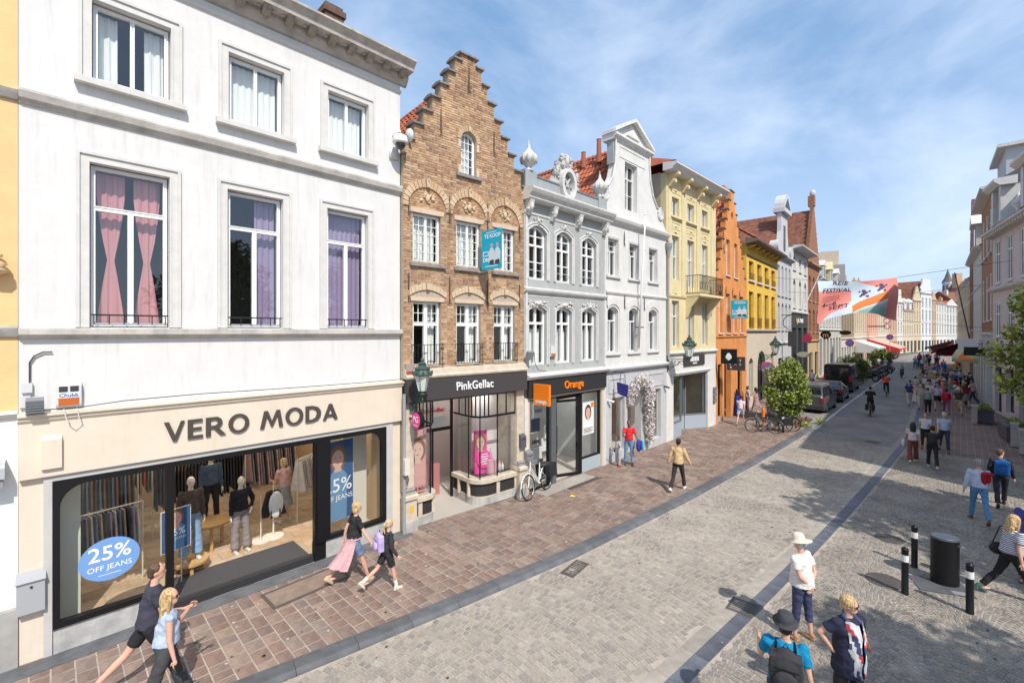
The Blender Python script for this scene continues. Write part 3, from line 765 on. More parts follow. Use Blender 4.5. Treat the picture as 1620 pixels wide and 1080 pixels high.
shell(b, L, 12.0, floors=(5.2, 8.7), back=3.5) if False else None
m = MB(); m.box(0, .31, 3.3, .25, 9, 11.95); m.box(L-.25, .31, 3.3, L, 9, 11.95); m.box(0, 9, 0, L, 9.25, 11.95); m.build('side_wall', WHITE, b)
m = MB(); m.box(.26, 3.2, 3.4, L-.26, 3.3, 11.9)
for z in (5.1, 8.9): m.box(.26, .31, z-.2, L-.26, 3.2, z)
m.box(.26, .31, 11.6, L-.26, 3.2, 11.7); m.build('interior_wall', MATS['room_wall'], b)
MB().add([(-.05, -.5, 12.16), (L+.1, -.5, 12.16), (L+.1, 5, 14.6), (-.05, 5, 14.6), (-.05, 10, 12.0), (L+.1, 10, 12.0)], [(0, 1, 2, 3), (3, 2, 5, 4)]).build('roof', PLAINTILE, b)
m = MB(); m.box(5.45, 1.5, 12.5, 5.95, 2.1, 13.7); m.box(5.4, 1.45, 13.7, 6.0, 2.15, 13.85); m.box(5.46, 1.52, 13.85, 5.94, 2.08, 13.97)
c_ = m.build('chimney', M('old_brick_dark', (.16, .10, .08), .9, nz=(14, .4)), b)
# cream fascia
FZ0, FZ1 = 2.9, 3.92
MB().box(0, -.10, FZ0, L, -.002, FZ1-.14).build('fascia', CREAM, b)
cornice(b, -.01, L+.03, FZ1-.14, [(0, 0), (.11, 0), (.14, .04), (.13, .07), (.18, .10), (.18, .13), (.02, .16), (0, .16)], CREAM, 'fascia_mould')
LET = {'V': (.80, [(0, 1), (.19, 1), (.43, .3), (.66, 1), (.80, 1), (.49, 0), (.34, 0)], []), 'E': (.62, [(0, 0), (.62, 0), (.62, .15), (.2, .15), (.2, .43), (.56, .43), (.56, .57), (.2, .57), (.2, .85), (.60, .85), (.60, 1), (0, 1)], []),
 'R': (.85, [(0, 0), (.2, 0), (.2, .40), (.32, .40), (.62, 0), (.86, 0), (.53, .43), (.66, .52), (.72, .70), (.66, .88), (.5, 1), (0, 1)], [[(.2, .54), (.40, .54), (.50, .62), (.52, .71), (.47, .82), (.38, .86), (.2, .86)]]),
 'O': (.96, [(.48+.48*cos(2*pi*k/24), .5+.53*sin(2*pi*k/24)) for k in range(24)], [[(.48+.29*cos(2*pi*k/20), .5+.39*sin(2*pi*k/20)) for k in range(20)]]),
 'M': (1.16, [(0, 0), (.18, 0), (.33, .68), (.54, .08), (.62, .08), (.87, .70), (.96, 0), (1.16, 0), (1.0, 1), (.83, 1), (.59, .38), (.38, 1), (.20, 1)], []),
 'D': (.88, [(0, 0), (.4, 0), (.7, .10), (.86, .33), (.88, .5), (.86, .67), (.7, .90), (.4, 1), (0, 1)], [[(.2, .15), (.38, .15), (.57, .25), (.66, .5), (.57, .75), (.38, .85), (.2, .85)]]),
 'A': (.86, [(0, 0), (.16, 0), (.24, .20), (.60, .20), (.67, 0), (.88, 0), (.53, 1), (.36, 1)], [[(.30, .34), (.55, .34), (.43, .72)]])}
xx = 0; LETM = M('sign_letter_brown', (.065, .055, .05), .6)
for ch_ in 'VERO MODA':
    if ch_ == ' ': xx += .40; continue
    w_, o_, h_ = LET[ch_]; k_ = .385
    MB().plate([((xx+p)*k_, q*.36) for p, q in o_], [[((xx+p)*k_, q*.36) for p, q in hh_] for hh_ in h_], 0, .03).build('letter', LETM, b, loc=(1.80, -.14, 3.19)); xx += w_+.13
# stone band, black frame with rounded corners
GS = M('brushed_stone_band', (.52, .51, .50), .6, nz=(4, .1))
f = MB(); f.plate([(.27, 0), (6.53, 0), (6.53, 2.899), (.27, 2.899)], [[(.37, -.01+.011), (6.34, .001), (6.34, 2.80), (.37, 2.80)]], -.05, .0); f.build('stone_surround', GS, b)
MB().box(.38, -.03, .0, 1.95, .10, .41).build('stall_riser', PLINTH, b); MB().box(4.80, -.03, .0, 6.33, .10, .41).build('stall_riser', PLINTH, b)
def rr(x0, x1, z0, z1, left=True, r=.34):
    n = 7
    if left: return [(x0, z0), (x1, z0), (x1, z1)]+[(x0+r-r*sin(pi/2*i/n), z1-r+r*cos(pi/2*i/n)) for i in range(n+1)]
    return [(x0, z0), (x1, z0)]+[(x1-r+r*cos(pi/2*i/n), z1-r+r*sin(pi/2*i/n)) for i in range(n+1)]+[(x0, z1)]
f = MB(); hl = rr(.46, 1.84, .50, 2.70); hr = rr(4.90, 6.22, .50, 2.70, False)
f.plate([(.371, .411), (1.96, .411), (1.96, 0.02), (4.54, .02), (4.54, .411), (6.339, .411), (6.339, 2.799), (.371, 2.799)][0:0] or [(.371, .411), (1.96, .411), (1.96, 2.70), (4.54, 2.70), (4.54, .411), (6.339, .411), (6.339, 2.799), (.371, 2.799)], [hl, hr], -.07, .06)
f.box(1.96-.09, -.055, .001, 1.959, .07, .41); f.box(4.541, -.055, .001, 4.80, .09, .41)
f.box(4.58, -.10, .41, 4.74, -.071, 2.7)
wf = f.build('display_window_frame', BLACK, b)
for pts in (hl, hr): MB().add([(x, .0, z) for x, z in pts], [tuple(range(len(pts)))]).build('pane', SHOPGLASS, wf)
MB().disc_y((1.07, 1.30), .40, -.012, -.006, 36, rz=.36).build('window_sticker', M('sticker_blue', (.16, .32, .62), .5), wf)
WT = M('white_print', (.82, .82, .82), .6)
text('25%', .34, .002, WT, wf, 1.07, 1.30, -.014, align='CENTER', bold=.004)
text('OFF JEANS', .125, .002, WT, wf, 1.07, 1.13, -.014, align='CENTER')
MB().box(.92, -.0145, 1.045, 1.22, -.0125, 1.052).build('underline', WT, wf)
# entrance step and floor of the shop
fl = MB(); fl.box(.25, .12, -.15, 6.52, 6.5, .10); fl.build('shop_floor_base', M('shop_mortar', (.38, .3, .22), .9), b)
TF = ramp_mat('travertine_tile', [(.50, .37, .25), (.44, .31, .20), (.56, .43, .30), (.47, .36, .26)], .5, nz=(3, .25), src='obj', bump=.05)
tm = MB().box(0, 0, 0, .78, .38, .012).mesh('floor_tile', TF)
for j in range(15):
    for i in range(-1, 9):
        x = .3+.79*i+(j % 2)*.38; y = .14+.39*j
        if x < .3 or x+.78 > 6.5 or (y < .9 and 1.9 < x < 4.4 and y+.38 < 1.2): continue
        inst('floor_tile', tm, b, (x, y, .10))
MB().box(1.96, -.02, .0, 4.53, .13, .15).build('door_step', M('black_step', (.03, .03, .032), .5), b)
MB().box(1.99, .14, .112, 4.5, 1.12, .13).build('door_mat', M('charcoal_mat', (.07, .07, .075), .95, nz=(30, .3)), b)
m = MB(); m.box(.25, 6.4, 0, 6.52, 6.5, 3.25); m.box(.25, .31, 0, .33, 6.4, 3.25); m.box(6.44, .31, 0, 6.52, 6.4, 3.25); m.box(.25, .1, 3.2, 6.52, 6.5, 3.3)
m.build('shop_wall', M('shop_interior_tan', (.46, .33, .20), .9), b)
LAMP = M('fill_panel', (1, .90, .74), emit=9)  # glow for added ceiling panels, so the shop interiors read as lit
def added_ceiling_light(b, x, y, z, w=.55, l=.55, m=None):  # added emissive panel; the fixture itself is unseen
    c = MB().box(x-w/2-.03, y-l/2-.03, z-.02, x+w/2+.03, y+l/2+.03, z).build('added_ceiling_light', DGREY, b); MB().box(x-w/2, y-l/2, z-.035, x+w/2, y+l/2, z-.021).build('light_panel', m or LAMP, c)
for x in (1.0, 2.6, 4.2, 5.7):
    for y in (1.3, 3.2, 5.0): added_ceiling_light(b, x, y, 3.19)  # grid of added panels brightening the clothes shop
m = MB(); m.box(.45, .5, .112, .72, .55, 2.7); m.build('display_panel', M('pale_green_panel', (.58, .60, .50), .8), b)
m = MB(); m.box(5.65, .9, .112, 6.3, .95, 2.9); m.build('display_panel', M('beige_panel', (.6, .57, .5), .8), b)
# bluestone strip and step along the front
MB().box(-.2, -.42, -.02, 6.9, -.051, .012).build('threshold_strip', BLUESTONE, b)
WB = b
# fittings on the white house
t = thing('alarm_box', 'white and orange alarm box with blue lettering on the white wall above the cream fascia', 'alarm box', (-10.45, .21, 4.17), pi/2)
m = MB(); m.xprof(-.15, .15, [(0, -.19), (-.08, -.19), (-.10, -.15), (-.10, .15), (-.07, .2), (0, .2)]); m.build('housing', M('alarm_white', (.62, .62, .62), .4), t)
MB().box(-.12, -.112, -.16, .12, -.1005, -.04).build('lens', M('alarm_orange', (.50, .13, .03), .3), t)
MB().box(-.13, -.108, -.04, .13, -.1005, .05).build('label_plate', WT, t)
for k in (-.065, .065): MB().box(k-.05, -.112, .06, k+.05, -.1005, .15).build('louvre', DGREY, t)
text('Chubb', .085, .002, M('print_blue', (.05, .12, .35), .5), t, 0, -.025, -.111, align='CENTER', bold=.002)
t = thing('floodlight', 'grey ribbed floodlight at the left end of the cream fascia', 'floodlight', (-10.45, -.17, 4.05), pi/2)
m = MB(); m.obox((0, -.2, 0), (.2, .12, .24), Matrix.Rotation(.4, 3, 'X')); m.tube([(0, 0, -.1), (0, -.14, -.1)], .02)
for k in range(6): m.obox((0, -.265-.0, -.09+.036*k), (.19, .03, .012), Matrix.Rotation(.4, 3, 'X'))
m.build('lamp_body', M('lamp_grey', (.2, .21, .23), .5), t)
t = thing('junction_box', 'two small white junction boxes with a bent cable beside the floodlight', 'junction box', (-10.45, -.28, 4.2), pi/2)
m = MB(); m.box(-.04, -.06, .05, .08, 0, .2); m.box(-.06, -.06, -.18, .06, 0, .0); m.build('box', M('box_white', (.6, .6, .6), .5), t)
MB().tube([(.05, -.03, .2), (.05, -.03, .52), (.1, -.03, .62), (.2, -.03, .68), (.3, -.03, .68)], .012, 5).build('cable', DGREY, t)
t = thing('facade_cable', 'thin dark cable sagging along the top of the cream fascia', 'cable', (-10.45, 0, 0), pi/2)
MB().tube([(-.1, -.2, 3.98), (.3, -.2, 3.97), (.9, -.2, 4.02), (2, -.19, 4.03), (3.6, -.2, 4.0), (5.4, -.19, 3.98), (6.6, -.2, 3.99)], .009, 5).build('cable', DGREY, t)
MB().tube([(.15, -.2, 3.97), (.18, -.22, 3.8), (.25, -.22, 3.72), (.33, -.22, 3.8), (.3, -.2, 3.97)], .008, 5).build('cable_loop', M('white_cable', (.6, .6, .58), .5), t)
t = thing('sensor_box', 'plain cream box on the cream fascia below the floodlight', 'box', (-10.55, .03, 3.25), pi/2)
MB().xprof(-.13, .10, [(.0, -.26), (-.16, -.26), (-.26, -.22), (-.26, .24), (-.2, .30), (0, .30)]).build('housing', CREAM, t)
t = thing('letterbox', 'grey metal letterbox on the pillar left of the shop window', 'letterbox', (-10.45, -.18, 1.10), pi/2)
m = MB(); m.xprof(-.19, .12, [(0, -.28), (-.13, -.28), (-.13, .22), (0, .32)]); m.build('box', M('letterbox_grey', (.36, .38, .40), .45), t)
MB().xprof(-.2, .13, [(0, .3), (-.15, .2), (-.16, .22), (0, .34)]).build('lid', MATS['letterbox_grey'], t); MB().lathe([(.015, 0), (.015, .02)], (-.03, -.14, .12), 8).build('lock', BLACK, t)
t = thing('security_camera', 'white dome security camera on the corner of the white house below the cornice', 'camera', (-10.45, 6.22, 10.0), pi/2)
m = MB(); m.box(-.12, -.06, -.35, .12, 0, -.05); m.tube([(0, 0, .25), (0, -.35, .28), (0, -.35, .2)], .03); m.lathe([(.05, .2), (.17, .14), (.2, .0), (.19, -.04)], (0, -.35, 0), 14); m.build('housing', M('camera_white', (.7, .7, .7), .4), t, smooth=True)
MB().ell((0, -.35, -.06), (.13, .13, .13), 12, 8).build('dome', DARKGLASS, t, smooth=True)
m = MB(); m.lathe([(.02, -.02), (.15, .0), (.17, .04), (.16, .05)], (0, 0, 0), 14); m.build('dish_antenna', MATS['camera_white'], t, loc=(.3, -.25, .3), rot=(0, radians(80), 0), smooth=True)
# ---------------------------------------------------------------- 2: tan brick stepped gable
b, L = building('stepped_gable_house', 'tan brick house with stepped gable and arched window heads over the nail shop', (-10.3, 6.43), (-9.95, 10.63))
cx = 2.06
steps = [(0, 9.85)]; zz = 9.85
hw = [2.06, 1.96, 1.70, 1.45, 1.20, .95, .70, .46, .24]
zs = [9.85, 10.30, 10.74, 11.19, 11.63, 12.08, 12.53, 12.97, 13.35-.25]
out = [(0, 3.95), (L, 3.95), (L, 9.4), (L, 9.85)]
lv = [(2.02, 10.25), (1.74, 10.70), (1.47, 11.14), (1.20, 11.59), (.94, 12.03), (.68, 12.48), (.46, 12.90), (.24, 13.12)]
out = [(0, 3.95), (L, 3.95), (L, 9.80)]
ph = 9.80
for w, z in lv: out += [(cx+w, ph), (cx+w, z)]; ph = z
for w, z in reversed(lv):
    out += [(cx-w, z)]; 
    nz_ = [q for q in lv if q[1] < z]; out += [(cx-w, nz_[-1][1] if nz_ else 9.80)]
out += [(0, 9.80)]
W2 = [(.27, 1.13), (1.64, 2.50), (2.99, 3.84)]
holes = [rect(a, e, 7.06, 8.37) for a, e in W2]+[rect(a, e, 4.27, 6.02) for a, e in W2]+[rect(1.80, 2.33, 9.73, 10.96, .26, 10)]
wall(b, out, holes, MORTAR)
solid = [arc_pts((a+e)/2, 8.50, .56, .56, 0, pi, 14) for a, e in W2]
big = [arc_pts((a+e)/2, 8.50, .74, .80, 0, pi, 14) for a, e in W2]
low = [[((a+e)/2-.58, 6.13), ((a+e)/2+.58, 6.13), ((a+e)/2+.5, 6.42), ((a+e)/2, 6.55), ((a+e)/2-.5, 6.42)] for a, e in W2]
lint = [rect(a-.08, e+.08, 8.37, 8.50) for a, e in W2]+[rect(a-.08, e+.08, 6.02, 6.13) for a, e in W2]
garch = [(2.065+.40*cos(pi*i/10), 10.70+.42*sin(pi*i/10)) for i in range(11)]+[(1.665, 10.70)]
hs2 = [list(h) for h in holes[:6]]+[holes[6]]
br_holes = hs2[:6]+big+low+lint
brk = MB()
def near_arch(loops): return loops
brickwork(b, out, br_holes+[[(2.065+.40, 10.70)]+garch[1:11]+[(1.80, 10.70), (1.80, 9.73), (2.33, 9.73), (2.33, 10.70)]], BRICK)
for sx_, (a, e) in zip(range(3), W2):    # tympana of smaller bricks, carved panel, voussoirs, lintel
    xc = (a+e)/2
    brickwork(b, solid[sx_], [], BRICK, y=.03, seed=20+sx_) if False else None
    wall(b, solid[sx_], [], BRICK, t=.02, y0=-.002, name='tympanum')
    brickwork(b, arc_pts(xc, 8.50, .54, .54, 0, pi, 14), [], BRICK, y=-.008, seed=30+sx_, name='tympanum_bricks')
    ornament(b, xc, 8.78, .46, .36, YSTONE, seed=sx_, n=18, y=-.03, dep=.05, name='carved_cartouche')
    nv = 17
    for k in range(nv):
        a0 = pi*k/nv+.012; a1 = pi*(k+1)/nv-.012
        if .45 < (a0+a1)/2 < pi-.45 or True:
            P = [(xc+.575*cos(a0), 8.50+.575*sin(a0)), (xc+.735*cos(a0), 8.50+.79*sin(a0)), (xc+.735*cos(a1), 8.50+.79*sin(a1)), (xc+.575*cos(a1), 8.50+.575*sin(a1))]
            big_ = k in (2, 3, 8, 13, 14)
            MB().yprof(-.045 if k != 8 else -.10, .01, P).build('voussoir', YSTONE if big_ else BRICK, b)
    ornament(b, xc, 9.26, .14, .2, YSTONE, seed=7+sx_, n=6, y=-.08, name='mask')
    MB().box(a-.08, -.03, 8.371, e+.08, .05, 8.499).build('lintel', PINKST, b)
    MB().box(a-.08, -.045, 6.021, e+.08, .05, 6.129).build('lintel', PINKST, b)
    nv = 11
    for k in range(nv):
        t0 = (k+.04)/nv; t1 = (k+.96)/nv; f_ = lambda t, r: (xc-.58*(1+.04*r)+1.16*(1+.04*r)*t, 6.135+.20*(1-(2*t-1)**2)+(.17 if r else 0)*(1-.2*abs(2*t-1)))
        MB().yprof(-.04 if k != 5 else -.09, .01, [f_(t0, 0), f_(t1, 0), f_(t1, 1), f_(t0, 1)]).build('voussoir', YSTONE, b)
    MB().xprof(a-.10, e+.14, [(.1, 7.04), (-.09, 7.02), (-.09, 6.94), (.0, 6.94), (.1, 6.96)]).build('sill', M('sill_grey', (.28, .26, .25), .85, nz=(9, .3)), b)
    window(b, a+.01, e-.01, 7.07, 8.36, y=.10, cols=2, fw=.06, bars=(2, 5), barw=.014, curtain=(NET, 'full'))
    window(b, a+.01, e-.01, 4.28, 6.01, y=.10, cols=2, fw=.06, trans=(1.14,), mw=.10, topbars=(2, 2), barw=.014, curtain=(NET, 'right'))
    bar_rail(b, a-.04, e+.05, 4.32, 4.86, -.10, 10, ret=.1)
for x, z in ((.14, 8.25), (1.40, 8.25), (2.73, 8.25), (4.0, 8.1), (.14, 6.0), (1.40, 6.0), (2.73, 6.0), (4.0, 5.95), (1.12, 10.6), (2.98, 10.5), (2.06, 12.1)): anchor(b, x, z, .75)
gw = window(b, 1.81, 2.32, 9.74, 10.95, y=.10, rise=.25, cols=1, fw=.05, bars=(3, 5), barw=.014, curtain=(NET, 'full'))
for k in range(13):
    a0 = pi*k/13+.015; a1 = pi*(k+1)/13-.015
    MB().yprof(-.03 if k != 6 else -.07, .01, [(2.065+.275*cos(a0), 10.70+.275*sin(a0)), (2.065+.40*cos(a0), 10.70+.42*sin(a0)), (2.065+.40*cos(a1), 10.70+.42*sin(a1)), (2.065+.275*cos(a1), 10.70+.275*sin(a1))]).build('voussoir', BRICK if k != 6 else YSTONE, b)
for x in (1.70, 2.34):
    for z in (9.74, 10.46): MB().box(x, -.02, z, x+.09, .02, z+.22).build('quoin_block', PINKST, b)
MB().xprof(1.62, 2.5, [(.1, 9.73), (-.09, 9.71), (-.09, 9.62), (.1, 9.64)]).build('sill', MATS['sill_grey'], b)
CAP = M('coping_stone', (.27, .24, .21), .9, nz=(8, .4), bump=.4)
ph = 0
for i, (w, z) in enumerate(lv):
    nx = lv[i+1][0] if i+1 < len(lv) else 0
    for s in (-1, 1):
        if i == len(lv)-1 and s == 1: continue
        x0, x1 = (cx-w-.07, cx-nx+.005) if s == -1 else (cx+nx-.005, cx+w+.07)
        if i == len(lv)-1: x0, x1 = cx-w-.09, cx+w+.09
        MB().xprof(x0, x1, [(-.08, z), (.36, z), (.36, z+.05), (.14, z+.09), (-.08, z+.05)]).build('coping', CAP, b)
for s in (-1, 1): 
    x0, x1 = (-.01, cx-2.02) if s == -1 else (cx+2.02, L+.05)
    MB().xprof(x0, x1+.02, [(-.08, 9.80), (.36, 9.80), (.36, 9.85), (.14, 9.89), (-.08, 9.85)]).build('coping', CAP, b)
m = MB(); m.box(0, .31, 0, .22, 9, 9.6); m.box(L-.22, .31, 0, L, 9, 9.6); m.box(0, 9, 0, L, 9.2, 9.6); m.build('side_wall', MORTAR, b)
m = MB(); m.box(.23, 3, 3.6, L-.23, 3.1, 9.6)
for z in (4.2, 6.95, 9.6): m.box(.23, .31, z-.15, L-.23, 3, z-.01)
m.build('interior_wall', MATS['room_wall'], b)
ang = atan2(12.85-9.75, 2.06)
MB().add([(0, .3, 9.72), (0, 9, 9.72), (cx, 9, 12.8), (cx, .3, 12.8), (L, .3, 9.72), (L, 9, 9.72)], [(0, 1, 2, 3), (3, 2, 5, 4)]).build('roof', PLAINTILE, b)
pantiles(b, (0.0, .33, 9.74), (0, 1, 0), (cos(ang), 0, sin(ang)), 26, 11, RTILE)
pantiles(b, (L, 6.0, 9.74), (0, -1, 0), (-cos(ang), 0, sin(ang)), 26, 11, RTILE)
m = MB(); m.box(2.95, 1.2, 11, 3.4, 1.8, 12.6); m.box(2.9, 1.15, 12.6, 3.45, 1.85, 12.7); m.build('chimney', MATS['old_brick_dark'], b)
# nail shop
DKF = M('fascia_anthracite', (.055, .05, .052), .55)
cornice(b, 0, L, 3.98, [(0, 0), (.20, .0), (.22, .05), (.12, .10), (.10, .22), (.0, .26)], M('cream_stone', (.58, .50, .40), .8, nz=(6, .2)), 'stone_band')
MB().box(.02, -.18, 3.38, L-.02, .0, 3.97).build('fascia', DKF, b)
text('PinkGellac', .33, .03, WT, b, 1.50, 3.58, -.20, bold=.003, sx=.88, spacing=1.07)
CS = MATS['cream_stone']
for x0, x1 in ((.0, .30), (3.92, L)):
    m = MB(); m.box(x0, 0, 1.0, x1, .3, 3.38); m.build('pier', CS, b)
    m = MB(); m.box(x0-.0, -.14, .0, x1+.04, .3, .28); m.build('pier_foot', PLINTH, b)
    m = MB(); m.box(x0, -.12, .28, x1+.03, .3, .85); m.xprof(x0-.02, x1+.06, [(.3, .85), (-.17, .85), (-.17, .93), (-.1, .97), (.3, .97)]); m.build('pier_base', CS, b)
    MB().xprof(x0, x1, [(.0, .97), (-.1, .97), (-.06, 1.03), (-.09, 1.07), (-.03, 1.12), (0, 1.12)]).build('pier_mould', MATS['sill_grey'], b)
def curvebay(pts, name, stl=()):
    """bowed shop bay on a plan polyline"""
    w = None
    def band(z0, z1, th, off=0, mat_=CS, nm='x'):
        m = MB(); P = []
        n = len(pts)
        def offp(d):
            R = []
            for i, p in enumerate(pts):
                a = pts[max(0, i-1)]; c = pts[min(n-1, i+1)]; dx, dy = c[0]-a[0], c[1]-a[1]; l = hypot(dx, dy); R.append((p[0]+dy/l*d, p[1]-dx/l*d))
            return R
        A, Bb = offp(off), offp(off-th)
        V = [(x, y, z0) for x, y in A]+[(x, y, z1) for x, y in A]+[(x, y, z0) for x, y in Bb]+[(x, y, z1) for x, y in Bb]
        F = []
        for i in range(n-1): F += [(i, i+1, n+i+1, n+i), (2*n+i, 3*n+i, 3*n+i+1, 2*n+i+1), (n+i, n+i+1, 3*n+i+1, 3*n+i), (i, 2*n+i, 2*n+i+1, i+1)]
        F += [(0, n, 3*n, 2*n), (n-1, 3*n-1, 4*n-1, 2*n-1) if False else (n-1, 2*n-1, 4*n-1, 3*n-1)]
        m.add(V, F); return m.build(nm, mat_, w if nm in ('bulkhead', 'ledge', 'pane', 'transom', 'foot', 'head') and w else b)
    w = band(.02, .24, .08, 0, PLINTH, 'shop_bay')
    band(.24, .70, .05, -.02, M('dark_vent', (.03, .028, .028), .7), 'bulkhead'); band(.64, .70, .07, 0, CS, 'head'); band(.67, .79, .30, .06, CS, 'ledge'); band(.235, .28, .07, 0, CS, 'foot')
    band(.78, 3.37, .012, -.05, SHOPGLASS, 'pane'); band(2.62, 2.68, .05, -.03, BLACK, 'transom')
    tot = 0; 
    for i, p in enumerate(pts):
        MB().box(p[0]-.012, p[1]+.03-.012, 2.68, p[0]+.012, p[1]+.055, 3.37).build('glazing_bar', BLACK, w)
        if i % 3 == 0: MB().box(p[0]-.014, p[1]+.03, .78, p[0]+.014, p[1]+.058, 2.62).build('glazing_bar', BLACK, w)
        if i in stl: MB().box(p[0]-.06, p[1]-.012, .24, p[0]+.06, p[1]+.05, .70).build('stile', CS, w)
    return w
rb = [(2.40, 1.35), (2.40, .95), (2.41, .62)]+[(2.41+.45-.45*cos(pi/2*i/5), .45-.40*sin(pi/2*i/5)) for i in range(6)]+[(3.2, .05), (3.55, .05), (3.92, .05)]
lb = [(.30, .05), (.52, .05), (.74, .05)]+[(.74+.34*sin(pi/2*i/4), .41-.36*cos(pi/2*i/4)) for i in range(1, 5)]+[(1.08, .85), (1.08, 1.35)]
curvebay(rb, 'r', (1, 3, 9, 11)); curvebay(lb, 'l', (1, 4, 7))
MB().box(.3, .8 if False else .05, 3.30, 3.92, 1.4, 3.37).build('bay_ceiling', DKF, b)
m = MB(); m.box(.30, 3.2, .0, L-.2, 3.3, 3.5); m.build('shop_back_wall', M('mauve_wall', (.55, .45, .42), .85), b)
m = MB(); m.box(.3, .1, .0, L-.2, 3.2, .02); m.build('shop_floor', M('grey_floor', (.42, .39, .35), .6), b)
MB().box(2.9, 1.0, .78, 3.9, 1.05, 3.3).build('window_back', M('pale_mauve', (.72, .64, .62), .85), b)
MB().add([(2.43, .5, .775), (2.9, .1, .775), (3.9, .1, .775), (3.9, 1.3, .775), (2.43, 1.3, .775)], [(0, 1, 2, 3, 4)]).build('window_ledge_top', DGREY, b)
m = MB(); m.box(1.08, 1.33, .02, 1.15, 1.40, 3.3); m.box(2.33, 1.33, .02, 2.40, 1.40, 3.3); m.box(1.15, 1.33, 2.15, 2.33, 1.40, 2.25); m.box(1.66, 1.34, .02, 1.70, 1.39, 2.15)
dr = m.build('door_frame', BLACK, b)
MB().add([(1.15, 1.37, 2.25), (2.33, 1.37, 2.25), (2.33, 1.37, 3.3), (1.15, 1.37, 3.3)], [(0, 1, 2, 3)]).build('pane', SHOPGLASS, dr)
MB().add([(1.15, 1.37, .05), (1.66, 1.37, .05), (1.66, 1.37, 2.15), (1.15, 1.37, 2.15)], [(0, 1, 2, 3)]).build('pane', SHOPGLASS, dr)
MB().box(1.15, 1.8, .02, 2.2, 2.6, 1.0).build('counter', M('dusty_pink', (.40, .17, .17), .5), b)
MB().box(1.25, 1.335, 2.32, 2.1, 1.36, 2.6).build('light_panel', M('panel_white', (.55, .57, .55), .5), b)
text('PinkGellac', .2, .02, M('neon_pink', (.62, .05, .12), .4), b, 1.22, 2.75, 1.3, name='window_lettering', bold=.005)
PB = b
FILL_LAMPW = M('fill_panel_white', (1, .95, .90), emit=8)  # whiter glow for the added panels of other shops
added_ceiling_light(b, 3.2, .7, 3.29, .8, .4, FILL_LAMPW); added_ceiling_light(b, .7, .7, 3.29, .35, .5, FILL_LAMPW); added_ceiling_light(b, 1.7, 2.2, 3.4, .9, .6, FILL_LAMPW); added_ceiling_light(b, 3.2, 2.2, 3.4, .9, .6, FILL_LAMPW)  # unseen panels added to light the bays and the nail shop
PK = M('hot_pink', (.80, .06, .30), .5); SKINP = M('poster_skin', (.62, .38, .30), .6)
def worldof(bld, x, y, z): bpy.context.view_layer.update(); return bld.matrix_world @ Vector((x, y, z))
def local_thing(bld, name, label, cat, x, y, z, rz=0, group=None):
    a = bld.rotation_euler[2]; p = (bld.location[0]+x*cos(a)-y*sin(a), bld.location[1]+x*sin(a)+y*cos(a), z)
    return thing(name, label, cat, p, a+rz, group)
def face_print(t, x, z, s, y, hair=(.25, .12, .06), skin=None):
    """flat printed portrait"""
    sk = skin or SKINP; H = M('poster_hair_%d' % int(hair[0]*100), hair, .7)
    MB().disc_y((x, z+.01*s), .24*s, y-.001, y, 20, rz=.34*s).build('printed_hair', H, t)
    MB().disc_y((x, z-.02*s), .17*s, y-.003, y-.0015, 20, rz=.24*s).build('printed_face', sk, t)
    MB().yprof(y-.0025, y-.001, [(x-.08*s, z-.2*s), (x+.08*s, z-.2*s), (x+.1*s, z-.36*s), (x-.1*s, z-.36*s)]).build('printed_neck', sk, t)
    for k in (-.07, .07): MB().disc_y((x+k*s, z+.02*s), .022*s, y-.0045, y-.0035, 8, rz=.012*s).build('printed_eye', BLACK, t)
    MB().disc_y((x, z-.12*s), .045*s, y-.0045, y-.0035, 10, rz=.014*s).build('printed_lips', M('print_red', (.5, .08, .08), .5), t)
t = local_thing(b, 'poster_stand', 'tall pink framed beauty poster standing in the left bay of the nail shop', 'poster', .66, .45, .78, -.1)
MB().box(-.26, 0, .12, .26, .03, 1.75).build('frame', M('pink_frame', (.62, .25, .27), .5), t); MB().box(-.22, -.006, .17, .22, -.001, 1.70).build('print', M('poster_pink', (.68, .36, .33), .6), t)
face_print(t, 0, 1.15, 1.0, -.008, skin=M('poster_skin2', (.75, .48, .40), .6)); MB().box(-.2, -.08, 0, .2, .1, .02).build('foot', MATS['pink_frame'], t); MB().box(-.02, 0, .02, .02, .02, .12).build('post', MATS['pink_frame'], t)
t = local_thing(b, 'poster_stand', 'bright pink standee with portrait and round badge in the right bay of the nail shop', 'poster', 2.95, .62, .78, -.2)
MB().box(-.22, 0, 0, .22, .03, 1.35).build('panel', PK, t); face_print(t, 0, .98, .8, -.002)
MB().disc_y((.12, .45), .27, -.06, -.045, 24).build('badge', PK, t)
for i in range(5): MB().box(.12-.10-.03*(i % 2), -.064, .60-.075*i, .12+.10+.03*(i % 2), -.061, .63-.075*i).build('badge_print', WT, t)
t = local_thing(b, 'display_drum', 'pale pink display drum beside the pink standee', 'display stand', 3.28, .5, .78); MB().lathe([(.17, 0), (.17, .42), (.0, .43)], n=18).build('drum', M('pale_pink', (.66, .36, .40), .6), t, angle=40)
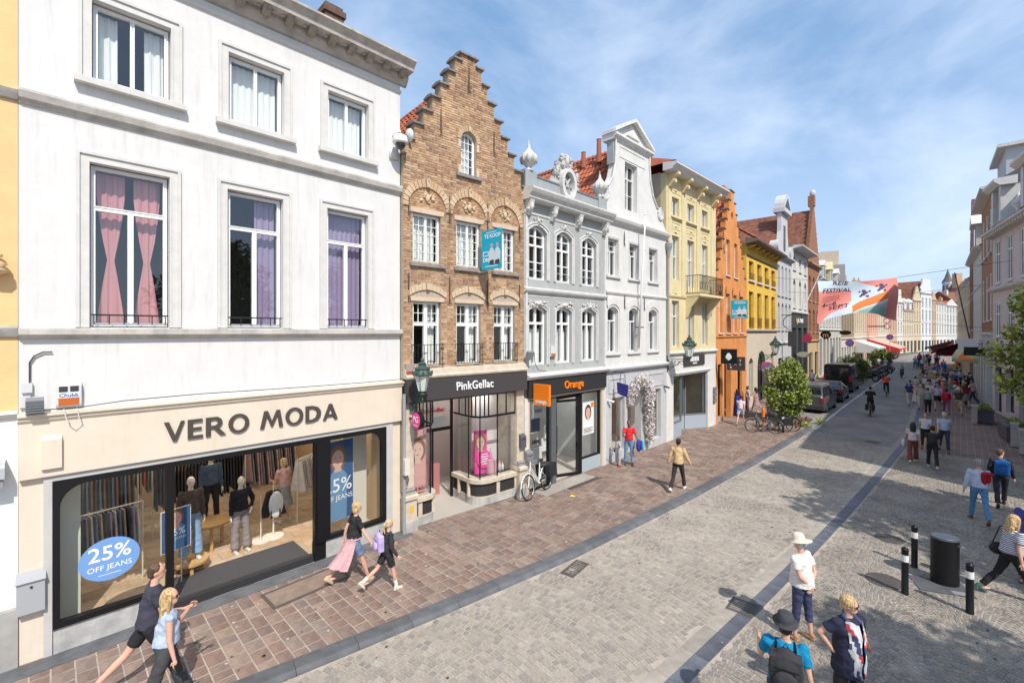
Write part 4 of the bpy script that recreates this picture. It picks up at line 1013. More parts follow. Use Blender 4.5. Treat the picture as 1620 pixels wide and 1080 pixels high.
for i, (x, h, c) in enumerate(((3.5, .26, (.7, .66, .6)), (3.62, .3, (.55, .52, .5)), (3.74, .24, (.72, .62, .62)), (3.26, .3, (.5, .3, .6)))):
    t = local_thing(b, 'product_bottle', ['cream cosmetic bottle nearest the pink drum', 'grey taller cosmetic bottle in the middle of the row', 'pink white cosmetic bottle at the right end of the row', 'violet cosmetic bottle standing on the pink drum'][i], 'bottle', x, .5, .78 if i < 3 else 1.21)
    MB().lathe([(.04, 0), (.045, .02), (.045, h*.7), (.015, h*.8), (.015, h)], n=10).build('bottle', M('bottle_%d' % i, c, .4), t, smooth=True); MB().lathe([(.02, h), (.02, h+.03)], n=8).build('cap', M('cap_pink', (.6, .2, .35), .4), t)
t = local_thing(b, 'hanging_sign', 'round pink PG sign with black rim at the left corner of the nail shop', 'sign', .18, -.45, 2.95, -pi/2)
m = MB(); m.disc_y((0, 0), .23, -.06, .06, 28); m.build('rim', BLACK, t); m = MB(); m.disc_y((0, 0), .205, -.072, -.061, 28); m.build('face', PK, t)
text('PG', .22, .003, WT, t, 0, -.04, -.075, align='CENTER', bold=.003); text('PinkGellac', .05, .002, WT, t, 0, -.13, -.075, align='CENTER')
t2 = MB().box(-.45, -.02, -.02, -.23, .02, .02).build('arm', BLACK, t)
for x, zc, nm, lb in ((4.12, 1.75, 'letterbox', 'dark letterbox on the pier between nail shop and phone shop'),):
    t = local_thing(b, nm, lb, 'letterbox', x, 0, zc); m = MB(); m.xprof(-.12, .1, [(0, -.22), (-.11, -.22), (-.11, .14), (0, .22)]); m.build('box', M('letterbox_dark', (.09, .09, .10), .45), t); MB().box(-.09, -.115, .05, .07, -.111, .07).build('slot', BLACK, t)
t = local_thing(b, 'yellow_sticker', 'small yellow notice on the left pier base of the nail shop', 'notice', .18, -.124, .6); MB().box(-.05, -.003, -.1, .05, 0, .08).build('print', M('notice_yellow', (.65, .42, .02), .6), t)
t = local_thing(b, 'wall_box', 'tall white socket box on the drainpipe by the clothes shop corner', 'box', -.02, -.16, 1.75); MB().box(-.07, -.1, -.2, .07, .02, .2).build('housing', M('box_cream', (.62, .6, .52), .5), t); MB().tube([(0, -.05, -.2), (.06, -.05, -.32), (.05, .0, -.5)], .012).build('cable', DGREY, t)
t = local_thing(b, 'downpipe', 'grey drainpipe between the clothes shop and the nail shop', 'drainpipe', -.03, -.10, 0); MB().tube([(0, 0, 0), (0, 0, 1.5), (0, 0, 3.6)], .045, 8).build('pipe', M('pipe_grey', (.3, .3, .3), .6), t)
lantern('green iron lantern on a scroll bracket at the corner of the nail shop, nearest lantern', -10.2, 6.62, 3.62, -.12, .95, .62)
t = local_thing(b, 'alarm_box', 'small red and grey alarm box above the nail shop, left of the lantern', 'alarm box', .12, -.02, 4.22); MB().box(-.1, -.1, -.12, .1, 0, .16).build('housing', M('alarm_grey', (.35, .28, .24), .6), t); MB().box(-.09, -.105, -.12, .09, -.1, -.04).build('lens', M('alarm_red', (.4, .06, .05), .4), t)
# for-sale board
def saleboard(label, bld, x, y, z, w, h, rz, ft='TE KOOP'):
    t = local_thing(bld, 'sale_board', label, 'sign', x, y, z, rz)
    CY = M('board_cyan', (.01, .38, .55), .5)
    MB().box(-w/2, -.012, 0, w/2, .012, h).build('board', CY, t)
    for s in (-1, ):
        yy = -.0135
        text(ft, h*.135, .001, WT, t, .05*w, h*.80, yy, align='CENTER', bold=.003)
        text('DRL', h*.14, .001, WT, t, -w*.42, h*.2, yy, bold=.004); MB().plate([(-w*.42, h*.34), (-w*.14, h*.34), (-w*.14, h*.46), (-w*.42, h*.46)], [[(-w*.39, h*.36), (-w*.17, h*.36), (-w*.17, h*.44), (-w*.39, h*.44)]], yy-.001, yy).build('logo', WT, t)
        MB().box(-w*.3, yy-.001, h*.07, w*.3, yy, h*.09).build('small_print', WT, t); MB().box(-w*.25, yy-.001, h*.93, w*.25, yy, h*.945).build('small_print', WT, t)
        for k, xx in enumerate((0.02*w, .3*w)):
            MB().disc_y((xx, h*.60), w*.06, yy-.002, yy, 14, rz=h*.055).build('printed_head', SKINP, t)
            MB().yprof(yy-.0015, yy, [(xx-w*.13, h*.12), (xx+w*.13, h*.12), (xx+w*.15, h*.42), (xx+w*.05, h*.54), (xx-w*.05, h*.54), (xx-w*.15, h*.42)]).build('printed_shirt', M('print_shirt', (.60, .68, .74), .6), t)
            MB().yprof(yy-.003, yy-.002, [(xx-w*.12, h*.12), (xx+w*.12, h*.12), (xx+w*.1, h*.24), (xx-w*.1, h*.22)]).build('printed_trousers', DGREY, t)
    return t
t = saleboard('bright cyan for sale board on the brick stepped gable house', b, 2.42, -.62, 6.98, .80, 1.12, -pi/2+.12)
MB().tube([(-.1, .02, .02), (-.35, .02, -.05), (-.62, .02, -.05)], .02).build('bracket', M('galv', (.4, .4, .4), .5), t)
# ---------------------------------------------------------------- 3: grey-blue house over the phone shop
GB = M('pale_grey_render', (.40, .415, .405), .85, nz=(2, .12), streak=.25, spots=.15)
WP = M('white_plaster', (.64, .635, .615), .8, nz=(5, .15), streak=.25, spots=.15)
b, L = building('grey_attic_house', 'pale grey blue house with white trim, attic parapet and oval window over the phone shop', (-9.95, 10.64), (-9.93, 15.3))
cols3 = [(.20, 1.10), (1.60, 2.48), (3.08, 4.00)]
h3 = [rect(a, e, 6.92, 8.70, .20) for a, e in cols3]; h2 = [rect(a, e, 4.10, 6.05, .14) for a, e in cols3]
wall(b, [(0, 3.75), (L, 3.75), (L, 9.55), (0, 9.55)], h3+h2, GB)
for a, e in cols3:
    window(b, a+.01, e-.01, 6.93, 8.69, y=.10, rise=.19, cols=2, trans=(1.12,), fw=.065, mw=.07, bars=(1, 2), barw=.03)
    window(b, a+.01, e-.01, 4.11, 6.04, y=.10, rise=.13, cols=2, trans=(1.38,), fw=.065, mw=.08, curtain=(NET, 'half'))
    surround(b, a, e, 6.92, 8.70, .13, WP, .20); surround(b, a, e, 4.10, 6.05, .11, WP, .14)
    ornament(b, (a+e)/2, 8.86, .42, .24, WP, seed=int(a*10), n=10, name='keystone_scroll')
    ornament(b, (a+e)/2, 6.14, 1.02, .26, WP, seed=int(a*10)+3, n=26, name='garland', dep=.07)
    MB().box(a+.04, .02, 7.22, e-.04, .035, 7.235).build('guard_rail', WP, b)
    MB().plate([(a-.14, 6.42-.5), (a-.1, 6.42), (e+.1, 6.42), (e+.14, 5.92), (e+.2, 5.92), (e+.16, 6.3), ((a+e)/2+.62, 6.40), ((a+e)/2+.62, 6.44), ((a+e)/2-.62, 6.44), ((a+e)/2-.62, 6.40), (a-.16, 6.3), (a-.2, 5.92)][0:0] or [(a-.18, 6.36), (e+.18, 6.36), (e+.18, 6.385), (a-.18, 6.385)], [], -.012, .002).build('panel_line', WP, b)
for x in (.05, L-.13): MB().box(x, -.04, 3.9, x+.08, 0, 9.3).build('pilaster', WP, b)
cornice(b, -.02, L+.02, 6.46, [(0, 0), (.05, .02), (.10, .07), (.12, .14), (0, .2)], WP, 'string_course')
cornice(b, 0, L, 9.02, [(0, 0), (.03, .01), (.03, .05), (0, .06)], WP, 'mould')
for x in (.14, 1.35, 2.78, 4.48):
    ornament(b, x, 9.22, .26, .5, WP, seed=int(x*7), n=12, y=-.16, dep=.1, name='console'); MB().xprof(x-.1, x+.1, [(0, 8.95), (-.08, 8.97), (-.2, 9.2), (-.26, 9.42), (0, 9.42)]).build('console_block', WP, b)
cornice(b, -.06, L+.08, 9.42, [(0, 0), (.26, .0), (.30, .05), (.30, .12), (.40, .2), (.46, .30), (.46, .36), (.1, .4), (0, .4)], WP, 'cornice')
MB().plate([(0, 9.82), (L, 9.82), (L, 10.28), (0, 10.28)], [], -.02, .28).build('attic_parapet', M('lead_grey', (.33, .355, .36), .7, nz=(3, .12)), b)
MB().xprof(0, L, [(-.05, 10.28), (-.05, 10.33), (.3, 10.33), (.3, 10.28)]).build('parapet_cap', ZINC, b)
for x in (.0, L-.55): MB().box(x, -.06, 9.82, x+.55, .3, 10.42).build('parapet_block', MATS['lead_grey'], b)
for x, lab in ((.28, 'l'), (L-.32, 'r')):
    fn = MB(); fn.lathe([(.16, 0), (.1, .06), (.08, .12), (.16, .2), (.27, .32), (.29, .42), (.24, .52), (.16, .6), (.1, .68), (.05, .76), (.06, .8), (.02, .9), (.0, 1.05)], (x, .05, 10.42), 16)
    fn.build('urn_finial', WP, b, smooth=True)
    fl = MB()
    for k in range(10): a = 2*pi*k/10; fl.ell((x+.25*cos(a), .05+.25*sin(a), 10.80), (.06, .06, .14), 6, 5)
    fl.build('urn_leaves', M('aged_plaster', (.55, .54, .52), .9, nz=(14, .3)), b, smooth=True)
ov = MB(); ov.plate([(2.18+.42*cos(2*pi*k/24), 10.40+.56*sin(2*pi*k/24)) for k in range(24)], [[(2.18+.29*cos(2*pi*k/24), 10.40+.42*sin(2*pi*k/24)) for k in range(24)]], -.16, .1)
ov.build('oval_frame', WP, b)
oo = MB(); 
for s in (-1, 1): oo.obox((2.18, -.02, 10.40), (.8, .05, .035), Matrix.Rotation(s*.95, 3, 'Y'))
oo.build('oval_window_bars', WP, b)
MB().add([(2.18+.30*cos(2*pi*k/24), .02, 10.40+.43*sin(2*pi*k/24)) for k in range(24)], [tuple(range(24))]).build('pane', M('pale_glass', (.45, .5, .5), .2), b)
MB().plate([(1.35, 10.30), (1.60, 10.75), (1.78, 10.95), (1.92, 11.35), (2.18, 11.5), (2.44, 11.35), (2.58, 10.95), (2.76, 10.75), (3.01, 10.30)], [[(2.18+.40*cos(2*pi*k/20), 10.42+.54*sin(2*pi*k/20)) for k in range(20)]][0:0], .02, .16).build('cartouche', MATS['aged_plaster'], b)
ornament(b, 2.18, 11.2, .62, .62, MATS['aged_plaster'], seed=5, n=34, y=-.02, dep=.09, name='cartouche_leaves')
for s in (-1, 1): ornament(b, 2.18+s*.55, 10.75, .35, .6, MATS['aged_plaster'], seed=6, n=18, y=-.02, dep=.08, name='cartouche_leaves')
m = MB(); m.box(0, .31, 0, .2, 9, 10.2); m.box(L-.2, .31, 0, L, 9, 10.2); m.box(0, 9, 0, L, 9.2, 10.2); m.build('side_wall', GB, b)
m = MB(); m.box(.21, 3, 3.5, L-.21, 3.1, 9.6)
for z in (4.0, 6.7, 9.5): m.box(.21, .31, z-.15, L-.21, 3, z-.01)
m.build('interior_wall', MATS['room_wall'], b)
MB().add([(0, .3, 10.0), (L, .3, 10.0), (L, 4, 12.0), (1.2, 4.2, 12.3), (0, 9, 12), (L, 9, 12)], [(0, 1, 2, 3), (0, 3, 4), (3, 2, 5, 4)]).build('roof', ZINC, b)
ht = MB(); ht.add([(-1.2, 1.6, 10.9), (1.5, 1.6, 10.9), (.6, 3.6, 12.6), (-.6, 3.6, 12.6), (-1.2, 8, 10.9), (1.5, 8, 10.9)], [(0, 1, 2, 3), (1, 5, 2), (0, 3, 4)]); ht.build('hipped_roof', PLAINTILE, b)
pantiles(b, (-1.0, 1.66, 10.95), (1, 0, 0), (.0, 2.0, 1.7), 10, 8, RTILE)
MB().tube([(.6, 3.5, 12.62), (1.5, 1.65, 10.98)], .08, 6).build('hip_tiles', RTILE, b)
MB().tube([(-.7, 3.5, 12.64), (.62, 3.5, 12.64)], .09, 6).build('ridge_tiles', M('ochre_ridge', (.5, .25, .06), .8), b)
# phone shop
cornice(b, 0, L, 3.66, [(0, 0), (.16, .0), (.18, .05), (.24, .09), (.24, .14), (.14, .18), (0, .2)], WP, 'shop_cornice')
MB().box(.12, -.12, 3.06, L-.12, .0, 3.655).build('fascia', M('fascia_black', (.03, .03, .033), .5), b)
ORG = M('signal_orange', (.88, .22, .01), .5)
text('Orange', .38, .03, ORG, b, 1.90, 3.23, -.14, bold=.005, sx=.92, spacing=1.06)
for x0, x1 in ((0, .16), (L-.22, L)): MB().box(x0, -.03, 0, x1, .3, 3.06).build('pilaster', WP, b)
for x0, x1 in ((.17, .24), (L-.30, L-.23)): MB().box(x0, -.02, 0, x1, .1, 3.05).build('frame_strip', M('cream_strip', (.60, .50, .36), .7), b)
MB().box(.24, -.02, 2.98, L-.30, .1, 3.058).build('head_strip', MATS['cream_strip'], b)
shopframe(b, .24, 1.42, .0, 2.98, .06, (1.28,), BLACK, fw=.05)
shopframe(b, 3.10, L-.30, .48, 2.98, .06, (), BLACK, fw=.07)
MB().box(3.10, .05, 0, L-.30, .13, .48).build('stall_riser', M('riser_grey', (.36, .42, .47), .6), b)
MB().box(2.98, -.0, 0, 3.11, .2, 2.98).build('mullion', BLACK, b); MB().box(1.36, .0, 0, 1.62, .22, 2.98).build('mullion', M('mullion_grey', (.10, .11, .12), .45), b)
MB().box(1.62, .06, 2.84, 2.98, .14, 2.98).build('door_head', BLACK, b)
d = MB(); d.box(0, 0, 0, .07, .05, 2.75); d.box(.98, 0, 0, 1.07, .05, 2.75); d.box(.07, 0, 0, .98, .05, .10); d.box(.07, 0, 2.66, .98, .05, 2.75); d.box(.9, -.07, .8, .93, -.04, 1.8)
dd = d.build('door', BLACK, b, loc=(2.94, .0, .03), rot=(0, 0, radians(205-360+0)))
dd.rotation_euler = (0, 0, radians(180-20)); MB().add([(.06, .025, .1), (.99, .025, .1), (.99, .025, 2.66), (.06, .025, 2.66)], [(0, 1, 2, 3)]).build('pane', SHOPGLASS, dd)
m = MB(); m.box(.2, 3.6, 0, L-.2, 3.7, 3.5); m.box(.2, .1, 0, .24, 3.6, 3.4); m.build('shop_back_wall', M('shop_white', (.55, .55, .55), .8), b)
MB().box(.2, .14, 0, L-.2, 3.6, .03).build('shop_floor', MATS['grey_floor'], b); MB().box(.2, .14, 3.1, L-.2, 3.6, 3.2).build('shop_ceiling', MATS['shop_white'], b)
for i, (x, z, c) in enumerate(((2.0, 2.3, (.7, .7, .7)), (2.0, 1.75, (.06, .07, .14)), (2.02, 1.2, (.66, .6, .5)), (2.0, .7, (.6, .6, .6)), (2.75, 1.4, (.62, .62, .62)), (2.7, .9, (.7, .7, .72)), (.7, 2.1, (.5, .5, .48)), (.8, 1.3, (.45, .46, .44)))):
    MB().box(x-.22, 1.2+.1*(i % 3), z-.25, x+.24, 1.24+.1*(i % 3), z+.24).build('wall_panel', M('display_%d' % i, c, .6), b)
text('oppo', .2, .002, BLACK, b, 1.82, 2.25, 1.19); 
for x in (.8, 2.2, 3.6): added_ceiling_light(b, x, 1.6, 3.09, .6, .9, FILL_LAMPW)  # added glowing panels to brighten the phone shop
for i in range(5): MB().box(1.8+.08*i, 1.27, 1.06, 1.85+.08*i, 1.29, 1.2).build('phone', BLACK, b)
t = local_thing(b, 'hanging_sign', 'square orange projecting sign with white word at the left of the phone shop', 'sign', .30, -.50, 2.88, -pi/2)
m = MB(); m.box(-.32, -.05, 0, .32, .05, .66); m.build('face', ORG, t); text('orange', .165, .002, WT, t, 0, .07, -.053, align='CENTER', bold=.005)
MB().box(-.5, -.02, .2, -.32, .02, .25).build('arm', BLACK, t)
t = local_thing(b, 'poster', 'white poster with portrait and orange corner in the right window of the phone shop', 'poster', 3.62, .085, 1.35)
MB().box(-.36, -.006, .0, .36, .0, 1.22).build('paper', M('paper', (.72, .72, .70), .6), t); face_print(t, -.02, .82, .85, -.008, hair=(.05, .03, .02)); MB().box(.16, -.012, 1.0, .34, -.009, 1.18).build('corner_logo', ORG, t)
MB().yprof(-.010, -.0085, [(-.25, .3), (.2, .3), (.16, .58), (-.2, .58)]).build('printed_shirt', M('print_white_shirt', (.8, .8, .8), .6), t)
for i in range(4): MB().box(-.3, -.009, .22-.05*i, .3-.1*(i % 2), -.007, .24-.05*i).build('print_line', DGREY, t)
t = local_thing(b, 'letterbox', 'grey letterbox on the pilaster at the left side of the phone shop', 'letterbox', .12, -.03, 1.22); m = MB(); m.xprof(-.15, .13, [(0, -.24), (-.15, -.24), (-.15, .12), (0, .2)]); m.build('box', M('letterbox_mid', (.20, .20, .21), .45), t); MB().box(-.11, -.155, .03, .09, -.151, .05).build('slot', BLACK, t)
t = local_thing(b, 'notice', 'small orange notice low on the left pilaster of the phone shop', 'notice', .1, -.034, .42); MB().box(-.05, -.003, -.12, .05, 0, .1).build('print', M('notice_orange', (.7, .3, .03), .6), t)
MB().box(.4, -.6, -.01, 3.1, -.02, .006).build('entrance_slab', M('grey_slab', (.36, .33, .29), .85, nz=(2, .15)), b)
t = local_thing(b, 'alarm_box', 'white alarm box with orange lens between the lower windows of the grey house', 'alarm box', 1.35, -.0, 4.42); MB().box(-.12, -.09, -.05, .12, 0, .3).build('housing', MATS['alarm_white'], t); MB().box(-.11, -.1, -.05, .11, -.09, .05).build('lens', MATS['alarm_orange'], t)
t = local_thing(b, 'floodlight', 'dark floodlight with looped cable at the edge of brick and grey houses', 'floodlight', .05, -.1, 4.45); MB().obox((0, -.1, 0), (.24, .12, .26), Matrix.Rotation(.3, 3, 'X')).build('lamp_body', MATS['lamp_grey'], t)
MB().tube([(.1, 0, 0), (.3, -.02, .1), (.35, -.02, -.3), (.5, -.02, -.5), (.9, -.02, -.55)], .012).build('cable', DGREY, t)
# ---------------------------------------------------------------- 4: white bell gable
WH = M('white_lime', (.68, .675, .645), .85, nz=(2, .10), streak=.28, spots=.2)
b, L = building('bell_gable_house', 'white house with curled bell gable, pediment and flagpole, over the flower arch shop', (-9.93, 15.31), (-9.9, 20.4))
c3 = [(.14, .92), (1.75, 2.52), (3.42, 4.20)]
gab = [(0, 3.7), (L, 3.7), (L, 9.9), (4.70, 10.35), (4.55, 10.7), (4.15, 10.85), (3.75, 11.3), (3.5, 11.95), (3.42, 12.6), (3.42, 12.95), (.72, 12.95), (.72, 12.5), (.68, 11.95), (.5, 11.4), (.15, 10.95), (-.25, 10.8), (-.32, 10.4), (0, 10.1)]
hh = [rect(a, e, 7.45, 8.93) for a, e in c3]+[rect(a, e, 4.36, 6.22, .18) for a, e in c3]+[rect(1.42, 2.42, 10.30, 12.28)]
wall(b, gab, hh, WH)
for i, (a, e) in enumerate(c3):
    window(b, a+.01, e-.01, 7.46, 8.92, y=.17, cols=2, topcols=1, trans=(.98,), fw=.05, mw=.05, topbars=(2, 2), barw=.012)
    window(b, a+.01, e-.01, 4.37, 6.21, y=.17, rise=.17, cols=2, topcols=1, trans=(1.28,), fw=.05, mw=.05)
    surround(b, a, e, 7.45, 8.93, .10, WH, proj=.025)
    MB().xprof(a-.12, e+.12, [(.1, 7.44), (-.08, 7.43), (-.08, 7.36), (.1, 7.36)]).build('sill', TRIM, b); MB().xprof(a-.12, e+.12, [(.1, 4.35), (-.08, 4.34), (-.08, 4.27), (.1, 4.27)]).build('sill', TRIM, b)
    MB().plate(rect(a-.2, e+.2, 4.27, 6.60, .2), [rect(a-.06, e+.06, 4.28, 6.32, .2)], -.035, .0).build('arched_panel', WH, b)
window(b, 1.43, 2.41, 10.31, 12.27, y=.2, cols=2, trans=(1.36,), fw=.06, mw=.05, bars=(1, 2), topbars=(1, 1), barw=.02)
for x in (1.33, 2.95): anchor(b, x, 8.75, .6, IRON); 
for x in (-.0, 1.33, 2.95): anchor(b, x+.03, 6.15, .6, IRON)
cornice(b, .0, L+.05, 9.52, [(0, 0), (.05, .02), (.08, .08), (.18, .14), (.22, .24), (.22, .28), (0, .34)], WH, 'cornice')
cornice(b, 0, L, 6.70, [(0, 0), (.04, .02), (.07, .08), (.07, .12), (0, .15)], WH, 'string_course')
cornice(b, .5, 3.62, 12.95, [(0, 0), (.04, .02), (.08, .10), (.18, .15), (.18, .24), (.02, .27), (-.5, .27), (-.5, 0)], WH, 'pediment_cornice')
MB().yprof(.02, .5, [(.55, 13.22), (3.57, 13.22), (2.06, 14.02)]).build('pediment', WH, b)
pd = MB()
for s in (-1, 1): P = [(2.06+s*1.62, 13.20), (2.06+s*1.62, 13.33), (2.06, 14.20), (2.06, 14.05)]; pd.yprof(-.18, .5, P)
pd.yprof(-.06, .01, [(2.06-.5, 13.40), (2.06+.5, 13.40), (2.06, 13.72)]); pd.build('raking_cornice', WH, b)
MB().plate([(1.0, 12.35), (3.1, 12.35), (3.1, 12.8), (1.0, 12.8)], [[(1.03, 12.38), (3.07, 12.38), (3.07, 12.77), (1.03, 12.77)]], -.02, .01).build('neck_panel', WH, b)
for s, x in ((-1, -.1), (1, 4.5)):
    cu = MB(); P = [(x+.3*(1-k/22)*cos(s*k*.42+pi/2), -.03, 10.6+.3*(1-k/22)*sin(s*k*.42+pi/2)) for k in range(18)]
    cu.tube(P, .05, 6); cu.disc_y((x, 10.6), .25, -.06, .28, 18); cu.build('volute', WP, b)
rim = [(4.65, 10.75), (4.15, 10.88), (3.78, 11.3), (3.53, 11.95), (3.45, 12.6), (3.45, 12.95)]
MB().tube([(x, -.03, z) for x, z in rim], .045, 6).build('gable_rim', WP, b); rim = [(.69, 12.95), (.69, 12.5), (.64, 11.95), (.47, 11.4), (.12, 10.98), (-.2, 10.9)]
MB().tube([(x, -.03, z) for x, z in rim], .045, 6).build('gable_rim', WP, b)
MB().box(.58, .02, 12.0, .72, .32, 12.95).build('gable_buttress', MATS['lead_grey'], b)
m = MB(); m.box(0, .31, 0, .2, 9, 9.9); m.box(L-.2, .31, 0, L, 9, 9.9); m.box(0, 9, 0, L, 9.2, 9.9); m.build('side_wall', WH, b)
m = MB(); m.box(.21, 3, 3.5, L-.21, 3.1, 9.7)
for z in (4.0, 6.9, 9.7): m.box(.21, .31, z-.15, L-.21, 3, z-.01)
m.build('interior_wall', MATS['room_wall'], b)
MB().add([(-.1, .3, 9.9), (-.1, 9, 9.9), (2.2, 9, 13.1), (2.2, .3, 13.1), (L+.1, .3, 9.9), (L+.1, 9, 9.9)], [(0, 1, 2, 3), (3, 2, 5, 4)]).build('roof', PLAINTILE, b)
va = Vector((2.3, 0, 3.2)).normalized()
pantiles(b, (-.1, .35, 9.95), (0, 1, 0), va, 38, 13, RTILE)
MB().tube([(2.2, .3, 13.16), (2.2, 9, 13.16)], .09, 6).build('ridge_tiles', PLAINTILE, b)
for y_, h_ in ((2.4, .7), (1.5, 1.0)): MB().lathe([(.12, 0), (.1, h_), (.12, h_+.02)], (1.6+.1*y_, y_, 12.7), 10).build('chimney_pot', M('terracotta_pot', (.34, .12, .08), .8), b)
m = MB(); m.box(1.9, 3.6, 12.4, 2.5, 4.2, 13.5); m.build('chimney', MATS['lead_grey'], b)
t = local_thing(b, 'flagpole', 'long white flagpole leaning out from the white bell gable house', 'flagpole', 2.35, -.1, 4.5)
MB().tube([(0, 0, 0), (.05, -.30, 5.65)], [.05, .03], 8).build('pole', M('pole_white', (.75, .75, .74), .5), t, smooth=True); MB().tube([(-.06, .1, .9), (.1, -.2, .9)], .03).build('bracket', GREEN, t); MB().ell((.05, -.30, 5.68), (.05, .05, .05), 8, 6).build('ball', MATS['pole_white'], t)
MB().tube([(L+.02, -.1, 9.5), (L+.02, -.1, 6.8), (L+.02, -.12, 3.9)], .05, 8).build('downpipe', MATS['pipe_grey'], b); MB().lathe([(.05, -.4), (.09, -.1), (.16, .1), (.18, .25)], (L+.02, -.12, 9.1), 10).build('rain_hopper', MATS['pipe_grey'], b)
LG = M('light_grey_stone', (.50, .51, .52), .8, nz=(3, .12))
cornice(b, 0, L, 3.6, [(0, 0), (.10, .02), (.16, .08), (.18, .15), (.1, .2), (0, .22)], LG, 'shop_cornice')
so = [[(.42, .35), (1.40, .35), (1.40, 2.55), (.42, 2.55)], rect(1.62, 2.75, .0, 3.05, .5, 12), [(3.15, .35), (4.55, .35), (4.55, 2.6), (3.15, 2.6)]]
so[1] = [(1.62, .001)]+[(2.75, .001)]+so[1][2:]
MB().plate([(0, 0.0), (1.618, 0), (1.62, .001), (2.75, .001), (2.752, 0), (L, 0), (L, 3.7), (0, 3.7)][0:0] or [(0, 0), (1.62, 0)]+[(1.62, 2.55)]+[(x, z) for x, z in reversed(so[1][2:])]+[(2.75, 0), (L, 0), (L, 3.7), (0, 3.7)], [so[0], so[2]], 0, .3).build('ground_floor_wall', LG, b)
for q in ((.42, 1.40, .35, 2.55), (3.15, 4.55, .35, 2.6)): window(b, *q, y=.15, cols=1, fw=.05, fmat=M('stone_frame', (.42, .40, .37), .7), gmat=SHOPGLASS, casing=0)
for q in ((.1, 1.45), (3.1, 4.9)): MB().plate([(q[0]+.1, 2.75), (q[1]-.1, 2.75), (q[1]-.1, 3.35), (q[0]+.1, 3.35)], [[(q[0]+.16, 2.81), (q[1]-.16, 2.81), (q[1]-.16, 3.29), (q[0]+.16, 3.29)]], -.03, 0).build('panel', LG, b)
MB().box(.2, 2.6, 0, L-.2, 2.7, 3.6).build('shop_back_wall', M('warm_brown', (.34, .20, .13), .8), b); MB().box(.2, .3, 0, L-.2, 2.6, .05).build('shop_floor', MATS['grey_floor'], b)
for i, (x, z, c) in enumerate(((.8, 1.2, (.45, .25, .12)), (1.0, 2.0, (.5, .45, .4)), (2.1, 1.2, (.6, .3, .15)), (2.2, 2.2, (.12, .05, .03)), (3.7, 1.9, (.38, .33, .3)), (4.2, 1.3, (.35, .3, .28)))): MB().box(x-.25, 1.5, z-.3, x+.25, 1.54, z+.3).build('shelf_panel', M('leather_%d' % i, c, .6), b)
t = local_thing(b, 'handbag', 'salmon pink handbag displayed low in the right window of the flower arch shop', 'handbag', 3.65, .45, .42); m = MB(); m.xprof(-.24, .24, [(-.08, 0), (.08, 0), (.05, .3), (-.05, .3)]); m.build('body', M('salmon_leather', (.66, .28, .22), .5), t); MB().tube([(-.12, 0, .3), (-.1, 0, .45), (.1, 0, .45), (.12, 0, .3)], .012).build('handle', MATS['salmon_leather'], t)
t = local_thing(b, 'hanging_sign', 'dark blue shopping bag shaped sign at the left of the flower arch shop', 'sign', .42, -.5, 2.72, -pi/2)
NV = M('navy_sign', (.03, .03, .20), .5); m = MB(); m.yprof(-.03, .03, [(-.22, .08), (-.05, -.0), (.2, -.05), (.24, .42), (-.24, .5)]); m.build('bag_shape', NV, t); MB().tube([(-.12, 0, .46), (-.1, 0, .8), (0, 0, .92), (.1, 0, .8), (.12, 0, .44)], .014).build('handle', NV, t); MB().tube([(0, 0, .9), (-.5, .0, .9)], .015).build('arm', DGREY, t)
for i, (x, z) in enumerate(((.12, 2.5), (4.85, 2.65))):
    t = local_thing(b, 'security_camera', ['small white wall camera under the navy bag sign', 'small dark wall camera right of the flower arch shop window'][i], 'camera', x, -.1, z); MB().tube([(0, .1, 0), (0, 0, 0), (.12, -.12, -.05)], .045, 8).build('housing', MATS['camera_white'] if i == 0 else DGREY, t)
added_ceiling_light(b, .9, 1.0, 3.55, .6, .6); added_ceiling_light(b, 2.2, 1.4, 3.55, .6, .6); added_ceiling_light(b, 3.9, 1.0, 3.55, .6, .6)  # unseen fill panels added inside the flower arch shop
# flower arch
def blossom_mat(): return ramp_mat('blossom', [(.75, .62, .68), (.80, .76, .76), (.62, .42, .56), (.82, .80, .78), (.42, .46, .22)], .8)
t = local_thing(b, 'flower_garland', 'cascading arch of white and pink artificial blossoms round the shop door', 'flowers', 2.45, -.05, 0)
def leafcloud(path, rads, n, size, seed, flat=False):
    r = random.Random(seed); V = []; F = []
    for i in range(n):
        k = r.random()*(len(path)-1); j = int(k); f = k-j; p = Vector(path[j]).lerp(Vector(path[j+1]), f); R_ = rads[j]+(rads[j+1]-rads[j])*f
        d = Vector((r.gauss(0, 1), r.gauss(0, 1), r.gauss(0, 1))).normalized()*R_*r.random()**.5
        c = p+d; q = Quaternion((r.gauss(0, 1), r.gauss(0, 1), r.gauss(0, 1), r.gauss(0, 1))).normalized(); s = size*r.uniform(.6, 1.3); n0 = len(V)
        for a in ((-1, 0, 0), (0, -.6, .12), (1, 0, 0), (0, .6, .12)): V.append(c+q @ (Vector(a)*s))
        F.append((n0, n0+1, n0+2, n0+3))
    m = MB(); m.add(V, F); return m
leafcloud([(-.85, -.12, 2.25), (-.72, -.15, 2.85), (-.3, -.2, 3.2), (.2, -.22, 3.1), (.45, -.22, 2.6), (.5, -.22, 1.9), (.6, -.2, 1.1), (.72, -.2, .4)], [.12, .3, .28, .34, .34, .28, .25, .14], 2400, .045, 1).build('blossoms', blossom_mat(), t, kind='stuff')
LEAFD = ramp_mat('dark_leaf', [(.05, .10, .02), (.08, .14, .03), (.035, .07, .02)], .7)
leafcloud([(-.8, -.1, 2.4), (-.3, -.12, 3.1), (.4, -.15, 2.7), (.5, -.15, 1.6), (.7, -.15, .3)], [.2, .25, .3, .25, .2], 500, .05, 2).build('leaves', LEAFD, t, kind='stuff')
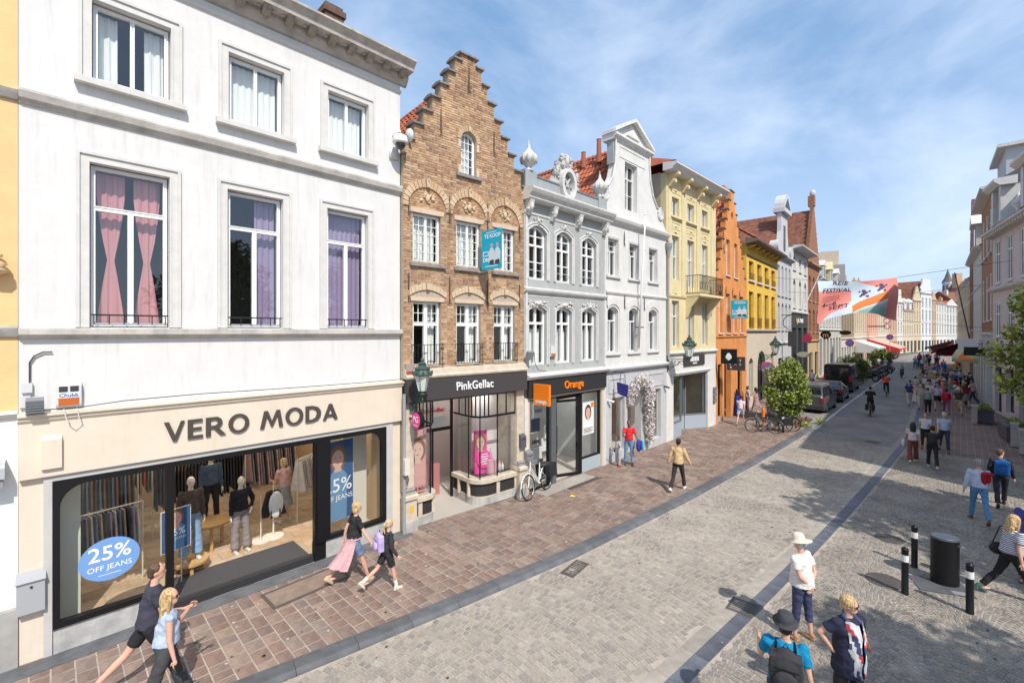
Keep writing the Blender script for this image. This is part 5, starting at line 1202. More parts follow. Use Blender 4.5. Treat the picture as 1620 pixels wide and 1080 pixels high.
t = local_thing(b, 'wreath', 'round green wreath hanging in front of the right display window', 'wreath', 3.35, -.25, 2.0); leafcloud([(.22*cos(a), 0, .22*sin(a)) for a in [i*.7 for i in range(10)]], [.05]*10, 200, .04, 3).build('leaves', LEAFD, t, kind='stuff')
# ---------------------------------------------------------------- 5: cream house with balcony
CR = M('cream_yellow_render', (.70, .60, .36), .85, nz=(2, .12), streak=.28, spots=.18)
b, L = building('cream_house', 'cream yellow house with bracketed cornice and iron balcony over a clothes shop', (-9.9, 20.42), (-9.8, 26.25))
c3 = [(.55, 1.32), (2.24, 3.02), (3.98, 4.72)]
wall(b, [(0, 4.1), (L, 4.1), (L, 12.75), (0, 12.75)], [rect(a, e, 10.82, 11.72) for a, e in c3]+[rect(a, e, 7.45 if i else 7.72, 9.86) for i, (a, e) in enumerate(c3)]+[rect(a, e, 4.45, 6.72) for a, e in c3], CR)
CRD = M('cream_relief', (.72, .60, .35), .85)
for i, (a, e) in enumerate(c3):
    window(b, a+.01, e-.01, 10.83, 11.71, y=.15, cols=2, topcols=2, fw=.05, mw=.05); zb = 7.45 if i else 7.72
    window(b, a+.01, e-.01, zb+.01, 9.85, y=.15, cols=2, trans=(1.42 if i else 1.15,), fw=.05, mw=.06, curtain=(NET, 'right')); window(b, a+.01, e-.01, 4.46, 6.71, y=.15, cols=2, trans=(1.5,), fw=.05, mw=.06)
    MB().xprof(a-.2, e+.2, [(0, 10.8), (-.12, 10.78), (-.12, 10.7), (0, 10.68)]).build('sill', CRD, b)
    for z in (10.32, 7.1, 12.05, 10.05): ornament(b, (a+e)/2, z, .95, .14, CRD, seed=int(z*9), n=14, dep=.035, y=-.015, name='relief')
    for z, q in ((10.18, .32), (11.92, .25)): MB().plate([(a-.12, z), (e+.12, z), (e+.12, z+q), (a-.12, z+q)], [[(a-.09, z+.03), (e+.09, z+.03), (e+.09, z+q-.03), (a-.09, z+q-.03)]], -.02, .0).build('panel', CRD, b)
for x in (.12, 1.55, 3.25, 5.1): MB().box(x, -.05, 7.0, x+.35, 0, 12.0).build('pilaster', CR, b)
cornice(b, 0, L, 6.86, [(0, 0), (.05, .02), (.08, .1), (0, .14)], CR, 'string_course')
for x in (.3, 1.7, 3.45, 5.3):
    MB().xprof(x-.12, x+.12, [(0, 12.1), (-.1, 12.12), (-.22, 12.3), (-.3, 12.5), (-.5, 12.6), (-.5, 12.72), (0, 12.72)]).build('bracket', CRD, b); MB().disc_y((x, 12.35), .1, -.34, -.2, 12).build('scroll', CRD, b)
cornice(b, -.35, L+.25, 12.72, [(0, 0), (.45, .0), (.5, .08), (.55, .12), (.68, .22), (.68, .30), (.1, .38), (0, .38)], M('eaves_white', (.62, .61, .60), .7), 'cornice')
MB().add([(-.3, -.6, 13.1), (L+.2, -.6, 13.1), (L-.8, 3, 14.6), (.9, 3, 14.6), (-.3, 9, 13.1), (L+.2, 9, 13.1)], [(0, 1, 2, 3), (0, 3, 4), (1, 5, 2), (3, 2, 5, 4)]).build('roof', RTILE, b)
m = MB(); m.box(0, .31, 0, .2, 9, 12.8); m.box(L-.2, .31, 0, L, 9, 12.8); m.box(0, 9, 0, L, 9.2, 12.8); m.build('side_wall', M('side_beige', (.50, .42, .30), .9, nz=(1.5, .2)), b)
m = MB(); m.box(.21, 2.5, 3.5, L-.21, 2.6, 12.6)
for z in (4.3, 7.1, 10.4, 12.6): m.box(.21, .31, z-.15, L-.21, 2.5, z-.01)
m.build('interior_wall', MATS['room_wall'], b)
bal = MB(); bal.box(2.0, -.75, 6.98, 5.0, 0, 7.1); bal.build('balcony_slab', CRD, b)
for x in (2.1, 4.7): MB().xprof(x-.08, x+.08, [(0, 5.9), (-.08, 5.95), (-.25, 6.4), (-.65, 6.9), (-.65, 6.98), (0, 6.98)]).build('balcony_bracket', CR, b)
rl = MB()
for z in (7.14, 8.02): rl.box(2.02, -.73, z-.015, 4.98, -.69, z+.015); rl.box(2.02, -.7, z-.015, 2.05, 0, z+.015); rl.box(4.95, -.7, z-.015, 4.98, 0, z+.015)
for i in range(22): x = 2.06+2.88*i/21; rl.box(x-.008, -.72, 7.12, x+.008, -.70, 8.02); 
for i in range(10):
    x = 2.2+2.6*i/9; rl.tube([(x+.1*cos(a), -.71, 7.5+.22*sin(a)) for a in [k*.7 for k in range(10)]], .008, 4)
for i in range(5): y = -.1-.13*i; rl.box(2.03, y, 7.12, 2.045, y+.016, 8.02); rl.box(4.955, y, 7.12, 4.97, y+.016, 8.02)
rl.build('balcony_railing', IRON, b)
cornice(b, 0, L, 4.08, [(0, 0), (.08, .02), (.14, .08), (.14, .14), (0, .18)], WH, 'shop_cornice')
wall(b, [(0, 0), (.72, 0), (.72, 3.05), (4.75, 3.05), (4.75, 0), (L, 0), (L, 4.1), (0, 4.1)], [], WH, name='ground_floor_wall')
cornice(b, .5, 5.0, 3.1, [(0, 0), (.05, .02), (.08, .1), (0, .13)], WH, 'shop_mould'); MB().box(1.75, -.06, 3.48, 4.2, -.001, 4.02).build('sign_board', DKF, b)
[MB().box(2.45+.17*i, -.072, 3.70, 2.57+.17*i, -.062, 3.94).build('worn_letter', WT, b) for i in range(6)]; MB().box(2.72, -.072, 3.57, 3.2, -.062, 3.63).build('worn_letter', WT, b)
added_ceiling_light(b, 2.4, 1.6, 2.99, .8, .6, FILL_LAMPW)  # one added fill panel, brightens the recessed shop window
# v-shaped recessed window
RG_ = M('riser_blue', (.34, .40, .46), .6)
def slantwin(b, x0, y0, x1, y1, z0, z1, fm, riser):
    L_ = hypot(x1-x0, y1-y0); w = thing('x', '', '') if False else None
    m = MB(); m.box(0, 0, z0, .07, .08, z1); m.box(L_-.07, 0, z0, L_, .08, z1); m.box(.07, 0, z0, L_-.07, .08, z0+.07); m.box(.07, 0, z1-.07, L_-.07, .08, z1)
    o = m.build('shop_window', fm, b, loc=(x0, y0, 0), rot=(0, 0, atan2(y1-y0, x1-x0))); MB().add([(.05, .04, z0), (L_-.05, .04, z0), (L_-.05, .04, z1), (.05, .04, z1)], [(0, 1, 2, 3)]).build('pane', SHOPGLASS, o)
    if riser: MB().box(0, .01, 0, L_, .07, z0).build('stall_riser', RG_, o)
    return o
slantwin(b, .78, .05, 1.9, .15, .72, 3.0, M('frame_grey', (.16, .18, .2), .5), True); slantwin(b, 1.95, .9, 3.5, .75, .72, 3.0, MATS['frame_grey'], True); slantwin(b, 3.5, .72, 4.72, .08, .72, 3.0, MATS['frame_grey'], True)
MB().box(.3, 2.4, 0, L-.3, 2.5, 3.6).build('shop_back_wall', M('shop_grey', (.3, .3, .3), .8), b); MB().box(.72, .05, 3.0, 4.75, 2.4, 3.08).build('shop_ceiling', DKF, b)
t = local_thing(b, 'wall_plates', 'three grey nameplate boxes on the edge of cream and orange houses', 'letterbox', 5.55, -.03, 1.3)
for i in range(3): MB().box(-.16, -.08, .3*i, .16, 0, .3*i+.24).build('box', MATS['letterbox_mid'], t)
lantern('green iron lantern on a white scroll bracket between white bell gable house and cream house', -9.85, 20.5, 3.95, 0.1, 1.15, .85)
t = local_thing(b, 'hanging_sign', 'black square hanging sign with white emblem at the right of the cream house', 'sign', 5.7, -.75, 3.55, -pi/2)
MB().box(-.42, -.03, -.1, .42, .03, .72).build('face', BLACK, t); MB().lathe([(.02, -.2), (.14, -.1), (.17, 0), (.1, .12), (.05, .2)], (0, 0, 0), 12).build('emblem', WT, t, loc=(0, -.035, .3), rot=(0, 0, 0)).scale = (1, .05, 1)
for s_ in (-.45, -.2): pass
t = local_thing(b, 'hanging_sign', 'grey square hanging sign with scattered white letters beside the orange house', 'sign', 6.6, -.8, 3.15, -pi/2)
MB().box(-.48, -.03, -.1, .48, .03, .66).build('face', DKF, t)
for ch_, x, z in (('C', -.25, .4), ('Y', .25, .4), ('U', -.3, .2), ('A', -.02, .2), ('L', .25, .2), ('R', -.25, .0)): text(ch_, .17, .004, WT, t, x, z, -.035, align='CENTER', bold=.004)
# ---------------------------------------------------------------- 6: orange stepped gable
OR = M('orange_render', (.76, .31, .10), .85, nz=(1.2, .24), streak=.3, spots=.2, bump=.3)
b, L = building('orange_gable_house', 'orange rendered house with stepped gable and small round window', (-9.8, 26.27), (-10.3, 32.97))
cx = 3.3; nst = 9; z0g = 8.0; st = []
for k in range(nst): st.append((cx-.35-(cx-.45)*(1-k/(nst-1)), 8.1+(k+1)*.64))
out = [(0, 3.65), (L, 3.65)]; ph = 8.0
for k in range(nst): x, z = st[k]; out += [(2*cx-x, ph), (2*cx-x, z)]; ph = z
for k in reversed(range(nst)): x, z = st[k]; out += [(x, z), (x, st[k-1][1] if k else 8.0)]
out = [(0, 3.65), (L, 3.65), (L, 8.0)]+out[2:]+[(0, 8.0)]
hl2 = [rect(.5+1.55*i, 1.25+1.55*i, 5.15, 7.5) for i in range(4)]; hl3 = [rect(2.0, 2.75, 8.6, 10.75), rect(3.75, 4.5, 8.6, 10.75)]; rnd_ = [(3.25+.22*cos(2*pi*k/16), 12.3+.3*sin(2*pi*k/16)) for k in range(16)]
wall(b, out, hl2+hl3+[rnd_], OR)
for h in hl2+hl3: window(b, h[0][0]+.01, h[1][0]-.01, h[0][1]+.01, h[2][1]-.01, y=.16, cols=2, trans=(1.5,), fw=.05, mw=.05); MB().xprof(h[0][0]-.1, h[1][0]+.1, [(.1, h[0][1]), (-.08, h[0][1]-.01), (-.08, h[0][1]-.08), (.1, h[0][1]-.08)]).build('sill', TRIM, b)
MB().box(3.05, .2, 12.0, 3.5, .24, 12.6).build('pane', DARKGLASS, b)
for k in range(nst):
    for s in (-1, 1):
        x, z = st[k]; xn = st[k+1][0] if k+1 < nst else cx
        xa, xb = (x-.08, xn) if s == -1 else (2*cx-xn, 2*cx-x+.08)
        MB().xprof(xa, xb, [(-.06, z), (.36, z), (.36, z+.04), (.14, z+.09), (-.06, z+.04)]).build('coping', CAP, b)
for x, z in ((1.85, 7.3), (3.3, 7.3), (4.9, 7.3), (1.4, 10.6), (1.45, 9.8)): anchor(b, x, z, .6, IRON)
cornice(b, 0, L, 4.88, [(0, 0), (.05, .0), (.07, .07), (0, .09)], OR, 'string_course')
wall(b, [(0, 0), (.35, 0), (.35, 3.35), (1.2, 3.35), (1.2, .0), (1.6, 0), (1.6, 3.55), (3.0, 3.6), (3.0, 0), (4.5, 0), (4.5, 3.3), (5.6, 3.3), (5.6, 0), (L, 0), (L, 3.65), (0, 3.65)], [], OR, name='ground_floor_wall')
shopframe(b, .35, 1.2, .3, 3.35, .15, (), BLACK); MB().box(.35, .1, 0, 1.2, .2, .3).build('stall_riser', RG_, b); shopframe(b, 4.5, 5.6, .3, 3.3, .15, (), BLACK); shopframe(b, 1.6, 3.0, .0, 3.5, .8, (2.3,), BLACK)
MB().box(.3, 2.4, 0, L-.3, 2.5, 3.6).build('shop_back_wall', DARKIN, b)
m = MB(); m.box(0, .31, 0, .2, 9, 8.3); m.box(L-.2, .31, 0, L, 9, 8.3); m.box(.2, 2.5, 3.6, L-.2, 2.6, 12); m.build('side_wall', OR, b)
MB().add([(0, .3, 8.2), (0, 9, 8.2), (cx, 9, 13.5), (cx, .3, 13.5), (L, .3, 8.2), (L, 9, 8.2)], [(0, 1, 2, 3), (3, 2, 5, 4)]).build('roof', PLAINTILE, b)
va = Vector((cx, 0, 5.3)).normalized(); pantiles(b, (0, .35, 8.3), (0, 1, 0), va, 30, 19, RTILE)
MB().box(cx-.2, .4, 12.6, cx+.6, 1.2, 14.3).build('chimney', OR, b)
saleboard('small cyan for sale board on the orange house', b, 2.45, -.6, 6.0, .9, 1.1, -pi/2+.1)
# ---------------------------------------------------------------- 7: yellow house
YE = M('yellow_render', (.84, .54, .10), .85, nz=(1.2, .2), streak=.28, spots=.18)
b, L = building('yellow_house', 'yellow rendered house with dark eaves cornice over a cream arched ground floor', (-10.3, 32.99), (-10.8, 42.0))
q4 = [(.6+2.2*i, 1.85+2.2*i) for i in range(4)]
wall(b, [(0, 5.3), (L, 5.3), (L, 11.2), (0, 11.2)], [rect(a, e, 8.8, 10.1) for a, e in q4]+[rect(a, e, 5.45, 8.0) for a, e in q4], YE)
YF = M('mustard_paint', (.45, .28, .05), .6)
for a, e in q4:
    window(b, a+.01, e-.01, 8.81, 10.09, y=.16, cols=2, fw=.07, fmat=YF); window(b, a+.01, e-.01, 5.46, 7.99, y=.16, cols=2, trans=(1.7,), fw=.07, fmat=YF)
    MB().xprof(a-.15, e+.15, [(.1, 8.8), (-.12, 8.78), (-.12, 8.66), (.1, 8.66)]).build('sill', TRIM, b)
    bar_rail(b, a, e, 8.84, 9.25, -.06, 9); bar_rail(b, a, e, 5.5, 6.2, -.05, 9)
cornice(b, 0, L, 5.2, [(0, 0), (.1, .02), (.15, .08), (.15, .16), (0, .2)], STONE, 'string_course'); cornice(b, 0, L, 10.35, [(0, 0), (.05, .0), (.07, .07), (0, .1)], RUST, 'frieze_mould')
cornice(b, -.3, L+.1, 11.1, [(0, 0), (.5, .1), (.75, .14), (.8, .25), (.75, .32), (.0, .4)], M('eaves_brown', (.16, .13, .11), .7), 'cornice')
for i in range(7): MB().xprof(.4+1.35*i, .62+1.35*i, [(0, 10.85), (-.35, 11.0), (-.45, 11.12), (0, 11.12)]).build('bracket', YE, b)
MB().add([(-.2, -.6, 11.5), (L, -.6, 11.5), (L, 5, 15.6), (-.2, 5, 15.6)], [(0, 1, 2, 3)]).build('roof', PLAINTILE, b)
pantiles(b, (-.1, -.5, 11.55), (1, 0, 0), (0, 5.6, 4.1), 40, 21, RTILE); MB().box(.05, 2.5, 11, .5, 3.4, 14.6).build('chimney', ZINC, b)
CG = M('cream_ground', (.62, .55, .44), .85, nz=(2, .1)); go = [(.6, 1.7), (2.9, 5.3), (6.9, 7.9)]
wall(b, [(0, 0), (2.9, 0), (2.9, 2.6)]+[(4.1-1.2*cos(pi*i/10), 2.6+1.2*sin(pi*i/10)) for i in range(11)]+[(5.3, 0), (L, 0), (L, 5.2), (0, 5.2)], [rect(.6, 1.7, .6, 3.4, .3), rect(6.9, 7.9, .6, 3.6, .3)], CG, name='ground_floor_wall')
for q in ((.6, 1.7, .6, 3.4), (6.9, 7.9, .6, 3.6)): window(b, *q, y=.2, rise=.3, cols=1, fmat=CG, gmat=DARKGLASS)
window(b, 2.92, 5.28, .05, 3.78, y=.25, rise=1.15, cols=2, topcols=1, trans=(2.5,), fmat=BLACK, gmat=DARKGLASS)
m = MB(); m.box(0, .31, 0, .2, 9, 11.2); m.box(L-.2, .31, 0, L, 9, 11.2); m.box(.2, 2.5, 0, L-.2, 2.6, 11); m.box(.2, .31, 5.1, L-.2, 2.5, 5.2); m.build('side_wall', CG, b)
lantern('dark lantern on a bracket on the cream ground floor of the yellow house', -10.5, 36.3, 3.55, 0, 1.35, .8)
# ---------------------------------------------------------------- 8..: receding fronts, one builder
def front(name, label, A, B, H, mat_, rows, ncol, style='flat', roofmat=None, ground=None, trim=None, gh=4.2, eave=None, group=None, apex=0, roofh=3, wfrac=.42, simple=True, cor=.35, doorh=3.0, shop=None, depth=9, gable_w=None, fmat=None, steps_n=8, inset=.15):
    """a street front: rows = [(z0, z1, rise)], ncol windows per row"""
    b, L = building(name, label, A, B, group=group); trim = trim or WP; ground = ground or mat_; holes = []; spec = []
    cw = L/ncol
    for (za, zb, rise) in rows:
        for i in range(ncol):
            a = cw*(i+.5)-cw*wfrac/2; e = cw*(i+.5)+cw*wfrac/2; holes.append(rect(a, e, za, zb, rise)); spec.append((a, e, za, zb, rise))
    out = [(0, gh), (L, gh), (L, H)]; c = L/2; top = H
    if style == 'steps':
        n = steps_n; ph = H
        P = [(L/2*(1-k/n)+.15*k/n, H+(apex-H)*(k+1)/n) for k in range(n)]
        for w, z in P: out += [(c+w, ph), (c+w, z)]; ph = z
        for k in reversed(range(n)): w, z = P[k]; out += [(c-w, z), (c-w, P[k-1][1] if k else H)]
    elif style == 'gable': out += [(c, apex)]
    elif style == 'bell':
        w = (gable_w or L*.32)
        R_ = [(c+L/2*.92, H+.15*(apex-H)), (c+w*1.35, H+.3*(apex-H)), (c+w*1.05, H+.55*(apex-H)), (c+w, H+.85*(apex-H)), (c+w, apex)]
        out += R_+[(2*c-x, z) for x, z in reversed(R_)]
    out.append((0, H))
    cl = []
    for p in out:
        if not cl or hypot(p[0]-cl[-1][0], p[1]-cl[-1][1]) > 1e-4: cl.append(p)
    wall(b, cl, holes, mat_)
    for (a, e, za, zb, rise) in spec:
        window(b, a+.01, e-.01, za+.01, zb-.01, y=inset, rise=rise, cols=2, trans=((zb-za)*.68,), fw=.07, mw=.07, gmat=DARKGLASS, casing=0, fmat=fmat)
        MB().xprof(a-.12, e+.12, [(.05, za), (-.1, za), (-.1, za-.1), (.05, za-.1)]).build('sill', trim, b)
    gz = doorh; n = max(2, int(L/2.2)); gh_ = []
    for i in range(n):
        a = L/n*(i+.18); e = L/n*(i+.82); gh_.append(rect(a, e, .35 if i % 2 else .05, gz, 0))
    wall(b, [(0, 0), (L, 0), (L, gh), (0, gh)], gh_, ground, name='ground_floor_wall')
    for i, h in enumerate(gh_): window(b, h[0][0]+.01, h[1][0]-.01, h[0][1]+.01, h[2][1]-.01, y=.2, cols=1, fmat=fmat or DGREY, gmat=DARKGLASS, casing=0)
    if cor: cornice(b, -.05, L+.05, H-.35, [(0, 0), (cor*.4, .08), (cor*.8, .16), (cor, .22), (cor, .32), (0, .36)], trim, 'cornice')
    cornice(b, 0, L, gh-.05, [(0, 0), (.12, .03), (.15, .1), (.15, .18), (0, .22)], trim, 'string_course')
    m = MB(); m.box(0, .31, 0, .2, depth, H); m.box(L-.2, .31, 0, L, depth, H); m.box(0, depth, 0, L, depth+.2, H); m.box(.2, 1.2, .1, L-.2, 1.3, H); m.build('side_wall', ground if style == 'flat' else mat_, b)
    rm = roofmat or PLAINTILE
    for k, xx in enumerate((L*.12, L*.8)):
        zz = (H+roofh*.7) if style == 'flat' else H+1.0
        if L > 5 and (k or L > 9): c_ = MB().box(xx, depth*.35, H-.5, xx+.9, depth*.35+.7, zz+1.5).build('chimney', BRICK if k else GW, b); MB().lathe([(.16, 0), (.12, .45), (.15, .5)], (xx+.3, depth*.35+.35, zz+1.5), 8).build('chimney_pot', TAN, c_)
    if style == 'flat': MB().add([(-.1, -.2, H), (L+.1, -.2, H), (L+.1, depth*.5, H+roofh), (-.1, depth*.5, H+roofh), (-.1, depth, H), (L+.1, depth, H)], [(0, 1, 2, 3), (3, 2, 5, 4), (0, 3, 4), (1, 5, 2)]).build('roof', rm, b)
    else:
        az = apex-.4; MB().add([(0, .3, H), (0, depth, H), (c, depth, az), (c, .3, az), (L, .3, H), (L, depth, H)], [(0, 1, 2, 3), (3, 2, 5, 4), (1, 5, 2)]).build('roof', rm, b)
    return b, L
GW = M('grey_white_render', (.55, .56, .57), .85, nz=(2, .1), streak=.15); WH2 = M('off_white_render', (.66, .65, .61), .85, nz=(2, .06), streak=.15); BEI = M('beige_render', (.60, .50, .36), .85, nz=(2, .1)); TAN = M('tan_render', (.52, .36, .22), .85, nz=(2, .15)); RBR = M('red_brick_far', (.36, .17, .10), .9, nz=(6, .4), streak=.15)
b8, L8 = front('neck_gable_house', 'grey white house with tall narrow neck gable and rounded top', (-10.8, 42.03), (-11.0, 47.4), 11.7, GW, [(8.3, 10.8, 0), (5.4, 7.7, .3)], 4, 'bell', apex=15.4, gable_w=1.15, roofmat=PLAINTILE, trim=GW, wfrac=.5)
nk = MB(); nk.box(L8/2-1.3, -.3, 15.4, L8/2+1.3, .6, 15.75); nk.xprof(L8/2-1.2, L8/2+1.2, [(.5, 15.75), (-.25, 15.75)]+[(-.25+.75*(i/6), 15.75+.0+1.3*sin(pi/2*i/6)) for i in range(1, 6)]+[(.5, 17.1)]) if False else nk.yprof(-.25, .5, [(L8/2+1.2*cos(pi*i/10), 15.75+1.3*sin(pi*i/10)) for i in range(11)]); nk.build('gable_head', GW, b8)
MB().plate([(L8/2-.95, 15.85), (L8/2+.95, 15.85), (L8/2, 16.7)], [], -.28, -.24).build('pediment_panel', DGREY, b8); MB().box(L8/2-.35, -.02, 12.2, L8/2+.35, .0, 14.4).build('niche', ROOFDARK, b8)
for s in (-1, 1): MB().disc_y((L8/2+s*2.35, 12.3), .55, -.15, .5, 20).build('volute', GW, b8)
front('white_dark_shop_house', 'narrow white house over a dark two storey shopfront with hanging pink and round signs', (-11.0, 47.42), (-11.3, 55.1), 13.1, WH2, [(11.0, 12.2, 0), (7.5, 10.2, .5)], 3, 'flat', gh=7.0, ground=M('anthracite_cladding', (.06, .065, .07), .6), cor=.9, doorh=5.6, roofh=1.2, roofmat=ZINC)
b10, L10 = front('tall_brick_gable', 'tall red brick stepped gable with ball finial rising above its neighbours', (-11.3, 55.12), (-11.5, 61.6), 12.5, RBR, [(8.5, 11.2, .4), (5.2, 7.6, .3)], 3, 'steps', apex=18.9, ground=M('sand_ground', (.55, .42, .26), .85), steps_n=12, trim=TAN)
MB().box(L10/2-.35, -.1, 18.9, L10/2+.35, .5, 20).build('gable_pinnacle', RBR, b10); MB().ell((L10/2, .1, 20.3), (.3, .3, .4), 8, 6).build('finial', GW, b10)
wb = -11.52
b11, L11 = front('arcaded_white_house', 'long grey white house with arched first floor windows and slate mansard dormers', (wb, 61.62), (-11.9, 77.5), 11.4, M('grey_cream_render', (.58, .57, .52), .85, nz=(2, .1)), [(5.9, 9.9, .6)], 8, 'flat', gh=5.4, wfrac=.46, roofh=.1, cor=.5, roofmat=ROOFDARK, doorh=4.4)
MB().add([(-.1, -.2, 11.4), (L11+.1, -.2, 11.4), (L11+.1, 1.6, 14.0), (-.1, 1.6, 14.0), (L11+.1, 5, 14.6), (-.1, 5, 14.6), (-.1, 8, 11.4), (L11+.1, 8, 11.4)], [(0, 1, 2, 3), (3, 2, 4, 5), (5, 4, 7, 6), (0, 3, 5, 6)]).build('mansard', ROOFDARK, b11)
MB().add([(-.1, 1.5, 14.02), (L11+.1, 1.5, 14.02), (L11+.1, 4, 14.9), (-.1, 4, 14.9)], [(0, 1, 2, 3)]).build('upper_roof', RTILE, b11)
for i in range(3):
    x = 2.6+5*i; d_ = MB(); d_.box(x-.8, -.1, 11.5, x+.8, 1.4, 13.0); d_.yprof(-.2, 1.5, [(x-1, 13.0), (x+1, 13.0), (x, 13.7 if i != 1 else 14.1)]); dd_ = d_.build('dormer', CR if i == 1 else WH2, b11); MB().box(x-.45, -.13, 11.7, x+.45, -.11, 12.8).build('pane', DARKGLASS, dd_)
# ---------------------------------------------------------------- the street farther on
SAL = M('salmon_render', (.62, .36, .25), .85, nz=(2, .12)); CRF = M('cream_far', (.58, .50, .36), .85, nz=(2, .08)); WF = M('white_far', (.62, .60, .56), .85, nz=(2, .06), streak=.1)
front('tan_stone_house', 'tan stone house behind the festival banner with narrow paired windows', (-11.9, 77.5), (-12.0, 89), 11.6, M('brown_stone', (.36, .27, .19), .85, nz=(3, .2)), [(5.2, 8.2, 0), (8.9, 10.9, 0)], 5, roofmat=ROOFDARK, ground=WF)
front('beige_cafe_house', 'beige cafe house with tall recessed windows above a white awning', (-12.0, 89), (-12.1, 103), 12.0, BEI, [(5.4, 8.6, 0), (9.2, 11.2, 0)], 6, roofmat=PLAINTILE)
front('salmon_house', 'salmon rendered house above the red awning', (-12.1, 103), (-12.0, 118), 12.2, SAL, [(5.4, 8.6, 0), (9.2, 11.2, 0)], 6, roofmat=PLAINTILE)
front('pale_cream_house', 'narrow pale cream house just right of the salmon house', (-12.0, 118), (-11.3, 131), 12.5, CRF, [(5.4, 8.6, 0), (9.2, 11.4, 0)], 5, roofmat=ROOFDARK)
front('brick_dormer_house', 'brown brick stepped gable at the bend of the street', (-11.3, 131), (-10.75, 140.6), 12.0, TAN, [(5.4, 8.4, 0), (9.2, 11.4, 0)], 3, 'steps', apex=16.5, roofmat=PLAINTILE)
P_ = {1420: (-10.75, 140.7), 1430: (-10.1, 146), 1450: (-8.6, 154.5), 1462: (-7.4, 159.6), 1478: (-5.6, 166.5), 1485: (-4.8, 169.7), 1500: (-2.9, 177.7), 1516: (-.6, 185.5), 1540: (3.6, 195.5)}
front('white_neck_gable', 'tall narrow white neck gable right of the banner, at the far bend', P_[1420], P_[1430], 12.4, WF, [(5, 7.6, .3), (8.8, 11.6, .3)], 2, 'bell', apex=15.4, gable_w=1.3)
f, Lf = front('cream_dormer_house', 'wide cream house with two dormers under a big brown roof at the far bend', P_[1430], P_[1450], 10.6, CRF, [(4.6, 6.9, 0), (7.6, 9.9, 0)], 6, roofmat=PLAINTILE, roofh=7.4, depth=12)
for k in (.25, .72): d_ = MB().box(Lf*k-.9, .0, 10.6, Lf*k+.9, 1.6, 12.6).lathe([(.95, 0), (.8, .5), (.3, .9), (0, 1)], (Lf*k, .5, 12.6), 10).build('dormer', WF, f)
front('cream_stepped_house', 'slim cream stepped gable beside the tallest white gable', P_[1450], P_[1462], 13.4, M('peach_cream', (.58, .46, .31), .85, nz=(2, .1)), [(4.6, 7.2, 0), (8, 10.6, 0), (11.2, 12.8, 0)], 3, 'steps', apex=17.0, steps_n=5)
front('tall_white_gable', 'tallest white baroque gable in the middle distance with rounded top', P_[1462], P_[1478], 15.5, M('bluish_white', (.60, .62, .64), .85), [(4.6, 7.4, 0), (8.2, 11.0, 0), (11.8, 14.2, 0)], 3, 'bell', apex=19.2, gable_w=2.6)
front('narrow_orange_house', 'narrow orange brick house squeezed between two white ones', P_[1478], P_[1485], 14.0, TAN, [(4.6, 7.2, 0), (8.2, 10.8, 0), (11.4, 13.2, 0)], 2, 'steps', apex=16.0, steps_n=4)
front('white_red_roof_house', 'white house with low red tile roof left of the tower', P_[1485], P_[1500], 13.2, WF, [(4.6, 7.2, 0), (7.9, 10.2, 0), (10.8, 12.6, 0)], 4, roofmat=RTILE, roofh=2)
front('white_pediment_house', 'white house with small pediment under the tower', P_[1500], P_[1516], 12.8, M('grey_white_far', (.54, .54, .52), .85), [(4.6, 7.2, 0), (7.9, 10.0, 0), (10.6, 12.2, 0)], 4, 'gable', apex=14.6, roofmat=RTILE)
front('cream_end_house', 'cream house closing the view at the end of the street', P_[1516], P_[1540], 13.4, CRF, [(4.6, 7.2, 0), (7.9, 10.2, 0), (10.8, 12.6, 0)], 6, roofmat=PLAINTILE, roofh=4)
t = thing('church_tower', 'distant square tower with slate spire on the skyline', 'tower', (-4.5, 306, 0), .3); t.scale = (.85, .85, .73)
MB().box(-2.4, -2.4, 0, 2.4, 2.4, 30).build('tower_body', GW, t); MB().box(-3, -3, 27, 3, 3, 28).build('gallery', GW, t); MB().lathe([(2.3, 30), (2.3, 39), (2.7, 39), (2.7, 40.2)], n=8).build('lantern', GW, t)
for k in range(8): a = 2*pi*k/8+pi/8; MB().box(-.5, -.15, 31, .5, .15, 38).build('belfry_opening', ROOFDARK, t, loc=(2.15*cos(a), 2.15*sin(a), 0), rot=(0, 0, a+pi/2))
MB().lathe([(2.8, 40.2), (1.5, 43), (.6, 46.5), (.05, 49)], n=8).build('spire', ROOFDARK, t)
t = thing('background_roof', 'long brown roof with chimneys behind the far white houses', 'building', (4, 225, 0), -.9)
MB().box(-16, 0, 0, 16, 10, 17).build('wall', BEI, t); MB().xprof(-16, 16, [(-.5, 17), (10.5, 17), (5, 24)]).build('roof', PLAINTILE, t)
for k in (-14, -4, 9): MB().box(k, 3, 20, k+2, 5, 27).build('chimney', TAN, t)
t = thing('rooftop_block', 'grey rooftop block with railings and chimneys above the mansard house', 'building', (-15.5, 90, 0), .2)
MB().box(-4, 0, 0, 2.2, 9, 16.2).build('wall', M('grey_block', (.33, .32, .30), .9), t); MB().box(-2, 1, 16.2, 1.4, 5, 18.6).build('lift_house', BEI, t)
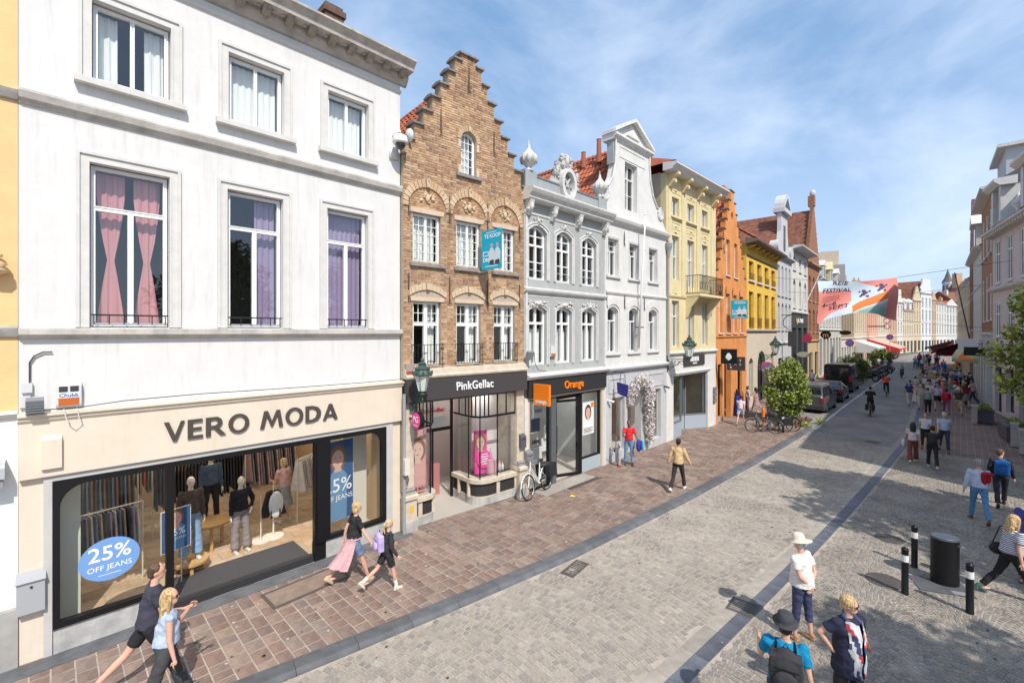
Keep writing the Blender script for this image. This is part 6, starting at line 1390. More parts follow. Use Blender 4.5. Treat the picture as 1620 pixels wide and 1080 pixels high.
# awnings
def awning(label, x, y, w, d, z, c1, c2=None, ry=0, rise=1.1):
    t = thing('awning', label, 'awning', (x, y, z), ry); A = M('canvas_%d%d%d' % tuple(int(q*99) for q in c1), c1, .85); Bm = M('canvas_%d%d%d' % tuple(int(q*99) for q in (c2 or c1)), (c2 or c1), .85)
    MB().add([(0, 0, rise), (0, w, rise), (d, w, 0), (d, 0, 0)], [(0, 1, 2, 3)]).add([(0, 0, rise-.04), (0, w, rise-.04), (d, w, -.04), (d, 0, -.04)], [(0, 1, 2, 3)]).build('canvas', A, t)
    m = MB(); n = int(w/.4)
    for i in range(n): m.add([(d, i*w/n, -.35), (d, (i+.92)*w/n, -.35), (d+.01, (i+.92)*w/n, 0), (d+.01, i*w/n, 0)], [(0, 1, 2, 3)])
    m.add([(0, 0, rise), (d, 0, 0), (d, 0, -.8), (0, 0, -.8)], [(0, 1, 2, 3)]); m.build('valance', Bm, t)
    for yy in (0.05, w-.05): MB().tube([(0, yy, rise-.9), (d, yy, -.05)], .03).build('arm', DGREY, t)
    return t
awning('white cafe awning on the beige house', -12, 90, 9, 3.0, 2.7, (.62, .62, .60)); awning('big red awning on the salmon house', -12.1, 103.5, 13, 4.6, 2.3, (.72, .36, .28), (.60, .05, .04), rise=1.7)
awning('maroon awning near the end on the right', -.2, 92, 7, 2.4, 2.5, (.28, .05, .07), ry=pi-.05)
awning('plum striped awning farther down on the right', -.8, 108, 8, 3, 2.7, (.20, .08, .10), ry=pi-.05)
t = thing('dome_awning', 'round cream and orange dome awning over the right hand pavement', 'awning', (1.0, 53.0, 2.75), 0)
MB().lathe([(1.55, 0), (1.5, .5), (1.25, 1.0), (.8, 1.35), (.05, 1.5)], n=18, sy=1.2).build('canvas', M('cream_canvas', (.60, .56, .36), .8), t, smooth=True); m = MB(); m.add([(-1.2, -1.55, .3), (-.3, -1.86, .2), (.2, -1.6, .9), (-.7, -1.2, 1.15)], [(0, 1, 2, 3)]); m.build('patch', ORG, t)
# ---------------------------------------------------------------- right hand side
LIL = M('pinkish_grey_render', (.62, .56, .555), .85, nz=(2, .08)); 
b, L = front('pink_grey_house', 'pinkish grey house with white window surrounds and slate mansard, nearest on the right', (1.5, 43.6), (3.44, 31.8), 11.6, LIL, [(4.9, 7.0, 0), (8.3, 11.0, 0)], 5, roofh=.2, roofmat=ROOFDARK, cor=.6, trim=WP, inset=.01)
for i in range(5):
    a = L/5*(i+.5)-.52; surround(b, a, a+1.04, 4.9, 7.0, .18, WP, proj=.02); surround(b, a, a+1.04, 8.3, 11.0, .18, WP, proj=.02); MB().xprof(a-.25, a+1.3, [(0, 7.9), (-.25, 7.95), (-.25, 8.1), (0, 8.15)]).build('sill_block', WP, b)
cornice(b, 0, L, 7.75, [(0, 0), (.15, .05), (.25, .15), (.25, .25), (0, .3)], WP, 'string_course')
for i in range(26): MB().box(.2+L/26*i, -.5, 11.28, .38+L/26*i, -.04, 11.42).build('dentil', WP, b)
MB().add([(-.1, -.1, 11.6), (L, -.1, 11.6), (L, 1.5, 14.9), (-.1, 1.5, 14.9), (L, 7, 15), (-.1, 7, 15), (-.1, 8, 11.6)], [(0, 1, 2, 3), (3, 2, 4, 5), (0, 3, 5, 6)]).build('mansard', ROOFDARK, b)
for xx in (2.4, 8.0):
    d_ = MB(); d_.box(xx-1.0, -.35, 11.9, xx-.6, .0, 14.0); d_.box(xx+.6, -.35, 11.9, xx+1.0, .0, 14.0); d_.box(xx-1.0, .0, 11.9, xx+1.0, 1.4, 14.0); d_.xprof(xx-1.3, xx+1.3, [(.3, 14), (-.45, 14), (-.7, 14.25), (-.7, 14.4), (.3, 14.5)]); d_ = d_.build('dormer', WP, b); MB().box(xx-.58, -.05, 12.1, xx+.58, -.01, 13.8).build('pane', DARKGLASS, d_)
u_ = MB(); u_.lathe([(.2, 0), (.1, .15), (.3, .45), (.3, .6), (.1, .8), (.0, 1.2)], (5.2, .0, 12.0), 12); u_.build('urn_finial', WP, b, smooth=True)
b, L = front('right_brick_house', 'orange brown brick house with deep white eaves on the right side', (1.18, 52.1), (1.5, 43.6), 14.9, M('orange_brick_far', (.42, .20, .10), .9, nz=(5, .4), streak=.1), [(6.0, 9.2, 0), (10.6, 13.6, 0)], 3, cor=.6, ground=LG, gh=5.0, doorh=4.4, roofmat=ROOFDARK, roofh=2.8, wfrac=.5, inset=.02)
MB().box(3.5, .6, 15.0, L, 5, 17.2).build('rooftop_dormer', M('weatherboard', (.45, .46, .47), .8), b); MB().xprof(3.2, L+.3, [(.2, 17.2), (5.2, 17.2), (5.2, 17.5), (.2, 17.4)]).build('dormer_roof', WP, b)
for x in (1.2, 3.0, 5.4, 7.2): MB().box(x, -.25, 0, x+.4, .05, 4.6).build('pillar', WP, b)
b, L = front('right_white_house', 'narrow white house with heavy cornice and dormer on the right side', (.866, 62.6), (1.18, 52.1), 12.1, WF, [(5.4, 8.2, 0), (9, 11.2, 0)], 4, cor=.5, roofmat=RTILE, roofh=4, inset=.02)
d_ = MB(); d_.box(5.8, -.2, 12.1, 8.2, 1.5, 14.2); d_.yprof(-.5, 1.5, [(5.4, 14.2), (8.6, 14.2), (7, 15.2)]); d_ = d_.build('dormer', WF, b); MB().box(6.4, -.24, 12.4, 7.6, -.21, 14).build('pane', DARKGLASS, d_)
front('right_stepped_house', 'dark brick stepped gable farthest visible on the right side', (.67, 69.2), (.866, 62.6), 12.5, RBR, [(5.4, 8.2, 0), (9, 11.4, 0)], 3, 'steps', apex=18.6, steps_n=8)
front('far_right_house', 'house beyond the dark stepped gable on the right, mostly hidden', (-.4, 100), (.67, 69.3), 11, BEI, [(5.4, 8.2, 0), (8.8, 10.4, 0)], 10, roofmat=PLAINTILE)
front('corner_house', 'corner house of the square at the right, outside the picture', (3.45, 31.7), (4.3, 20.3), 11.2, WF, [(5.0, 7.4, 0), (8.2, 10.4, 0)], 4, roofmat=PLAINTILE, roofh=3)
# ---------------------------------------------------------------- trees and bushes
def leaf_mat(name, cols):
    m = ramp_mat(name, cols, .6, bump=0); return m
LEAF1 = leaf_mat('bright_leaf', [(.20, .28, .05), (.28, .35, .07), (.14, .21, .04), (.38, .42, .11), (.09, .14, .03)])
LEAF2 = leaf_mat('dark_green_leaf', [(.06, .10, .02), (.09, .13, .03), (.04, .07, .02), (.13, .15, .04)])
LEAF3 = leaf_mat('yellow_leaf', [(.34, .42, .08), (.46, .50, .11), (.24, .32, .06), (.14, .20, .05), (.55, .53, .16)])
LEAF4 = leaf_mat('olive_leaf', [(.13, .18, .05), (.17, .22, .06), (.10, .13, .04), (.22, .25, .09)])
BARK = M('bark', (.13, .10, .075), .9, nz=(9, .4), bump=.5, bscale=20)
def crown(parent, clumps, n, size, mat_, seed, name='crown', flat=1.0):
    """leaf sized faces scattered through many small clumps"""
    r = random.Random(seed); V = []; F = []; tot = sum(c[3]**2 for c in clumps)
    for (cx, cy, cz, cr) in clumps:
        for i in range(int(n*cr*cr/tot)):
            d = Vector((r.gauss(0, 1), r.gauss(0, 1), r.gauss(0, 1))).normalized()*cr*(r.random()**.45)
            c = Vector((cx+d.x, cy+d.y, cz+d.z*flat)); q = Quaternion((1, r.gauss(0, .5), r.gauss(0, .5), r.gauss(0, 1.5))).normalized(); s = size*r.uniform(.6, 1.35); k = len(V)
            for a in ((-1, 0, 0), (-.1, -.48, .1), (1, 0, -.12), (-.1, .48, .1)): V.append(c+q @ (Vector(a)*s))
            F.append((k, k+1, k+2, k+3))
    m = MB(); m.add(V, F); return m.build(name, mat_, parent, kind='stuff')
def tree(name, label, x, y, z, h, rad, n, size, mat_, seed, trunk_r=.14, nc=26, zc=.62, squash=1.0, loc_z=0, group=None, cat='tree', base=.25):
    t = thing(name, label, cat, (x, y, z), 0, group); r = random.Random(seed); cl = []; lim = MB()
    for i in range(nc):
        a = r.uniform(0, 2*pi); k = r.random()**.6; zz = r.uniform(-1, 1); w = sqrt(max(.05, 1-zz*zz)); 
        cl.append((rad*k*w*cos(a)*.85, rad*k*w*sin(a)*.85, h*zc+zz*h*(1-zc)*.86*squash, rad*r.uniform(.22, .42)))
    lim.tube([(0, 0, 0), (.03, 0, h*base), (-.02, .03, h*.6), (.02, 0, h*.85)], [trunk_r, trunk_r*.8, trunk_r*.5, trunk_r*.15], 8)
    lim.build('trunk', BARK, t, smooth=True)
    for c in cl[::3]:
        MB().tube([(0, 0, h*r.uniform(base, .55)), (c[0]*.5, c[1]*.5, c[2]*.85), (c[0], c[1], c[2])], [trunk_r*.4, trunk_r*.25, trunk_r*.08], 5).build('limb', BARK, t)
    crown(t, cl, n, size, mat_, seed); return t
tree('street_shrub', 'tall bright green shrub in the planted kerb island in front of the grey van', -7.15, 29.9, .0, 3.5, 1.38, 9500, .085, LEAF1, 5, .06, 38, .56, cat='shrub', base=.08)
tree('street_shrub', 'broad dark green shrub between the black van and the motorcycles', -7.9, 57.4, .0, 2.7, 1.7, 4500, .11, LEAF4, 6, .08, 26, .5, cat='shrub', base=.1)
tree('street_shrub', 'olive green shrub by the white line beyond the motorcycles, below the red awning', -7.9, 84, .0, 2.6, 1.9, 2500, .16, LEAF4, 7, .08, 20, .5, cat='shrub', base=.1)
t = thing('ground_cover', 'low yellow green ground cover under the bright shrub', 'ground cover', (-7.0, 30.1, 0)); t['kind'] = 'stuff'
bpy.data.objects.remove(t)
gc = crown(None, [(-7.6+.3*i+random.Random(i).uniform(-.1, .1), 29.6+random.Random(i+9).uniform(-.7, 1.4), .12, .3) for i in range(7)]*2, 1500, .05, LEAF3, 8, 'ground_cover', .5); gc['label'] = 'low yellow green ground cover under the bright shrub'; gc['category'] = 'ground cover'
kb = thing('planting_bed', 'earth bed with kerb around the bright green shrub', 'planting bed', (-7.2, 30.2, 0)); MB().box(-1.2, -1.3, -.05, .9, 1.7, .05).build('soil', M('soil', (.10, .07, .05), .95), kb)
t = tree('street_tree', 'leafy green tree in front of the pinkish grey house at the right edge', 2.8, 31.4, 0, 7.6, 1.8, 4800, .15, LEAF3, 12, .12, 34, .56)
tree('shade_tree', 'large plane tree on the square nearer the viewpoint, outside the picture', 7.3, 6.4, RZ, 9.8, 3.0, 8000, .2, LEAF2, 21, .25, 34, .68)
tree('shade_tree', 'large plane tree on the square beside the corner house, outside the picture', 7.0, 14.8, RZ, 11.5, 3.3, 10000, .2, LEAF2, 22, .28, 40, .66)
tree('shade_tree', 'tall slender tree behind the two plane trees of the square, outside the picture', 5.9, 16.4, RZ, 13.6, 1.9, 3500, .2, LEAF2, 23, .22, 20, .78)
def planter(label, x, y, w, l, h, rz):
    t = thing('planter_box', label, 'planter', (x, y, 0), rz, 'planters along the right hand house'); MB().box(-w/2, -l/2, 0, w/2, l/2, h).box(-w/2-.03, -l/2-.03, h-.08, w/2+.03, l/2+.03, h+.001).build('box', M('planter_dark', (.10, .10, .13), .6), t); crown(t, [(0, -l/2+.3*i, h+.12, .28) for i in range(int(l/.3))], 500, .06, LEAF1, int(y), 'plants', .6)
planter('dark planter box farther along the right hand pavement, left of its twin', .95, 38.2, .7, 1.6, .75, .05); planter('dark planter box nearest on the right under the street tree', 1.85, 33.0, .8, 2.0, .7, .1)
for i, (x, y) in enumerate(((.55, 36.9), (1.75, 30.9), (1.9, 29.2))):
    t = thing('stone_post', ['grey stone post left of the planters', 'grey stone post below the street tree', 'grey stone post at the right edge of the picture'][i], 'post', (x, y, 0)); MB().box(-.12, -.12, 0, .12, .12, 1.0).build('shaft', STONE, t); MB().xprof(-.14, .14, [(-.14, 1.0), (.14, 1.0), (.1, 1.08), (-.1, 1.08)]).build('cap', STONE, t)
# ---------------------------------------------------------------- banner, wires
t = thing('festival_banner', 'large red white and blue festival banner hung over the street', 'banner', (0, 0, 0))
A_, B_ = Vector((-6.7, 35.3, 0)), Vector((-2.95, 39.0, 0))
def bpt(u, v):   # u along, v down
    p = A_.lerp(B_, u); zt = 8.55+.22*u-.25*sin(pi*u)*.6+.0; zb = 5.72+.25*u+.62*sin(pi*min(1, u*1.02))
    z = zt+(zb-zt)*v; off = .10*sin(u*17+v*2)*(.3+v)+.12*sin(v*5+u*6); return Vector((p.x+off*.7, p.y-off*.7, z))
nu, nv = 110, 46; V = [bpt(i/nu, j/nv) for j in range(nv+1) for i in range(nu+1)]
BW = M('banner_pale_blue', (.55, .66, .76), .8); BR_ = M('banner_red', (.74, .27, .23), .8); BO = M('banner_orange', (.75, .22, .06), .8); BG = M('banner_green', (.30, .54, .50), .8); BGr = M('banner_grey', (.50, .54, .56), .8); BWh = M('banner_white', (.74, .76, .76), .8)
m = MB()
for j in range(nv):
    for i in range(nu):
        u = (i+.5)/nu; v = (j+.5)/nv; k = 0
        if u < .50 and v > .28+.05*(.5-u) and u+.9*v < .98 and u < .43 : k = 1
        if u < .35 and v > .27 and u*.5+v < .97: k = 1
        if u > .46 and v < .30*((u-.46)/.4)**1.3: k = 1
        if u > .86 and v > .1: k = 1
        if u > .42 and .25 < u < .86:
            line = .86-(u-.36)*1.1
            if line-.02 < v < line+.2: k = 2
            elif line+.2 <= v < line+.26: k = 5
            elif v >= line+.26: k = 3 if v > .62+.3*u-.1 else 4
        m.m = k; a = j*(nu+1)+i; m.f.append((a, a+1, a+nu+2, a+nu+1)); m.mi.append(k)
m.v = [tuple(p) for p in V]; m.build('cloth', [BW, BR_, BO, BG, BGr, BWh], t, smooth=True)
BK = M('banner_ink', (.10, .06, .16), .8); ang = atan2(B_.y-A_.y, B_.x-A_.x)
def btext(s, size, u, v, bold=.004, sx=1, col=BK):
    p = bpt(u, v); nrm = Vector((B_.y-A_.y, -(B_.x-A_.x), 0)).normalized(); o = text(s, size, .001, col, t, 0, 0, 0, bold=bold, sx=sx, shear=.15); me = o.data
    # lay the letters on the waving cloth
    L_ = (B_-A_).length; du = L_
    for vt in me.vertices:
        uu = u+vt.co.x*sx/L_; vv = v-vt.co.y/2.8; q = bpt(min(1, uu), vv); q = q+nrm*(.015 if nrm.dot(-q) > 0 else -.015); vt.co = q
    o.rotation_euler = (0, 0, 0); o.location = (0, 0, 0); o.scale = (1, 1, 1)
btext('REIE', .42, .17, .10, sx=1.35); btext('FESTIVAL', .42, .04, .30, sx=1.18); btext('4—6', .44, .05, .66, sx=1.25); btext('SEPT', .42, .16, .78, sx=1.35)
for k in range(3): P__ = [bpt(.05+.25*i/12, .40+.05*k) for i in range(13)]; MB().tube([(q.x+.02, q.y-.02, q.z) for q in P__], .012, 4).build('printed_line', BR_, t)
def fig(u, v, s):   # small climbing figures printed on the cloth
    for (a, c, r) in ((0, 0, .14), (.03, .1, .16), (-.02, .2, .14), (.06, .3, .1), (-.08, .3, .1), (-.1, .05, .08), (.12, .02, .08)):
        uu = u+a*s; vv = v+c*s; p = [bpt(uu+r*s*.35*cos(q), vv+r*s*.5*sin(q)) for q in [i*pi/4 for i in range(8)]]; MB().add([(x.x+.02, x.y-.02, x.z) for x in p], [tuple(range(8))]).build('printed_figure', BK, t)
fig(.60, .30, .55); fig(.80, .14, .5)
for u in (0, 1):
    p = bpt(u, 0); q = bpt(u, 1); m = MB(); 
    e = (-11.2, 40, 9.6) if u == 0 else (2.3, 39.5, 9.4); e2 = (-11.2, 40, 5.4) if u == 0 else (1.5, 43, 5.4); m.tube([p, e], .012, 4).build('rope', DGREY, t); MB().tube([q, e2], .012, 4).build('rope', DGREY, t)
t = thing('overhead_wire', 'thin overhead wires crossing the street between the houses', 'wire')
MB().tube([(-10.5, 44, 8.6), (-4, 46, 8.0), (1.4, 47, 8.6)], .012, 4).build('wire', DGREY, t); MB().tube([(-9.9, 24, 8.2), (-11.2, 50, 8.3)], .012, 4).build('wire', DGREY, t)
t = thing('leaning_pole', 'long dark pole leaning out over the street in front of the tower', 'pole'); MB().tube([(.78, 66, 3.6), (-.4, 58, 10.6)], [.06, .04], 8).build('pole', DGREY, t); MB().box(.7, 65.9, 3.2, .95, 66.3, 4.0).build('bracket', DGREY, t)
t = thing('flagpole', 'thin white flagpole leaning from the tall brick gable', 'flagpole'); MB().tube([(-11.3, 52, 6.8), (-9.6, 52.5, 11.2)], [.06, .04], 8).build('pole', MATS['pole_white'], t); MB().box(-11.4, 51.8, 6.6, -11.1, 52.2, 7.0).build('bracket', DGREY, t)
M('sign_gold', (.55, .36, .08), .5)
def hang(label, x, y, z, w, h, c, txt=None, rz=0, tc=None, round_=False, size=.3):
    t = thing('hanging_sign', label, 'sign', (x, y, z), rz); m = MB()
    if round_: m.disc_y((0, 0), w/2, -.05, .05, 20, rz=h/2)
    else: m.box(-w/2, -.05, -h/2, w/2, .05, h/2)
    m.build('face', c, t); MB().box(w/2, -.02, -.02, w/2+.5, .02, .02).build('arm', DGREY, t) if x > 0 else MB().box(-w/2-.5, -.02, -.02, -w/2, .02, .02).build('arm', DGREY, t)
    if txt: text(txt, size, .004, tc or WT, t, 0, -size*.35, -.056, align='CENTER', bold=.006)
    return t
hang('black framed hanging sign with pale lettering at the right hand houses', .72, 45.2, 3.85, 1.15, .6, BLACK); hang('plain white hanging sign just left of the black framed one', .35, 48.5, 4.3, 1.0, .8, WT)
hang('dark oval hanging sign on the arcaded white house', -10.9, 74, 5.1, 1.3, .6, BLACK, round_=True); hang('grey oval hanging sign low on the dark shopfront', -10.5, 49.5, 3.1, 1.1, .5, M('sign_beige', (.5, .46, .38), .6), round_=True)
hang('round pink hanging sign with white letters on the dark shopfront', -10.4, 50.5, 4.6, .8, .8, M('sign_crimson', (.5, .04, .1), .6), round_=True); hang('golden arched hanging sign on the brick gable ground floor', -10.6, 60, 4.9, 1.0, .9, BLACK, 'm', round_=True, size=.75, tc=M('sign_gold', (.55, .36, .08), .5))
(lambda t: [MB().box(2.6+.42*i, -.06, 6.1, 2.92+.42*i, -.03, 6.5).build('letter_block', WT, t) for i in range(6)]+[MB().disc_y((2.2, 6.2), .3, -.07, -.03, 14).build('yellow_mark', MATS['sign_gold'], t)])(thing('shop_sign', 'white shop lettering on the dark two storey shopfront', 'sign', (-11.0, 47.42, 0), atan2(7.68, -.3)))
t = thing('pink_neon_sign', 'tall pink and white looped sign above the red awning', 'sign', (-9.3, 104, 6.2), 0); 
for k in range(3): MB().tube([(.45*cos(a), 0, 1.0*k+.45*sin(a)) for a in [i*.7 for i in range(10)]], .1, 6).build('loop', M('pink_letter', (.62, .12, .22), .5), t)
MB().box(-2.7, -.1, -.1, -.2, .1, .1).build('arm', DGREY, t)
t = thing('ring_sign', 'round wire ring sign on the grey neck gable house', 'sign', (-10.1, 43.6, 6.0)); MB().tube([(.62*cos(a), 0, .62*sin(a)) for a in [i*2*pi/20 for i in range(21)]], .035, 6).build('ring', DGREY, t); MB().box(-.25, -.06, -2.0, .25, .06, -.75).build('panel', DGREY, t); MB().box(-.8, -.02, .6, 0, .02, .66).build('arm', DGREY, t)
# ---------------------------------------------------------------- street furniture
t = thing('litter_bin', 'tall black oval litter bin on a grey metal plate', 'litter bin', (-.24, 13.17, RZ+.006), .45)
m = MB(); m.lathe([(.235, 0), (.235, .84), (.22, .84)], n=28, sx=1, sy=.8); m.build('body', BLACK, t, angle=40); m = MB(); m.lathe([(.24, .93), (.24, .965), (.225, .98), (.0, .982)], n=28, sx=1, sy=.8); m.build('lid', M('bin_lid', (.07, .08, .10), .4), t, angle=40)
m = MB(); P = [(.235*cos(a), .188*sin(a)) for a in [radians(q) for q in range(60, 331, 18)]]; m.zprof(.84, .935, P); m.build('hood', BLACK, t); MB().box(.02, -.15, .83, .2, .1, .86).build('aperture', DARKIN, t)
t = thing('metal_plate', 'rectangular grey metal plate under the litter bin', 'plate', (-.28, 12.95, RZ), .40); MB().box(-.47, -.32, .006, .43, .30, .012).build('plate', M('steel_plate', (.10, .105, .115), .85, nz=(3, .3)), t); MB().box(.08, -.28, .0125, .36, -.14, .014).build('embossing', M('steel_dull', (.24, .25, .27), .5), t)
def bollard(label, x, y, h=.92, r=.058, white=True, z=RZ, grp='black and white bollards'):
    t = thing('bollard', label, 'bollard', (x, y, z+.006), 0, grp); MB().lathe([(r*1.1, 0), (r*1.1, .02), (r, .03), (r, h-r*.8)]+[(r*1.06*cos(a), h-r*.8+r*1.1*sin(a)) for a in (0, .35, .7, 1.05, 1.3, 1.5)], n=18).build('post', BLACK, t, angle=50)
    if white: MB().lathe([(r*1.05, h-.27), (r*1.05, h-.14)], n=18).build('reflective_band', M('band_white', (.72, .72, .72), .4), t, angle=50)
    return t
bollard('black bollard with white band behind and left of the litter bin', -.74, 13.6); bollard('black bollard with white band, leftmost of the three by the bin', -.80, 12.07); bollard('black bollard with white band right of the litter bin, nearest', .12, 12.1)
bollard('black bollard with white band among the bikes by the bright shrub', -6.55, 26.6, .95, .06, z=0)
for i, p in enumerate(((-6.12, 28.33), (-6.02, 29.12), (-5.97, 29.9))):
    t = thing('wooden_post', ['nearest short brown post at the kerb island', 'middle short brown post at the kerb island', 'farthest short brown post at the kerb island'][i], 'post', (p[0]-.22, p[1], .0), 0, 'short brown posts'); MB().lathe([(.06, 0), (.06, .42), (.045, .45), (.0, .455)], n=10).build('post', M('post_rust', (.16, .06, .035), .7), t, angle=40)
def roundsign(label, x, y, z, r, blue=True, rz=.0, ph=None):
    t = thing('no_parking_sign', label, 'road sign', (x, y, 0), rz); MB().lathe([(.035, 0), (.035, z+r)], n=8).build('pole', MATS['galv'], t)
    MB().disc_y((0, z), r, -.06, -.045, 28).build('rim', M('sign_red', (.55, .03, .03), .5), t); MB().disc_y((0, z), r*.8, -.066, -.061, 28).build('face', M('sign_blue', (.03, .13, .42), .5), t)
    MB().yprof(-.071, -.067, [(-r*.62, z+r*.45), (-r*.45, z+r*.62), (r*.62, z-r*.45), (r*.45, z-r*.62)]).build('bar', MATS['sign_red'], t); return t
roundsign('round blue and red no parking sign above the bikes at the bright shrub', -8.1, 29.6, 3.12, .33, rz=.35); roundsign('round blue and red no parking sign beyond the black van', -8.6, 61, 4.0, .4, rz=.2); roundsign('round blue road sign by the red awning', -7.9, 92, 4.4, .45, rz=.1)
t = thing('traffic_cone', 'orange traffic marker beside the bikes under the bright shrub', 'traffic marker', (-7.75, 27.6, 0)); MB().lathe([(.07, 0), (.07, .95), (.05, 1.0)], n=10).build('tube', ORG, t); MB().box(-.18, -.18, 0, .18, .18, .05).build('foot', BLACK, t)
# ---------------------------------------------------------------- vehicles
RUB = M('tyre_rubber', (.018, .018, .018), .85); RIM = M('alloy', (.35, .36, .38), .35, metal=.8); REDL = M('tail_red', (.45, .015, .015), .3); CARGL = M('car_glass', (.015, .018, .022), .05, spec=.9)
def car(name, label, x, y, paint, L, W, H, style, rz=0):
    """local +y is the front; origin on the ground under the rear axle middle"""
    t = thing(name, label, {'van': 'van', 'car': 'car'}[style[0]], (x, y, RZ), rz); hw = W/2; st = []
    if style[1] == 'big': st = [(0, .32, 1.15, H-.06, 1, .9), (.04, .25, 1.15, H, 1, .92), (L*.62, .25, 1.15, H, 1, .92), (L*.74, .25, 1.15, H-.25, 1, .88), (L*.86, .25, 1.15, 1.35, 1, .86), (L*.97, .25, .95, 1.1, .94, .8), (L, .4, .8, .85, .8, .7)]
    elif style[1] == 'mpv': st = [(0, .4, .95, 1.1, .93, .86), (.07, .25, 1.0, 1.2, .98, .9), (.2, .2, 1.02, H-.05, 1, .84), (.5, .2, 1.02, H, 1, .82), (L*.6, .2, 1.0, H-.03, 1, .80), (L*.78, .2, .98, 1.05, 1, .84), (L*.96, .25, .78, .85, .93, .8), (L, .4, .6, .65, .8, .7)]
    else: st = [(0, .4, .9, .98, .90, .84), (.12, .22, .95, 1.04, .97, .88), (.55, .2, .96, 1.08, 1, .86), (1.15, .2, .96, H-.04, 1, .72), (1.9, .2, .95, H, 1, .70), (L*.56, .2, .94, H-.06, 1, .70), (L*.74, .2, .92, .98, 1, .82), (L*.96, .25, .72, .78, .93, .8), (L, .4, .55, .6, .8, .7)]
    m = MB(); P = []
    for (yy, zb, zm, zt, wb, wt) in st: 
        a = hw*wb; c = hw*wt
        P += [(-a*.94, yy, zb), (-a, yy, zb+.2), (-a, yy, zm-.05), (-a*.97, yy, zm), (-c, yy, max(zm+.02, zt-.1)), (-c*.86, yy, max(zm+.03, zt)), (c*.86, yy, max(zm+.03, zt)), (c, yy, max(zm+.02, zt-.1)), (a*.97, yy, zm), (a, yy, zm-.05), (a, yy, zb+.2), (a*.94, yy, zb)]
    n = 12; F = [(i*n+k, i*n+(k+1) % n, (i+1)*n+(k+1) % n, (i+1)*n+k) for i in range(len(st)-1) for k in range(n)]+[tuple(range(n)), tuple(range((len(st)-1)*n, len(st)*n))]
    m.add(P, F); body = m.build('body', paint, t, angle=35)
    def ring(i, k): return Vector(P[i*n+k])
    for s, (ka, kb) in (('l', (3, 4)), ('r', (8, 7))):   # side glass follows the body sides
        for i in range(1, len(st)-2):
            a, b_, c, d = ring(i, ka), ring(i+1, ka), ring(i+1, kb), ring(i, kb)
            if (c.z-b_.z)+(d.z-a.z) < .35: continue
            q = [a.lerp(d, .12), b_.lerp(c, .12), b_.lerp(c, .92), a.lerp(d, .92)]; q = [q[0].lerp(q[1], .04), q[1].lerp(q[0], .04), q[2].lerp(q[3], .04), q[3].lerp(q[2], .04)]; o = Vector((-.008 if s == 'l' else .008, 0, 0))
            MB().add([p+o for p in q], [(0, 1, 2, 3)]).build('side_window', CARGL, body)
    ri = 2 if style[1] == 'mpv' else (0 if style[1] == 'big' else 3)   # rear screen
    if style[1] == 'big': q = [(-hw*.86, -.012, 1.3), (-.03, -.012, 1.3), (-.03, -.012, H-.3), (-hw*.80, -.012, H-.3)]; MB().add(q, [(0, 1, 2, 3)]).add([(-p[0], p[1], p[2]) for p in q], [(0, 1, 2, 3)]).build('rear_window', CARGL, body)
    else:
        lo = st[ri-1]; hi = st[ri]; MB().add([(-hw*.80, lo[0]-.012, lo[3]+.04), (hw*.80, lo[0]-.012, lo[3]+.04), (hw*hi[5]*.86, hi[0]-.03, hi[3]-.10), (-hw*hi[5]*.86, hi[0]-.03, hi[3]-.10)], [(0, 1, 2, 3)]).build('rear_window', CARGL, body)
    for s in (-1, 1):
        zl = .75 if style[1] != 'big' else 1.0; MB().box(s*hw*.80, -.03, zl, s*hw*.97, .10, zl+(.28 if style[1] != 'big' else .5)).build('tail_light', REDL, body); MB().box(s*(hw-.02), L*.64, 1.02, s*(hw+.18), L*.64+.1, 1.18).build('mirror', paint, body)
    MB().xprof(-hw*.96, hw*.96, [(.1, .28), (-.06, .30), (-.08, .52), (.1, .56)]).build('bumper', DGREY, body); MB().box(-.26, -.095, .58, .26, -.08, .69).build('number_plate', M('plate_white', (.6, .6, .58), .5), body)
    for s in (-1, 1):
        for yy in (L*.18, L*.80):
            w = MB(); w.lathe([(.31, -.1), (.33, -.06), (.33, .06), (.31, .1)], n=20); wo_ = w.build('wheel', RUB, t, loc=(s*(hw-.10), yy, .33), rot=(0, pi/2, 0)); r_ = MB(); r_.lathe([(.2, -.105), (.2, .105)], n=10); r_.build('rim', RIM, wo_)
    return t
GV = M('van_paint_grey', (.13, .135, .145), .28, metal=.5); DK = M('car_paint_dark', (.035, .04, .05), .22, metal=.4); BV = M('van_paint_black', (.012, .013, .015), .25)
car('parked_van', 'grey family van parked at the left kerb, nearest of the parked vehicles', -7.1, 34.6, GV, 4.5, 1.85, 1.85, ('van', 'mpv')); car('parked_car', 'dark saloon car parked between the grey van and the black van', -7.15, 40.9, DK, 4.3, 1.8, 1.48, ('car', 'sedan'), .02)
bv = car('parked_van', 'tall black delivery van parked in front of the broad dark shrub', -7.65, 48.0, BV, 5.6, 2.05, 2.45, ('van', 'big'), .02)
def wheel_mb(r, w=.022, spokes=14):
    m = MB(); m.tube([(0, r*cos(a), r*sin(a)) for a in [2*pi*i/24 for i in range(25)]], w, 5); return m
SPK = M('spoke_steel', (.4, .4, .4), .4, metal=.7)
BIKES = {}
